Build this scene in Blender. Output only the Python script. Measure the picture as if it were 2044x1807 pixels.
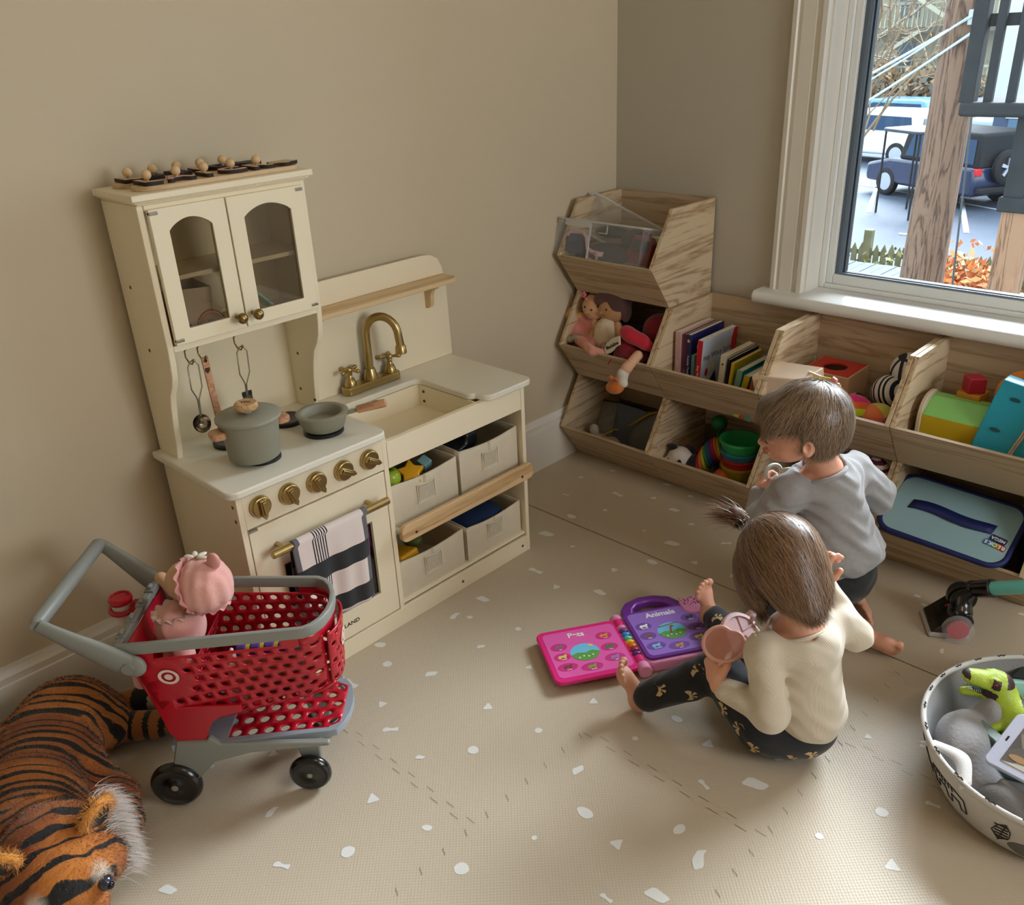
import bpy, math, random
import numpy as np
from mathutils import Vector, Matrix, Euler
sc = bpy.context.scene
for o in list(bpy.data.objects): bpy.data.objects.remove(o)
COL = sc.collection
R = math.radians
random.seed(7); rng = np.random.default_rng(7)

# ---------------- camera ----------------
cam_d = bpy.data.cameras.new('camera'); cam = bpy.data.objects.new('camera', cam_d); COL.objects.link(cam)
CAM = (1.6695, -2.1775, 1.2217); YAW, PITCH, ROLL = R(-44.8818), R(25.4541), R(-2.6999)
fw = Vector((math.sin(YAW)*math.cos(PITCH), math.cos(YAW)*math.cos(PITCH), -math.sin(PITCH)))
rt = Vector((math.cos(YAW), -math.sin(YAW), 0)); up = rt.cross(fw)
r2 = math.cos(ROLL)*rt + math.sin(ROLL)*up; u2 = -math.sin(ROLL)*rt + math.cos(ROLL)*up
M = Matrix((r2, u2, -fw)).transposed().to_4x4(); M.translation = Vector(CAM)
cam.matrix_world = M
cam_d.sensor_width = 36; cam_d.lens = 1734.49/2044*36; cam_d.clip_start = .02; cam_d.clip_end = 300
sc.camera = cam
# ---------------- colour, world, light ----------------
sc.view_settings.view_transform = 'Standard'; sc.view_settings.look = 'None'
sc.view_settings.gamma = 1; sc.view_settings.use_curve_mapping = False
sc.view_settings.exposure = 0.16
sc.cycles.use_denoising = True
try: sc.cycles.denoiser = 'OPENIMAGEDENOISE'
except Exception: pass
sc.cycles.max_bounces = 8; sc.cycles.diffuse_bounces = 4; sc.cycles.glossy_bounces = 3
sc.cycles.transparent_max_bounces = 12; sc.cycles.caustics_reflective = False; sc.cycles.caustics_refractive = False
w = bpy.data.worlds.new('sky'); sc.world = w; w.use_nodes = True
nt = w.node_tree; bg = nt.nodes['Background']
bg.inputs[0].default_value = (.78, .90, 1.0, 1); bg.inputs[1].default_value = 3.7
def light(name, kind, loc, energy, color, size=None, size_y=None, rot=None, portal=False, spread=None):
    d = bpy.data.lights.new(name, kind); d.energy = energy; d.color = color
    if kind == 'AREA':
        d.shape = 'RECTANGLE'; d.size = size; d.size_y = size_y or size
        if spread: d.spread = spread
        if portal: d.cycles.is_portal = True
    elif size: d.shadow_soft_size = size
    o = bpy.data.objects.new(name, d); COL.objects.link(o); o.location = loc
    if rot: o.rotation_euler = rot
    return o
light('daylight_portal', 'AREA', (1.22, .13, 1.25), 1, (1,1,1), 1.06, 1.3, (R(-90),0,0), portal=True)
light('daylight_second_window', 'AREA', (3.40, -.85, 1.30), 20, (1.0, .98, .95), 1.0, 1.25, (0,R(90),0))
sun_d = bpy.data.lights.new('veiled_sun', 'SUN'); sun_d.energy = 21; sun_d.angle = R(48); sun_d.color = (.93, .96, 1.0)
sun_o = bpy.data.objects.new('veiled_sun', sun_d); COL.objects.link(sun_o); sun_o.rotation_euler = (R(-47), 0, R(4))
light('ceiling_lamp_glow', 'POINT', (2.3, -1.6, 2.18), 5.5, (1.0, .70, .42), .12)

# ---------------- materials ----------------
MT = {}
def srgb(c):
    return tuple((x/255/12.92 if x/255 <= .04045 else ((x/255+.055)/1.055)**2.4) for x in c)
def mat(name, col, rough=.5, metal=0, bump=None, var=None, spec=.5, alpha=None, emis=None, sheen=0, coat=0, bstr=.15, trans=0):
    """col in 0-255 sRGB; bump = noise scale; var = (scale, amount) colour mottling"""
    if name in MT: return MT[name]
    m = bpy.data.materials.new(name); m.use_nodes = True; n = m.node_tree; b = n.nodes['Principled BSDF']
    c = srgb(col)
    b.inputs['Base Color'].default_value = (*c, 1); b.inputs['Roughness'].default_value = rough
    b.inputs['Metallic'].default_value = metal; b.inputs['Specular IOR Level'].default_value = spec
    if sheen: b.inputs['Sheen Weight'].default_value = sheen
    if coat: b.inputs['Coat Weight'].default_value = coat; b.inputs['Coat Roughness'].default_value = .1
    if trans: b.inputs['Transmission Weight'].default_value = trans
    if alpha is not None: b.inputs['Alpha'].default_value = alpha
    if emis: b.inputs['Emission Color'].default_value = (*c, 1); b.inputs['Emission Strength'].default_value = emis
    tc = n.nodes.new('ShaderNodeTexCoord')
    if bump:
        no = n.nodes.new('ShaderNodeTexNoise'); no.inputs['Scale'].default_value = bump; no.inputs['Detail'].default_value = 3
        n.links.new(tc.outputs['Object'], no.inputs['Vector'])
        bp = n.nodes.new('ShaderNodeBump'); bp.inputs['Strength'].default_value = bstr; bp.inputs['Distance'].default_value = .002
        n.links.new(no.outputs['Fac'], bp.inputs['Height']); n.links.new(bp.outputs['Normal'], b.inputs['Normal'])
    if var:
        no = n.nodes.new('ShaderNodeTexNoise'); no.inputs['Scale'].default_value = var[0]; no.inputs['Detail'].default_value = 4
        n.links.new(tc.outputs['Object'], no.inputs['Vector'])
        rp = n.nodes.new('ShaderNodeValToRGB'); a = var[1]
        rp.color_ramp.elements[0].position = .3; rp.color_ramp.elements[1].position = .7
        rp.color_ramp.elements[0].color = tuple(max(0, x*(1-a)) for x in c)+(1,); rp.color_ramp.elements[1].color = tuple(min(1, x*(1+a)) for x in c)+(1,)
        n.links.new(no.outputs['Fac'], rp.inputs['Fac']); n.links.new(rp.outputs['Color'], b.inputs['Base Color'])
    MT[name] = m; return m
def wood(name, c1, c2, scale=14, axis='X', rough=.55, stretch=12, dist=3.0, rand=True):
    """grain running along axis"""
    if name in MT: return MT[name]
    m = bpy.data.materials.new(name); m.use_nodes = True; n = m.node_tree; b = n.nodes['Principled BSDF']; b.inputs['Roughness'].default_value = rough
    b.inputs['Specular IOR Level'].default_value = .35
    L = n.links.new
    tc = n.nodes.new('ShaderNodeTexCoord'); mp = n.nodes.new('ShaderNodeMapping')
    s = [1, 1, 1]; s['XYZ'.index(axis)] = 1/stretch
    mp.inputs['Scale'].default_value = s
    oi = n.nodes.new('ShaderNodeObjectInfo'); mu = n.nodes.new('ShaderNodeVectorMath'); mu.operation = 'SCALE'; mu.inputs[0].default_value = (3.1, 5.7, 9.3)
    L(oi.outputs['Random'], mu.inputs['Scale']); ad = n.nodes.new('ShaderNodeVectorMath')
    L(tc.outputs['Object'], ad.inputs[0])
    if rand: L(mu.outputs[0], ad.inputs[1])
    L(ad.outputs[0], mp.inputs['Vector'])
    no = n.nodes.new('ShaderNodeTexNoise'); no.inputs['Scale'].default_value = scale; no.inputs['Detail'].default_value = 5; no.inputs['Distortion'].default_value = .6
    L(mp.outputs[0], no.inputs['Vector'])
    mr = n.nodes.new('ShaderNodeMath'); mr.operation = 'MULTIPLY'; mr.inputs[1].default_value = dist*2.2; L(no.outputs['Fac'], mr.inputs[0])
    fr = n.nodes.new('ShaderNodeMath'); fr.operation = 'PINGPONG'; fr.inputs[1].default_value = .5; L(mr.outputs[0], fr.inputs[0])
    n2 = n.nodes.new('ShaderNodeTexNoise'); n2.inputs['Scale'].default_value = scale*22; n2.inputs['Detail'].default_value = 2
    L(mp.outputs[0], n2.inputs['Vector'])
    mx = n.nodes.new('ShaderNodeMath'); mx.operation = 'MULTIPLY_ADD'; mx.inputs[1].default_value = 1.5; L(fr.outputs[0], mx.inputs[0])
    m3 = n.nodes.new('ShaderNodeMath'); m3.operation = 'MULTIPLY_ADD'; m3.inputs[1].default_value = .7; m3.inputs[2].default_value = -.3; L(n2.outputs['Fac'], m3.inputs[0]); L(m3.outputs[0], mx.inputs[2])
    rp = n.nodes.new('ShaderNodeValToRGB'); L(mx.outputs[0], rp.inputs['Fac'])
    rp.color_ramp.elements[0].color = (*srgb(c2), 1); rp.color_ramp.elements[1].color = (*srgb(c1), 1)
    rp.color_ramp.elements[0].position = .02; rp.color_ramp.elements[1].position = .42
    L(rp.outputs[0], b.inputs['Base Color']); MT[name] = m; return m
def glass(name, tint=(255,255,255), refl=.12, rough=.02):
    """thin pane: transparent with a fresnel reflection"""
    if name in MT: return MT[name]
    m = bpy.data.materials.new(name); m.use_nodes = True; n = m.node_tree; n.nodes.clear(); L = n.links.new
    out = n.nodes.new('ShaderNodeOutputMaterial'); mx = n.nodes.new('ShaderNodeMixShader'); tr = n.nodes.new('ShaderNodeBsdfTransparent'); gl = n.nodes.new('ShaderNodeBsdfGlossy')
    tr.inputs[0].default_value = (*srgb(tint), 1); gl.inputs['Roughness'].default_value = rough
    lw = n.nodes.new('ShaderNodeFresnel'); lw.inputs[0].default_value = 1.45
    mm = n.nodes.new('ShaderNodeMath'); mm.operation = 'ADD'; mm.inputs[1].default_value = refl-.04; mm.use_clamp = True; L(lw.outputs[0], mm.inputs[0])
    L(mm.outputs[0], mx.inputs[0]); L(tr.outputs[0], mx.inputs[1]); L(gl.outputs[0], mx.inputs[2]); L(mx.outputs[0], out.inputs[0])
    MT[name] = m; return m
def frost(name, col, alpha, rough=.35):
    return mat(name, col, rough, alpha=alpha)

# ---------------- object helpers ----------------
def xf(o):
    return Matrix.Translation(o.location) @ o.rotation_euler.to_matrix().to_4x4()
def tag(o, label=None, cat=None, group=None, kind=None):
    if label: o['label'] = label
    if cat: o['category'] = cat
    if group: o['group'] = group
    if kind: o['kind'] = kind
    return o
def thing(name, label, cat, loc=(0,0,0), rot=(0,0,0), group=None, kind=None):
    o = bpy.data.objects.new(name, None); COL.objects.link(o); o.location = loc
    o.rotation_euler = Matrix(rot.tolist()).to_euler() if isinstance(rot, np.ndarray) else (rot if not isinstance(rot, (int, float)) else (0, 0, rot))
    o.empty_display_size = .02
    return tag(o, label, cat, group, kind)
def copy_tree(o, parent=None):
    c = o.copy(); COL.objects.link(c); c.parent = parent
    for ch in [x for x in bpy.data.objects if x.parent == o]: copy_tree(ch, c)
    return c
def make(name, V, F, mats, parent=None, world=False, fm=None, smooth=35, bevel=0, seg=2, solid=0, attrs=None, off=-1):
    """link one mesh object; world=True: V are world coordinates"""
    V = np.asarray(V, float)
    if world and parent is not None:
        P = parent; mtx = Matrix.Identity(4); ch = []
        while P is not None: ch.append(P); P = P.parent
        for q in reversed(ch): mtx = mtx @ xf(q)
        A = np.array(mtx.inverted()); V = V @ A[:3,:3].T + A[:3,3]
    me = bpy.data.meshes.new(name); me.from_pydata(V.tolist(), [], F if isinstance(F, list) else F.tolist()); me.update()
    if not isinstance(mats, (list, tuple)): mats = [mats]
    for m in mats: me.materials.append(m)
    if fm is not None: me.polygons.foreach_set('material_index', np.asarray(fm, dtype=np.int32))
    if smooth:
        me.polygons.foreach_set('use_smooth', [True]*len(me.polygons))
        if smooth < 180: me.set_sharp_from_angle(angle=R(smooth))
    if attrs:
        for k, a in attrs.items():
            a = np.asarray(a, float)
            if a.ndim == 1: at = me.attributes.new(k, 'FLOAT', 'POINT'); at.data.foreach_set('value', a)
            else: at = me.attributes.new(k, 'FLOAT_VECTOR', 'POINT'); at.data.foreach_set('vector', a.ravel())
    o = bpy.data.objects.new(name, me); COL.objects.link(o)
    if parent is not None: o.parent = parent
    if solid:
        s = o.modifiers.new('solid', 'SOLIDIFY'); s.thickness = solid; s.offset = off
    if bevel:
        b = o.modifiers.new('bevel', 'BEVEL'); b.width = bevel; b.segments = seg; b.limit_method = 'ANGLE'; b.angle_limit = R(40); b.harden_normals = False
    return o
class MB:
    def __init__(s): s.V = []; s.F = []; s.M = []; s.mi = 0
    def add(s, V, F, mi=None):
        n = len(s.V); s.V += [tuple(map(float, v)) for v in V]; s.F += [tuple(int(i)+n for i in f) for f in F]; s.M += [s.mi if mi is None else mi]*len(F); return s
    def box(s, x0, x1, y0, y1, z0, z1, mi=None, T=None):
        V = [(x,y,z) for z in (z0,z1) for y in (y0,y1) for x in (x0,x1)]
        if T is not None: V = [T @ Vector(v) for v in V]
        return s.add(V, [(0,2,3,1),(4,5,7,6),(0,1,5,4),(2,6,7,3),(0,4,6,2),(1,3,7,5)], mi)
    def bar(s, a, b, w, h=None, mi=None, up=(0,0,1)):
        a = Vector(a); b = Vector(b); h = h or w; d = (b-a).normalized(); x = d.cross(Vector(up))
        if x.length < 1e-4: x = d.cross(Vector((1,0,0)))
        x.normalize(); y = x.cross(d)
        V = [p + x*sx*w/2 + y*sy*h/2 for p in (a,b) for sx,sy in ((-1,-1),(1,-1),(1,1),(-1,1))]
        return s.add(V, [(0,3,2,1),(4,5,6,7),(0,1,5,4),(1,2,6,5),(2,3,7,6),(3,0,4,7)], mi)
    def tube(s, pts, r, n=10, cap=True, mi=None, closed=False, flat=1.0, up=None):
        P = [Vector(p) for p in pts]; m = len(P); rs = r if isinstance(r, (list, tuple, np.ndarray)) else [r]*m
        V = []; prev = Vector(up) if up else None
        for i in range(m):
            if closed: d = P[(i+1)%m]-P[i-1]
            else: d = P[min(i+1,m-1)]-P[max(i-1,0)]
            d.normalize()
            if prev is None: prev = Vector((0,0,1)) if abs(d.z) < .9 else Vector((1,0,0))
            x = prev - d*prev.dot(d)
            if x.length < 1e-5: x = d.orthogonal()
            x.normalize(); prev = x; y = d.cross(x)
            for k in range(n):
                a = 2*math.pi*k/n; V.append(P[i] + x*math.cos(a)*rs[i]*flat + y*math.sin(a)*rs[i])
        F = []
        for i in range(m if closed else m-1):
            j = (i+1) % m
            for k in range(n):
                k2 = (k+1) % n; F.append((i*n+k, i*n+k2, j*n+k2, j*n+k))
        if cap and not closed: F.append(tuple(range(n-1,-1,-1))); F.append(tuple((m-1)*n+k for k in range(n)))
        return s.add(V, F, mi)
    def cyl(s, a, b, r, r2=None, n=20, mi=None): return s.tube([a,b], [r, r if r2 is None else r2], n, mi=mi)
    def lathe(s, prof, n=32, c=(0,0,0), mi=None, T=None):
        """prof: (radius, z)"""
        V = []; F = []; m = len(prof)
        for (r,z) in prof:
            for k in range(n):
                a = 2*math.pi*k/n; V.append(Vector((r*math.cos(a), r*math.sin(a), z)))
        if T is not None: V = [T @ v for v in V]
        V = [v+Vector(c) for v in V]
        for i in range(m-1):
            for k in range(n):
                k2 = (k+1)%n; F.append((i*n+k, i*n+k2, (i+1)*n+k2, (i+1)*n+k))
        if prof[0][0] > 1e-6: F.append(tuple(range(n-1,-1,-1)))
        if prof[-1][0] > 1e-6: F.append(tuple((m-1)*n+k for k in range(n)))
        return s.add(V, F, mi)
    def ell(s, c, r, n=16, m=10, mi=None, T=None):
        if isinstance(r, (int,float)): r = (r,r,r)
        V = []; F = []
        for i in range(m+1):
            t = math.pi*i/m
            for k in range(n):
                a = 2*math.pi*k/n; V.append(Vector((r[0]*math.sin(t)*math.cos(a), r[1]*math.sin(t)*math.sin(a), -r[2]*math.cos(t))))
        if T is not None: V = [T @ v for v in V]
        V = [v+Vector(c) for v in V]
        for i in range(m):
            for k in range(n):
                k2 = (k+1)%n; F.append((i*n+k, i*n+k2, (i+1)*n+k2, (i+1)*n+k))
        return s.add(V, F, mi)
    def prism(s, poly, h0, h1, axis='z', mi=None, T=None):
        """poly: 2D points in the plane normal to axis (x: (y,z), y: (x,z), z: (x,y)); concave allowed (ngon)"""
        def p3(p,h): return {'x':(h,p[0],p[1]),'y':(p[0],h,p[1]),'z':(p[0],p[1],h)}[axis]
        n = len(poly); V = [Vector(p3(p,h0)) for p in poly]+[Vector(p3(p,h1)) for p in poly]
        if T is not None: V = [T @ v for v in V]
        return s.add(V, [tuple(range(n-1,-1,-1)), tuple(range(n,2*n))]+[(i,(i+1)%n,n+(i+1)%n,n+i) for i in range(n)], mi)
    def holed(s, outer, inner, h0, h1, axis='z', mi=None):
        """plate with one hole; both loops the same count, matched by index"""
        def p3(p,h): return {'x':(h,p[0],p[1]),'y':(p[0],h,p[1]),'z':(p[0],p[1],h)}[axis]
        n = len(outer); V = [p3(p,h0) for p in outer]+[p3(p,h0) for p in inner]+[p3(p,h1) for p in outer]+[p3(p,h1) for p in inner]
        F = []
        for i in range(n):
            j = (i+1)%n
            F += [(i,n+i,n+j,j),(2*n+i,2*n+j,3*n+j,3*n+i),(i,j,2*n+j,2*n+i),(n+i,3*n+i,3*n+j,n+j)]
        return s.add(V, F, mi)
    def build(s, name, mats, parent=None, world=False, **k):
        multi = isinstance(mats, (list, tuple)) and len(mats) > 1
        return make(name, s.V, s.F, mats, parent, world, fm=s.M if multi else None, **k)
def rrect(x0, x1, y0, y1, r, n=5):
    P = []
    for cx, cy, a0 in ((x1-r,y0+r,-90),(x1-r,y1-r,0),(x0+r,y1-r,90),(x0+r,y0+r,180)):
        for k in range(n+1):
            a = R(a0+90*k/n); P.append((cx+r*math.cos(a), cy+r*math.sin(a)))
    return P
def txt(name, body, size, mt, parent, loc, rot=(0,0,0), depth=.0003, font=None, xs=1.0, align='CENTER', bold=0, world=False):
    cu = bpy.data.curves.new(name, 'FONT'); cu.body = body; cu.size = size; cu.extrude = depth; cu.align_x = align; cu.align_y = 'CENTER'; cu.offset = bold
    o = bpy.data.objects.new(name, cu); COL.objects.link(o)
    dg = bpy.context.evaluated_depsgraph_get(); me = bpy.data.meshes.new_from_object(o.evaluated_get(dg))
    bpy.data.objects.remove(o); me.materials.clear(); me.materials.append(mt)
    q = bpy.data.objects.new(name, me); COL.objects.link(q)
    mtx = (rot.to_4x4() if isinstance(rot, Matrix) else Euler(rot).to_matrix().to_4x4()); mtx = Matrix.Translation(loc) @ mtx @ Matrix.Scale(xs, 4, (1,0,0))
    if world and parent is not None: mtx = xf(parent).inverted() @ mtx
    me.transform(mtx)
    if parent is not None: q.parent = parent
    return q
# ---- signed-distance modelling: smooth unions turned into one continuous surface ----
def sd_cap(P, a, b, r1, r2):
    a = np.array(a, float); b = np.array(b, float); ba = b-a; h = np.clip(((P-a)@ba)/max(ba@ba, 1e-12), 0, 1)
    return np.linalg.norm(P-a-h[:,None]*ba, axis=1)-(r1+(r2-r1)*h)
def sd_ell(P, c, r, rot=None):
    q = P-np.array(c, float)
    if rot is not None: q = q @ np.array(Euler([R(v) for v in rot]).to_matrix())
    r = np.array(r, float); k0 = np.linalg.norm(q/r, axis=1); k1 = np.linalg.norm(q/(r*r), axis=1)
    return k0*(k0-1)/np.maximum(k1, 1e-9)
def sd_box(P, c, b, rr, rot=None):
    q = P-np.array(c, float)
    if rot is not None: q = q @ np.array(Euler([R(v) for v in rot]).to_matrix())
    d = np.abs(q)-np.array(b)+rr
    return np.linalg.norm(np.maximum(d, 0), axis=1)+np.minimum(d.max(axis=1), 0)-rr
def sdf(P, prims):
    D = np.full(len(P), 1e3)
    for pr in prims:
        kind, args, k = pr[0], pr[1], pr[2]; op = pr[3] if len(pr) > 3 else '+'
        if kind == 'g':      # group: (rotation matrix with local axes as columns, origin, prims, bounding radius)
            q = P-np.array(args[1]); near = np.linalg.norm(q, axis=1) < args[3]*1.15+.03; d = np.linalg.norm(q, axis=1)-args[3]+.004; sc_ = np.linalg.norm(args[0][:,0])
            if near.any(): d[near] = sc_*sdf(q[near] @ args[0]/(sc_*sc_), args[2])
        else: d = {'c': sd_cap, 'e': sd_ell, 'b': sd_box}[kind](P, *args)
        if op == '+':
            if k > 0: h = np.clip(.5+.5*(D-d)/k, 0, 1); D = D*(1-h)+d*h-k*h*(1-h)
            else: D = np.minimum(D, d)
        elif op == '-':
            if k > 0: h = np.clip(.5-.5*(D+d)/k, 0, 1); D = D*(1-h)+(-d)*h+k*h*(1-h)
            else: D = np.maximum(D, -d)
        elif op == '&':
            if k > 0: h = np.clip(.5-.5*(D-d)/k, 0, 1); D = D*(1-h)+d*h+k*h*(1-h)
            else: D = np.maximum(D, d)
    return D
def C(a, b, r1, r2=None, k=.01, op='+'): return ('c', (a, b, r1, r1 if r2 is None else r2), k, op)
def S(c, r, k=.01, op='+'): return ('c', (c, c, r, r), k, op)
def E(c, r, k=.01, rot=None, op='+'): return ('e', (c, r, rot), k, op)
def B(c, b, rr, k=.01, rot=None, op='+'): return ('b', (c, b, rr, rot), k, op)
def G(Rm, c, prims, rad, k=.01, op='+'): return ('g', (Rm, np.array(c, float), prims, rad), k, op)
def frame(f, u):
    """columns: forward, left, up"""
    f = np.array(f, float); f /= np.linalg.norm(f); u = np.array(u, float); l = np.cross(u, f); l /= np.linalg.norm(l); return np.stack([f, l, np.cross(f, l)], 1)
def surf(f, lo, hi, h):
    lo = np.array(lo, float); n = np.ceil((np.array(hi)-lo)/h).astype(int)+1
    ax = [lo[i]+h*np.arange(n[i]) for i in range(3)]
    bs = 8; nb = -(-n//bs); D = np.empty(tuple(nb*bs)); hb = h*bs
    I0 = np.stack(np.meshgrid(*[np.arange(q) for q in nb], indexing='ij'), -1).reshape(-1, 3)
    dc = f(lo+h*(I0*bs+(bs-1)/2)); act_ = np.abs(dc) < hb*1.25+.004
    O = np.stack(np.meshgrid(*[np.arange(bs)]*3, indexing='ij'), -1).reshape(-1, 3)
    Dv = D.reshape(nb[0],bs,nb[1],bs,nb[2],bs).transpose(0,2,4,1,3,5)
    Dv[...] = np.where(dc < 0, -1., 1.).reshape(*nb,1,1,1)
    for s0 in range(0, act_.sum(), 2000):
        Ia = I0[act_][s0:s0+2000]; Pp = (lo+h*(Ia[:,None,:]*bs+O[None])).reshape(-1, 3)
        Dv[Ia[:,0],Ia[:,1],Ia[:,2]] = f(Pp).reshape(-1,bs,bs,bs)
    D = D[:n[0],:n[1],:n[2]]; ins = D < 0
    c = n-1; acc = np.zeros((*c, 3)); cnt = np.zeros(c)
    sl = lambda o: tuple(slice(o[i], o[i]+c[i]) for i in range(3))
    cor = [(i,j,k) for i in (0,1) for j in (0,1) for k in (0,1)]
    for a in cor:
        for ax_ in range(3):
            if a[ax_] == 1: continue
            b = list(a); b[ax_] = 1
            da, db = D[sl(a)], D[sl(b)]; m = (da < 0) != (db < 0)
            t = np.where(m, da/np.where(np.abs(da-db) < 1e-12, 1, da-db), 0)
            p = np.zeros((*c, 3)); 
            for q in range(3): p[..., q] = a[q]
            p[..., ax_] = t
            acc += p*m[..., None]; cnt += m
    act = cnt > 0; idx = -np.ones(c, int); idx[act] = np.arange(act.sum())
    I = np.argwhere(act); V = lo+h*(I+acc[act]/cnt[act][:, None])
    F = []
    for ax_ in range(3):
        o1, o2 = [(1,2),(2,0),(0,1)][ax_]
        A = [slice(None)]*3; Bn = [slice(None)]*3; A[ax_] = slice(0,-1); Bn[ax_] = slice(1,None)
        e = ins[tuple(A)] != ins[tuple(Bn)]; E_ = np.argwhere(e); 
        E_ = E_[(E_[:,o1] > 0) & (E_[:,o2] > 0) & (E_[:,o1] < c[o1]) & (E_[:,o2] < c[o2])]
        if not len(E_): continue
        def g(d1, d2):
            q = E_.copy(); q[:,o1] += d1; q[:,o2] += d2; return idx[q[:,0], q[:,1], q[:,2]]
        Q = np.stack([g(-1,-1), g(0,-1), g(0,0), g(-1,0)], 1)
        s = ins[E_[:,0], E_[:,1], E_[:,2]]; Q[~s] = Q[~s][:, ::-1]; F.append(Q)
    F = np.concatenate(F); F = F[(F >= 0).all(1)]
    return V, F
def blob(name, prims, h, mats, parent=None, world=True, pad=.012, matfn=None, relax=1, disp=None, ret=False, smooth=180, attrs=None):
    lo = np.full(3, 1e9); hi = -lo
    for pr in prims:
        if len(pr) > 3 and pr[3] != '+': continue
        a = pr[1]
        if pr[0] == 'c': pts = [np.array(a[0])-a[2], np.array(a[0])+a[2], np.array(a[1])-a[3], np.array(a[1])+a[3]]
        elif pr[0] == 'g': pts = [np.array(a[1])-a[3], np.array(a[1])+a[3]]
        elif pr[0] == 'e': r = max(a[1]) if a[2] else np.array(a[1]); pts = [np.array(a[0])-r, np.array(a[0])+r]
        else: r = np.linalg.norm(a[1]) if a[3] else np.array(a[1]); pts = [np.array(a[0])-r, np.array(a[0])+r]
        lo = np.minimum(lo, np.min(pts, 0)); hi = np.maximum(hi, np.max(pts, 0))
    f = (lambda P: sdf(P, prims)) if disp is None else (lambda P: sdf(P, prims)+disp(P))
    V, F = surf(f, lo-pad, hi+pad, h)
    # pull vertices onto the surface, averaging a little for smoothness
    for _ in range(relax):
        ed = np.concatenate([F[:, [0,1]], F[:, [1,2]], F[:, [2,3]], F[:, [3,0]]]); s = np.zeros_like(V); n = np.zeros(len(V))
        np.add.at(s, ed[:,0], V[ed[:,1]]); np.add.at(n, ed[:,0], 1); np.add.at(s, ed[:,1], V[ed[:,0]]); np.add.at(n, ed[:,1], 1)
        V = V*.4+.6*s/np.maximum(n,1)[:,None]
        e = h*.5; d = f(V); g = np.stack([(f(V+np.eye(3)[i]*e)-d)/e for i in range(3)], 1)
        V = V-g*(d/np.maximum((g*g).sum(1), 1e-6))[:,None]
    if ret: return V, F
    fm = None
    if matfn is not None: fm = matfn(V[F].mean(1))
    at = {k: fn(V) for k, fn in attrs.items()} if attrs else None
    return make(name, V, F, mats, parent, world, fm=fm, smooth=smooth, attrs=at)
def normals(V, F):
    n = np.cross(V[F[:,2]]-V[F[:,0]], V[F[:,3]]-V[F[:,1]]); N = np.zeros_like(V)
    for i in range(4): np.add.at(N, F[:,i], n)
    return N/np.maximum(np.linalg.norm(N, axis=1), 1e-12)[:,None]
def strands(roots, dirs, length, width, nseg=5, bend=None, side=None):
    """ribbons; roots (n,3), dirs (n,3), bend: fn(t, roots) -> offset (n,3)"""
    n = len(roots); V = []; L_ = np.broadcast_to(length, (n,))[:,None]
    if side is None:
        side = np.cross(dirs, rng.normal(size=(n,3))); side /= np.maximum(np.linalg.norm(side, axis=1), 1e-9)[:,None]
    for i in range(nseg+1):
        t = i/nseg; c = roots+dirs*L_*t
        if bend is not None: c = c+bend(t, roots)*L_
        wd = width*(1-.85*t)
        V += [c-side*wd/2, c+side*wd/2]
    V = np.stack(V, 1).reshape(-1, 3); m = 2*(nseg+1); base = (np.arange(n)*m)[:,None]
    F = np.concatenate([base+np.array([[2*i, 2*i+1, 2*i+3, 2*i+2]]) for i in range(nseg)], 0)
    return V, F, np.repeat(rng.random(n), m)
# ================= the room =================
def noise_col(m, scale, c1, c2, bump_scale=None, bstr=.1, rough=.8):
    n = m.node_tree; b = n.nodes['Principled BSDF']; L = n.links.new
    return n, b, L
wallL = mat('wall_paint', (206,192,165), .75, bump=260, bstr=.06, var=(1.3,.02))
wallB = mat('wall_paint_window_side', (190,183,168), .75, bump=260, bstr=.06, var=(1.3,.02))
white = mat('trim_paint', (232,228,218), .32, bump=60, bstr=.02)
ceilm = mat('ceiling_paint', (235,230,220), .9)
SX, SY, SZ = 3.3, -3.4, 2.45
def st(o): o['kind'] = 'structure'; return o
# floor: foam mat with printed chips and interlocking seams, all in one mesh
def floor_mat():
    m = mat('foam_mat', (196,182,160), .42, spec=.45); n = m.node_tree; b = n.nodes['Principled BSDF']; L = n.links.new
    tc = n.nodes.new('ShaderNodeTexCoord'); mp = n.nodes.new('ShaderNodeMapping'); mp.inputs['Rotation'].default_value = (0,0,R(45)); L(tc.outputs['Object'], mp.inputs[0])
    ch = n.nodes.new('ShaderNodeTexVoronoi'); ch.inputs['Scale'].default_value = 190; ch.inputs['Randomness'].default_value = .15; L(mp.outputs[0], ch.inputs['Vector'])
    bp = n.nodes.new('ShaderNodeBump'); bp.inputs['Strength'].default_value = .5; bp.inputs['Distance'].default_value = .0012
    L(ch.outputs['Distance'], bp.inputs['Height']); L(bp.outputs[0], b.inputs['Normal'])
    no = n.nodes.new('ShaderNodeTexNoise'); no.inputs['Scale'].default_value = 3; L(tc.outputs['Object'], no.inputs[0])
    mr = n.nodes.new('ShaderNodeMapRange'); mr.inputs['To Min'].default_value = .36; mr.inputs['To Max'].default_value = .5; L(no.outputs[0], mr.inputs[0]); L(mr.outputs[0], b.inputs['Roughness'])
    return m
fmat = floor_mat(); chipm = mat('foam_chip_white', (226,226,222), .5, bump=500, bstr=.2); seamm = mat('foam_seam_dark', (104,90,72), .8)
fl = MB(); fl.box(-.1, SX, SY, .12, -.05, 0, 0)
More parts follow.
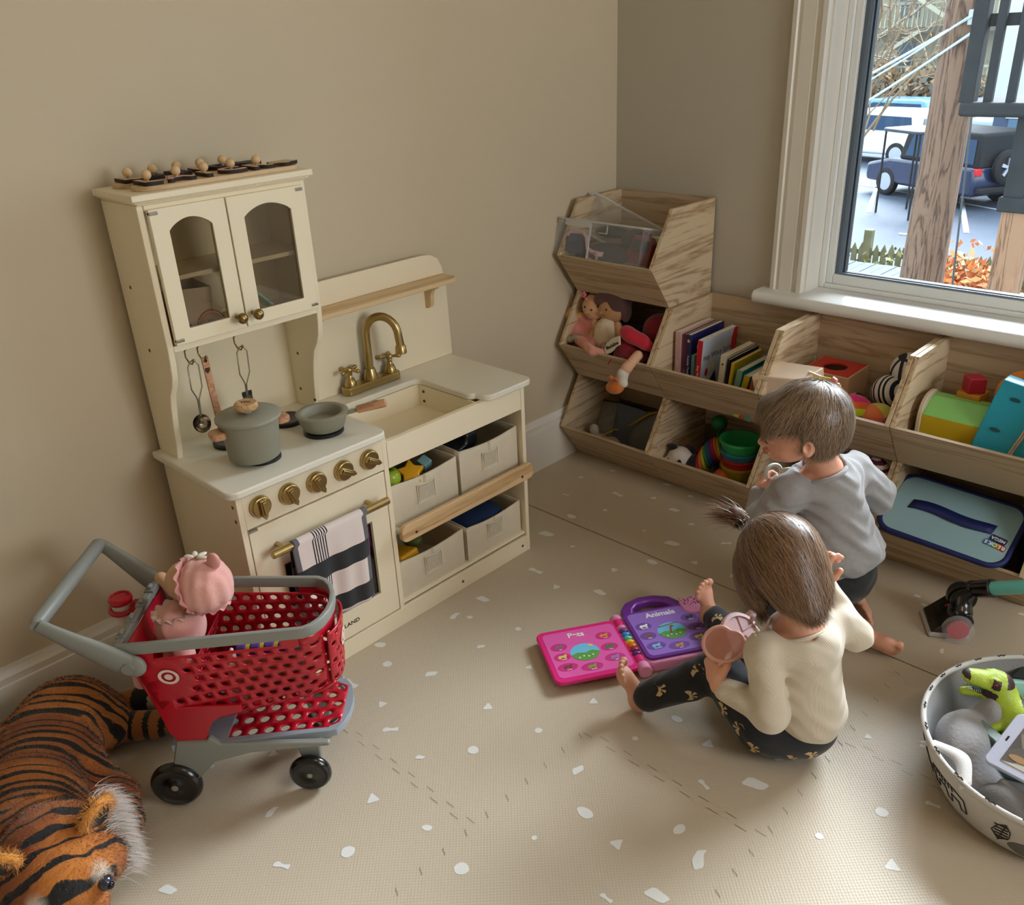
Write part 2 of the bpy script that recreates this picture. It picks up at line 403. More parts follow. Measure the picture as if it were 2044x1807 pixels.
def chip(x, y, s, k, ang):
    shp = [[(-1,-.5),(.6,-.45),(1,.3),(-.55,.5)], [(-.8,-.2),(-.2,-.75),(.5,-.5),(.8,.2),(.2,.7),(-.5,.6)], [(-.9,.1),(-.3,-.5),(.5,-.6),(1,0),(.5,.5),(-.4,.55)],
           [(-.7,-.7),(.8,-.2),(.2,.4),(-.3,.9)], [(-1,-.3),(0,-.2),(.9,-.45),(1,.25),(.1,.15),(-.6,.5),(-1,.2)], [(-.3,-1),(.35,-.6),(.25,.5),(.5,.9),(-.2,.75),(-.55,-.2)]][k % 6]
    c, q = math.cos(ang), math.sin(ang); pts = [(a*s*c-b_*s*q, a*s*q+b_*s*c) for a, b_ in shp]
    n = len(pts); sm = []
    for i in range(n):
        p0, p1, p2 = pts[i-1], pts[i], pts[(i+1)%n]
        for t in (.22, .5, .78) if k%6 in (1,2) else (.35,):
            a_ = ((p0[0]+p1[0])/2, (p0[1]+p1[1])/2); b_ = ((p1[0]+p2[0])/2, (p1[1]+p2[1])/2)
            if k%6 in (1,2): sm.append(((1-t)**2*a_[0]+2*t*(1-t)*p1[0]+t*t*b_[0], (1-t)**2*a_[1]+2*t*(1-t)*p1[1]+t*t*b_[1]))
            else: sm += [(p1[0]*.85+p0[0]*.15, p1[1]*.85+p0[1]*.15), (p1[0]*.85+p2[0]*.15, p1[1]*.85+p2[1]*.15)]
    fl.add([(x+a, y+b_, .0006) for a, b_ in sm], [tuple(range(len(sm)))], 1)
# (x, y, half size, shape, angle) of the printed chips
CH = [(.485,-1.265,.018,0,.9),(.651,-1.257,.017,3,.5),(.48,-1.394,.016,3,1.2),(.55,-1.429,.019,4,.9),(.713,-1.36,.019,1,0),(.65,-1.439,.012,0,.6),(.663,-1.561,.02,3,.8),(.783,-1.539,.014,2,.7),
 (.721,-1.66,.021,1,1.1),(.888,-1.555,.022,1,.2),(.772,-1.239,.013,1,.6),(.894,-1.266,.018,0,1.3),(.802,-1.105,.016,3,.4),(.926,-1.133,.010,1,0),(.965,-1.334,.024,2,.2),(.936,-1.431,.009,1,1),
 (1.048,-1.349,.019,3,-.4),(1.097,-1.44,.014,4,.1),(1.153,-1.383,.026,0,.1),(.955,-1.037,.018,2,.2),(1.039,-1.054,.019,3,.1),(1.154,-.988,.026,5,.2),(1.153,-1.082,.03,0,.25),(1.086,-1.144,.016,4,-.2),
 (1.108,-1.256,.019,2,1.6),(1.166,-1.283,.028,5,.5),(1.254,-.841,.013,3,.3),(1.345,-.997,.019,1,.3),(1.289,-1.113,.012,1,0),(1.402,-1.09,.021,3,.2),(1.342,-.795,.014,0,.3),(1.403,-.924,.015,4,.3),
 (.147,-.354,.012,0,.2),(.185,-.469,.012,4,.2),(.194,-.258,.013,0,.3),(.377,-.23,.018,0,.1),(.278,-.557,.022,2,.1),(.3,-.371,.022,4,0),(.395,-.324,.016,3,-.3),(.47,-.248,.013,1,.3),(.331,-.469,.014,3,.2),
 (.479,-.344,.021,0,.1),(.56,-.382,.013,2,.8),(.483,-.491,.009,5,.2),(.289,-.672,.028,0,.2),(.385,-.677,.01,0,.9),(.577,-.497,.027,0,.2),(.685,-.407,.017,4,.8),(.389,-.826,.024,4,.2),(.588,-.605,.022,2,.1),
 (.538,-.695,.016,3,1.0),(.674,-.539,.016,3,-.3),(.476,-.846,.016,3,.9),(.572,-.795,.022,0,-.1),(.777,-.53,.014,3,.4),(.374,-.999,.023,0,.1),(.372,-1.091,.020,5,.3),(.402,-1.072,.012,2,.5),
 (.388,-1.307,.018,1,.3),(.322,-1.276,.02,2,.8),(.378,-1.399,.024,4,.2),(.631,-1.112,.013,3,.2),(.885,-.628,.013,1,.3),(1.117,-.156,.013,2,.2),(1.147,-.329,.012,2,.3),(1.173,-.354,.012,2,.2),(1.264,-.496,.012,5,.4),
 (.56,-1.9,.02,0,.4),(.66,-1.75,.018,4,.6),(1.5,-1.3,.02,0,.3),(1.6,-1.0,.016,3,.1),(1.3,-1.5,.02,2,.4),(1.0,-1.8,.02,4,.1),(1.5,-.3,.014,1,.4),(1.35,-.25,.012,0,.2),(1.7,-.6,.014,3,.2),
 (.93,-.35,.013,0,.3),(.8,-.3,.012,3,.8),(.99,-.45,.012,1,.3),(.95,-.85,.017,0,.5),(1.3,-.65,.014,3,.5),(.6,-.98,.012,2,.3),(.52,-1.03,.012,1,.2),(.5,-1.13,.013,0,.9),(.55,-1.7,.018,5,.4),(.43,-1.62,.015,3,.7),(.4,-1.5,.016,0,.2),(.36,-1.72,.016,4,.5)]
for c in CH: chip(c[0], c[1], c[2]*.82, c[3], c[4])
def strip(pts, wd=.0013):
    for a, b in zip(pts[:-1], pts[1:]):
        dx, dy = b[0]-a[0], b[1]-a[1]; l = math.hypot(dx, dy); nx, ny = -dy/l*wd/2, dx/l*wd/2
        fl.add([(a[0]-nx,a[1]-ny,.0009),(b[0]-nx,b[1]-ny,.0009),(b[0]+nx,b[1]+ny,.0009),(a[0]+nx,a[1]+ny,.0009)], [(0,1,2,3)], 2)
def teeth(a, b, pitch=.05, dep=.0065, wd=.0007):
    a = np.array(a); b = np.array(b); L_ = np.linalg.norm(b-a); d = (b-a)/L_; nn = np.array([-d[1], d[0]]); n = max(1, int(L_/pitch)); s = L_/n; P = []
    for i in range(n):
        o = a+d*s*i
        for t, q in ((.04,-1),(.44,-1),(.50,-.5),(.54,.5),(.60,1),(.98,1)): P.append(tuple(o+d*s*t+nn*q*dep))
    if abs(d[0]) > .5:
        for i in range(n): strip(P[i*6:i*6+2], wd*1.2); strip(P[i*6+4:i*6+6], wd*1.2)
    else:
        for i in range(n): strip(P[i*6+1:i*6+5], wd*1.3)
strip([(-.05,-.584),(3,-.584)], .0022)
for a, b in (((-.0,-1.487),(.84,-1.484)), ((.84,-1.18),(1.225,-1.178)), ((1.225,-.877),(1.8,-.874)), ((.842,-1.17),(.842,-1.78)), ((.842,-1.8),(.842,-2.4)), ((1.222,-.60),(1.222,-1.18)), ((1.222,-1.19),(1.222,-1.8)), ((.84,-1.78),(1.222,-1.78)), ((1.222,-1.475),(1.9,-1.475)), ((.24,-.9),(.24,-1.48)), ((1.82,-.6),(1.82,-1.5))):
    teeth(a, b)
st(fl.build('floor', [fmat, chipm, seamm], smooth=0))
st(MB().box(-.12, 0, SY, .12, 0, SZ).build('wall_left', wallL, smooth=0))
WX0, WX1, WZ0, WZ1 = .632, 1.82, .575, 1.93     # window opening
wb = MB(); wb.box(0, WX0, 0, .14, 0, SZ); wb.box(WX1, SX, 0, .14, 0, SZ); wb.box(WX0, WX1, 0, .14, 0, WZ0-.03); wb.box(WX0, WX1, 0, .14, WZ1, SZ)
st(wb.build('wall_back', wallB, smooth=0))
W2 = (-1.35, -.35)      # second window, in the right wall outside the frame
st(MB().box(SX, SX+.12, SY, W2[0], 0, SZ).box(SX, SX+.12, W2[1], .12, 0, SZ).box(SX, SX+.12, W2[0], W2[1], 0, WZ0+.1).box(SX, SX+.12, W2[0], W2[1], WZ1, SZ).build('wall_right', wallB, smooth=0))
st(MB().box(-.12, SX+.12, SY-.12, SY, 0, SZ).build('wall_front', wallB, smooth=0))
st(MB().box(-.12, SX+.12, SY-.12, .14, SZ, SZ+.1).build('ceiling', ceilm, smooth=0))
def baseb(name, horiz, a, b):
    P = [(0,0),(.016,0),(.016,.125),(.0145,.132),(.012,.134),(.012,.148),(.009,.153),(.006,.158),(.005,.167),(0,.167)]
    m = MB()
    if horiz == 'y': m.add([(x,a,z) for x,z in P]+[(x,b,z) for x,z in P], [tuple(range(10)), tuple(range(19,9,-1))]+[(i+10,(i+1)%10+10,(i+1)%10,i) for i in range(10)])
    else: m.add([(a,-x,z) for x,z in P]+[(b,-x,z) for x,z in P], [tuple(range(9,-1,-1)), tuple(range(10,20))]+[(i,(i+1)%10,(i+1)%10+10,i+10) for i in range(10)])
    return st(m.build(name, white, smooth=25))
baseb('baseboard_left', 'y', SY, 0); baseb('baseboard_back', 'x', .016, SX)
# window
win = thing('window_1', None, None, (WX0, 0, WZ0), kind='structure')
vinyl = mat('window_vinyl', (236,238,236), .3); alu = mat('window_track_grey', (116,132,150), .4, metal=.3); rubber = mat('window_gasket', (40,44,48), .6)
cs = MB()   # stepped casing, left, right and head
def casing(x0, x1):
    wd = x1-x0; s = 1 if x0 < 1 else -1
    prof = [(0,0),(0,.018),(.012,.020),(.016,.014),(.022,.014),(.026,.018),(.060,.018),(.064,.012),(.070,.012),(.078,.022),(.09,.022),(.09,0)]
    P = [((x0+p[0]) if s > 0 else (x1-p[0]), -p[1]) for p in prof]
    if s < 0: P = P[::-1]
    cs.prism(P[::-1], WZ0, WZ1+.09)
casing(WX0-.09, WX0); casing(WX1, WX1+.09); cs.box(WX0-.1, WX1+.1, -.02, 0, WZ1, WZ1+.09)
cs.build('casing', white, win, True, smooth=20)
sl = MB(); nose = [(-.062,.545),(-.066,.550),(-.068,.558),(-.066,.567),(-.060,.573),(-.055,.575),(.12,.575),(.12,.545)]
sl.add([(x,y,z) for x in (.517,WX0) for y,z in [(q[0] if q[0]<.0 else 0,q[1]) for q in nose]], [tuple(range(8)), tuple(range(15,7,-1))]+[(i+8,(i+1)%8+8,(i+1)%8,i) for i in range(8)])
sl.add([(x,y,z) for x in (WX0,WX1) for y,z in nose], [tuple(range(8)), tuple(range(15,7,-1))]+[(i+8,(i+1)%8+8,(i+1)%8,i) for i in range(8)])
sl.add([(x,y,z) for x in (WX1,WX1+.115) for y,z in [(q[0] if q[0]<.0 else 0,q[1]) for q in nose]], [tuple(range(8)), tuple(range(15,7,-1))]+[(i+8,(i+1)%8+8,(i+1)%8,i) for i in range(8)])
sl.build('sill', mat('sill_gloss', (228,228,224), .22, bump=25, bstr=.05), win, True, smooth=40)
ap = MB(); ap.box(.545, WX1+.09, -.022, -.0, .5345, .545); ap.box(.545, WX1+.09, -.034, -.022, .5385, .545); ap.build('apron', white, win, True, smooth=0, bevel=.004)
jm = MB(); jm.box(WX0-.001, WX0+.006, -.001, .13, WZ0, WZ1); jm.box(WX1-.006, WX1+.001, -.001, .13, WZ0, WZ1); jm.box(WX0, WX1, 0, .13, WZ1-.006, WZ1); jm.build('jamb', white, win, True, smooth=0)
def ring(m, x0, x1, z0, z1, t, y0, y1, tb=None):
    tb = tb or t; m.box(x0, x0+t, y0, y1, z0, z1); m.box(x1-t, x1, y0, y1, z0, z1); m.box(x0+t, x1-t, y0, y1, z0, z0+tb); m.box(x0+t, x1-t, y0, y1, z1-t, z1)
f1 = MB(); ring(f1, WX0+.006, WX1-.006, WZ0, WZ1-.006, .016, .07, .13, .012); ring(f1, WX0+.022, WX1-.022, WZ0+.012, WZ1-.022, .019, .078, .12, .026); f1.build('window_frame', vinyl, win, True, smooth=0, bevel=.003)
f2 = MB(); ring(f2, WX0+.040, WX1-.040, WZ0+.036, WZ1-.04, .014, .090, .116, .006); ring(f2, WX0+.052, WX1-.052, WZ0+.038, WZ1-.05, .010, .084, .116, .005); f2.build('glazing_track', alu, win, True, smooth=0, bevel=.001)
f3 = MB(); ring(f3, WX0+.062, WX1-.062, WZ0+.042, WZ1-.06, .004, .092, .112, .003); f3.build('gasket', rubber, win, True, smooth=0)
MB().box(WX0+.062, WX1-.062, .101, .105, WZ0+.042, WZ1-.060).build('pane', glass('window_glass', (246,250,252), .04), win, True, smooth=0)
w2_ = thing('window_2', None, None, (SX,W2[0],WZ0+.1), kind='structure')
m = MB()
for a_, b_, c_, d_ in ((W2[0],W2[0]+.05,WZ0+.1,WZ1),(W2[1]-.05,W2[1],WZ0+.1,WZ1),(W2[0],W2[1],WZ0+.1,WZ0+.15),(W2[0],W2[1],WZ1-.05,WZ1)): m.box(SX+.03,SX+.08,a_,b_,c_,d_)
for a_, b_, c_, d_ in ((W2[0]-.09,W2[0],WZ0+.1,WZ1+.09),(W2[1],W2[1]+.09,WZ0+.1,WZ1+.09),(W2[0],W2[1],WZ1,WZ1+.09),(W2[0]-.1,W2[1]+.1,WZ0+.06,WZ0+.1)): m.box(SX-.02,SX,a_,b_,c_,d_)
m.build('window_frame', vinyl, w2_, True, smooth=0)
# ceiling lamp behind the camera
cl = thing('ceiling_lamp', 'flush round ceiling lamp with a warm opal shade', 'lamp', (2.3,-1.6,SZ))
lm = MB(); lm.lathe([(0,-.0),(.14,0),(.14,-.03),(.13,-.035),(0,-.035)]); lm.build('canopy', white, cl)
lm = MB(); lm.lathe([(.125,-.035),(.13,-.06),(.10,-.10),(.05,-.118),(0,-.12)]); lm.build('shade', mat('opal_shade', (255,214,160), .5, emis=3.0), cl)
# ================= play kitchen =================
cream = mat('kitchen_cream', (243,230,200), .38, bump=120, bstr=.02)
counter = mat('kitchen_counter', (232,227,210), .28, bump=200, bstr=.03)
brass = mat('brushed_brass', (182,158,104), .32, metal=1, bump=300, bstr=.03)
brass_d = mat('antique_brass', (150,126,78), .3, metal=1)
chrome = mat('chrome', (190,188,182), .2, metal=1)
dark = mat('black_plastic', (20,22,26), .35)
screwm = mat('screw_steel', (96,84,66), .4, metal=.8)
pine = wood('pale_pine', (222,194,150), (196,160,112), 9, 'Y', .45, 14, 2.5)
kglass = glass('cabinet_glass', (240,236,228), .08)
K = thing('play_kitchen', 'cream wooden play kitchen with brass knobs standing against the left wall', 'play kitchen', (.16,-1.145,0))
bx, yL, yM, yR = .018, -1.536, -1.189, -.757
FX = .306
def kp(name, m, mt=cream, parent=K, **k):
    k.setdefault('smooth', 30); return m.build(name, mt, parent, True, **k)
# side panels of the stove unit and upper cabinet
up = [(.095,.496),(.104,.53),(.110,.577),(.117,.610),(.126,.638),(.143,.660),(.152,.680),(.157,.706),(.160,.738),(.160,.992)]
def upper_side(y0, y1):
    m = MB(); m.prism([(bx,.496)]+up+[(bx,.992)], y0, y1, 'y'); return m
kp('cabinet_side', upper_side(yL, yL+.012), bevel=.0015); kp('cabinet_side', upper_side(-1.211, -1.199), bevel=.0015)
kp('side_panel', MB().box(bx, FX, yL, yL+.012, 0, .480), bevel=.001)
kp('side_panel', MB().box(bx, FX, yM-.006, yM+.006, .046, .479), bevel=.001)
kp('side_panel', MB().box(bx, FX, yR-.012, yR, 0, .464), bevel=.001)
kp('back_panel', MB().box(bx, bx+.006, yL+.012, -1.211, .496, .99).box(bx, bx+.006, yL+.012, yR-.012, .03, .46))
kp('upper_box', MB().box(bx+.006, .160, yL+.012, -1.211, .728, .740).box(bx+.006, .162, yL+.012, -1.211, .982, .992).box(.148,.160,-1.378,-1.370,.74,.982), bevel=.001)
kp('cabinet_shelf', MB().box(bx+.006, .145, yL+.012, -1.211, .852, .860))
tp = MB(); prof = [(0,0),(.006,.004),(.006,.009),(.012,.014),(.014,.02)]
for (e, z0, z1) in ((.000,.992,.996),(.006,.996,1.0),(.012,1.0,1.012)): tp.box(bx-.0, .165+e, yL-e, -1.199+e, z0, z1)
kp('cabinet_top', tp, bevel=.003)
# cabinet doors with arched glass
def arch(y0, y1, z0, zs, zp, n):
    """rounded-top opening, n points along the arch; loop starts bottom right"""
    P = [(y1,z0),(y1,zs)]
    for k in range(1, n): t = k/n; P.append((y1+(y0-y1)*t, zs+(zp-zs)*math.sin(math.pi*t)**.8))
    return P+[(y0,zs),(y0,z0)]
def door(name, y0, y1, ky, hy):
    z0, z1 = .743, .985; m = MB(); n = 12
    inner = arch(y0+.031, y1-.031, .769, .945, .963, n)
    outer = [(y1,z0),(y1,inner[1][1])]+[(y1 if k < 2 else (y0 if k > n-2 else inner[k+1][0]), z1) for k in range(1,n)]+[(y0,inner[-2][1]),(y0,z0)]
    m.holed(outer, inner, .162, .172, 'x'); d = kp(name, m, bevel=.001)
    kp('pane', MB().box(.165, .1665, y0+.029, y1-.029, .766, .966), kglass, d)
    kn = MB(); T = Matrix.Rotation(R(90), 4, 'Y'); kn.lathe([(.004,0),(.0045,.008),(.004,.012),(.0085,.015),(.0105,.020),(.010,.025),(.006,.029),(0,.030)], 20, (.172,ky,.768), T=T)
    kp('knob', kn, brass_d, d, smooth=60)
    h = MB(); 
    for z in (.752, .979): h.box(.165,.1735, hy-.008, hy+.008, z-.004, z+.002)
    kp('hinge', h, chrome, d, bevel=.001)
    return d
door('cabinet_door', yL+.014, -1.3785, -1.396, yL+.022); door('cabinet_door', -1.3755, -1.213, -1.362, -1.221)
# counters
def counter_poly(x1, y0, y1, r, rl=True, rr=True, n=6):
    P = [(bx,y0)]
    if rl: P += [(x1-r+r*math.sin(R(90*k/n)), y0+r-r*math.cos(R(90*k/n))) for k in range(n+1)]
    else: P += [(x1,y0)]
    if rr: P += [(x1-r+r*math.cos(R(90*k/n)), y1-r+r*math.sin(R(90*k/n))) for k in range(n+1)]
    else: P += [(x1,y1)]
    return P+[(bx,y1)]
kp('stove_top', MB().prism(counter_poly(.322, yL-.018, yM+.004, .022), .482, .497), counter, bevel=.003)
# sink counter: U shape around the basin opening, front edge open over the apron
sy0, sy1, sx0, sx1 = yM+.0075, yR+.018, bx, .322
hx, hy = .096, -.913
P = [(sx0,sy0),(hx,sy0)]
P += [(hx,hy-.02)]+[(hx+.02-.02*math.cos(R(90*k/5)), hy-.02+.02*math.sin(R(90*k/5))) for k in range(1,6)]
P += [(.262,hy)]+[(.262+.02*math.sin(R(90*k/5)), hy+.015*(1-math.cos(R(90*k/5)))) for k in range(1,6)]+[(.302,hy+.020)]
P += [(sx1-.02+.02*math.sin(R(90*k/6)), hy+.04-.02*math.cos(R(90*k/6))) for k in range(0,7)]
P += [(sx1-.022+.022*math.cos(R(90*k/6)), sy1-.022+.022*math.sin(R(90*k/6))) for k in range(7)]+[(sx0,sy1)]
kp('sink_counter', MB().prism(P, .466, .481), counter, bevel=.003)
kp('apron', MB().box(.292, FX, yM+.007, yR-.013, .404, .4655), bevel=.001)
bs = MB(); bs.box(.096,.292,yM+.007,-.907,.405,.411); bs.box(.088,.096,yM+.007,-.907,.405,.4655); bs.box(.096,.292,-.913,-.907,.411,.4655)
b_ = kp('basin', bs)
sc_ = MB()
for (y,z) in ((-.9135,.425),(-.9135,.450)): sc_.cyl((.115,y,z),(.115,y-.002,z),.0035,n=10)
kp('basin_screw', sc_, screwm, b_)
kp('shelf_board', MB().box(bx+.006, .300, yM+.006, yR-.012, .05, .058).box(bx+.006, .296, yM+.006, yR-.012, .232, .242), bevel=.001)
kp('plinth', MB().box(.296, FX, yL+.012, yR-.012, 0, .046).box(bx+.006, .3, yL+.012, yM-.006, .04, .046), bevel=.001)
rl = MB(); rl.prism(rrect(yM+.004, yR-.001, .224, .266, .016), FX+.012, FX+.024, 'x'); rail = kp('front_rail', rl, wood('rail_pine', (218,186,140), (186,148,100), 12, 'Y', .45, 16, 3), bevel=.002)
kp('rail_spacer', MB().cyl((FX-.01,yM+.015,.245),(FX+.012,yM+.015,.245),.006), mat('clear_spacer', (220,220,215), .2), rail)
# splashback with shelf
sb = MB(); yb1 = yR+.030
Pb = [(-1.199,.481),(yb1-.006,.481),(yb1-.010,.66),(yb1-.020,.715),(yb1-.032,.737),(yb1-.055,.749),(yb1-.08,.752),(-1.199,.752)]
sb.prism([(y,z) for y,z in Pb], bx, bx+.010, 'x'); kp('splashback', sb, bevel=.002)
kp('wall_shelf', MB().prism([(bx+.01,-1.197),(.070,-1.197),(.088,-1.190),(.094,-1.176),(.094,-.772),(.088,-.758),(.074,-.748),(bx+.01,-.748)], .686, .697), pine, bevel=.002)
for y in (-.805,-1.145):
    kp('shelf_bracket', MB().prism([(bx+.01,.685),(.072,.685),(.070,.676),(.055,.668),(.050,.655),(.049,.634),(.044,.626),(.036,.622),(bx+.01,.622)], y-.006, y+.006, 'y'), pine, bevel=.0015)
# control panel and oven
kp('control_panel', MB().box(.292, FX, yL+.012, yM-.006, .406, .4815), bevel=.001)
for i, (y, a) in enumerate(((-1.491,0),(-1.427,18),(-1.364,22),(-1.298,62),(-1.233,60))):
    m = MB(); T = Matrix.Rotation(R(90),4,'Y'); m.lathe([(.0,0),(.0215,0),(.022,.004),(.0205,.010),(.019,.012),(.0,.012)], 32, (FX,y,.446), T=T)
    g = math.radians(a); T2 = Matrix.Translation((FX+.012,y,.446)) @ Matrix.Rotation(g,4,'X')
    m.prism([(-.0065,.017),(.0065,.017),(.0055,-.017),(.0,-.0245),(-.0055,-.017)], 0, .008, 'x', T=T2)
    m.prism([(-.004,.014),(.004,.014),(.002,-.014),(-.002,-.014)], .009, .011, 'x', T=T2)
    k_ = kp('control_knob', m, brass, smooth=40, bevel=.0012)
odz0, odz1, ody0, ody1 = .050, .402, yL+.014, yM-.008
wy0, wy1, wz0, wz1 = -1.462, -1.243, .116, .300
fr = MB(); n4o = [(ody1,odz0),(ody1,odz1),(ody0,odz1),(ody0,odz0)]; n4i = [(wy1,wz0),(wy1,wz1),(wy0,wz1),(wy0,wz0)]
fr.holed(n4o, n4i, .296, FX, 'x'); OD = kp('oven_door', fr, bevel=.001)
kp('oven_window', MB().box(.299,.3005,wy0-.003,wy1+.003,wz0-.003,wz1+.003), glass('oven_glass', (120,108,98), .10), OD)
rim = MB(); rim.holed([(wy1,wz0),(wy1,wz1),(wy0,wz1),(wy0,wz0)], [(wy1-.003,wz0+.003),(wy1-.003,wz1-.003),(wy0+.003,wz1-.003),(wy0+.003,wz0+.003)], .3005,.3035,'x')
kp('window_rim', rim, mat('greige_plastic', (150,140,124), .4), OD)
kp('oven_shelf', MB().box(.03,.28,yL+.012,yM-.006,.205,.212))
hb = MB(); hb.cyl((.338,-1.500,.353),(.338,-1.218,.353),.0085,n=20)
for y in (-1.470,-1.252): hb.cyl((FX,y,.353),(.338,y,.353),.005,n=12)
kp('oven_handle', hb, brass, OD, smooth=40, bevel=.001)
kp('hinge', MB().box(FX-.001,FX+.002,ody0+.001,ody0+.018,odz1-.004,odz1+.001), chrome, OD)
txt('lettering', 'TINY LAND', .0135, mat('ink_black', (30,28,26), .6), OD, (FX-.16+.0006, -1.348+1.145, .0835), Matrix(((0,0,1),(1,0,0),(0,1,0))), .0002, xs=1.15, bold=.0001)
# burners
for (x, y, r) in ((.112,-1.425,.038),(.228,-1.425,.036),(.105,-1.29,.040),(.215,-1.271,.042)):
    kp('burner', MB().lathe([(0,.0),(r,0),(r,.006),(r-.003,.008),(r-.006,.0085),(r-.008,.0075),(0,.0075)], 40, (x,y,.497)), dark, smooth=50)
# faucet
fa = MB(); fz = .481; ang = R(0); fb = MB()
fb.prism(rrect(.034,.066,-1.100,-.935,.014), fz, fz+.020); F_ = kp('faucet', fb, brass, bevel=.003, smooth=50)
cyf = -1.018
sp = MB(); sp.lathe([(.017,0),(.0165,.008),(.013,.022),(.0115,.026)], 24, (.05,cyf,fz+.02))
pts = [(.05,cyf,fz+.04),(.05,cyf,fz+.12)]
for k in range(1, 13):
    a = math.pi*k/12; pts.append((.05+.034-.034*math.cos(a), cyf+(.034-.034*math.cos(a))*.62, fz+.130+.044*math.sin(a)))
pts.append((pts[-1][0]+.002, pts[-1][1]+.002, fz+.105))
sp.tube(pts, .0095, 16); e = pts[-1]; sp.lathe([(.0095,0.002),(.0125,-.002),(.0135,-.018),(.010,-.02)], 20, e)
kp('spout', sp, brass, F_, smooth=50)
for y, a0 in ((-1.078,20),(-.958,55)):
    m = MB(); m.lathe([(.0145,0),(.014,.006),(.0105,.018),(.007,.020),(.007,.034),(.009,.036),(.009,.042),(.004,.047),(0,.048)], 20, (.05,y,fz+.02))
    for k in range(4):
        a = R(a0+90*k); m.tube([(.05+math.cos(a)*q,y+math.sin(a)*q,fz+.059) for q in (.003,.012,.020,.0245,.0285,.030)], [.003,.0035,.0048,.0056,.004,.001], 12)
    kp('tap_handle', m, brass, F_, smooth=60)
# hooks and screws
for y in (-1.485,-1.459,-1.381):
    m = MB(); m.tube([(.128,y,.731),(.128,y,.722),(.118,y-.002,.712),(.116,y-.001,.700),(.124,y,.690),(.136,y,.690),(.143,y,.697)], .0015, 8); m.ell((.144,y,.699),.003)
    kp('utensil_hook', m, brass_d, smooth=80)
sm_ = MB()
for (x,z) in ((.060,.838),(.080,.72),(.29,.455),(.292,.425),(.05,.47)): sm_.cyl((x,yL-.0006,z),(x,yL+.002,z),.0036,n=10)
for (x,z) in ((.06,.62),(.05,.535),(.10,.52)): sm_.cyl((x,-1.2115,z),(x,-1.209,z),.0036,n=10)
for (y,z) in ((-1.42,.022),(-1.0,.022),(-.785,.022)): sm_.cyl((FX-.002,y,z),(FX+.0006,y,z),.0036,n=10)
for (y,z) in ((-1.145,.239),(-.80,.239)): sm_.cyl((FX+.02,y,z),(FX+.0246,y,z),.0036,n=10)
kp('screw', sm_, screwm)

# ---------------- pot, pan, utensils ----------------
gpot = mat('sage_grey_paint', (150,148,132), .5, bump=160, bstr=.03)
beech = wood('beech', (214,178,132), (184,142,96), 24, 'X', .5, 6, 3)
pinkw = wood('rose_beech', (206,158,122), (178,126,92), 24, 'X', .5, 6, 3)
pot = thing('toy_pot', 'grey toy cooking pot with lid and wooden handles on the front burner', 'pot', (.222,-1.437,.5055))
m = MB(); m.lathe([(0,0),(.045,0),(.049,.003),(.056,.078),(.0575,.080),(.0545,.080),(.048,.006),(0,.006)], 48); m.build('body', gpot, pot, smooth=50)
m = MB(); m.lathe([(0,.0795),(.060,.080),(.062,.082),(.062,.087),(.0605,.0885),(.020,.0905),(.008,.0905),(.008,.099),(0,.099)], 48); lid = m.build('lid', gpot, pot, smooth=50)
m = MB(); m.lathe([(0,.099),(.020,.099),(.0225,.102),(.0225,.110),(.020,.113),(0,.113)], 32); kb = m.build('lid_knob', beech, lid, smooth=50)
txt('burnt_mark', 'TWI', .010, mat('burnt_mark', (70,44,26), .8), kb, (0,0,.1133), (0,0,R(50)), .0001, bold=.0003)
for s in (-1, 1):
    a = R(20); m = MB(); T = Matrix.Rotation(R(80), 4, 'Z')
    m.prism([(.050,-.016),(.058,-.020),(.072,-.018),(.078,-.012),(.078,.012),(.072,.018),(.058,.020),(.050,.016)] if s > 0 else [(-.050,.016),(-.058,.020),(-.072,.018),(-.078,.012),(-.078,-.012),(-.072,-.018),(-.058,-.020),(-.050,-.016)], .056, .070, T=T)
    m.build('handle', pinkw, pot, bevel=.004, seg=3)
pan = thing('toy_frying_pan', 'grey toy frying pan with round wooden handle on the right burner', 'pan', (.216,-1.270,.5055), R(47))
m = MB(); m.lathe([(0,0),(.036,0),(.042,.003),(.0525,.032),(.0545,.036),(.052,.0375),(.042,.0375),(.0405,.036),(.036,.018),(.0,.018)], 48); m.build('body', gpot, pan, smooth=50)
m = MB(); m.tube([(.050,0,.030),(.075,0,.036)], .0045, 12); hd = m.build('handle_stem', gpot, pan)
m = MB(); m.tube([(.072,0,.036),(.074,0,.0365),(.125,0,.046),(.133,0,.0475),(.135,0,.048)], [.006,.0085,.009,.0085,.005], 20); h_ = m.build('handle', pinkw, pan, smooth=50)
txt('burnt_mark', 'TW', .007, MT['burnt_mark'], h_, (.112,0,.0528), (0,R(-10),0), .0001, bold=.0003)
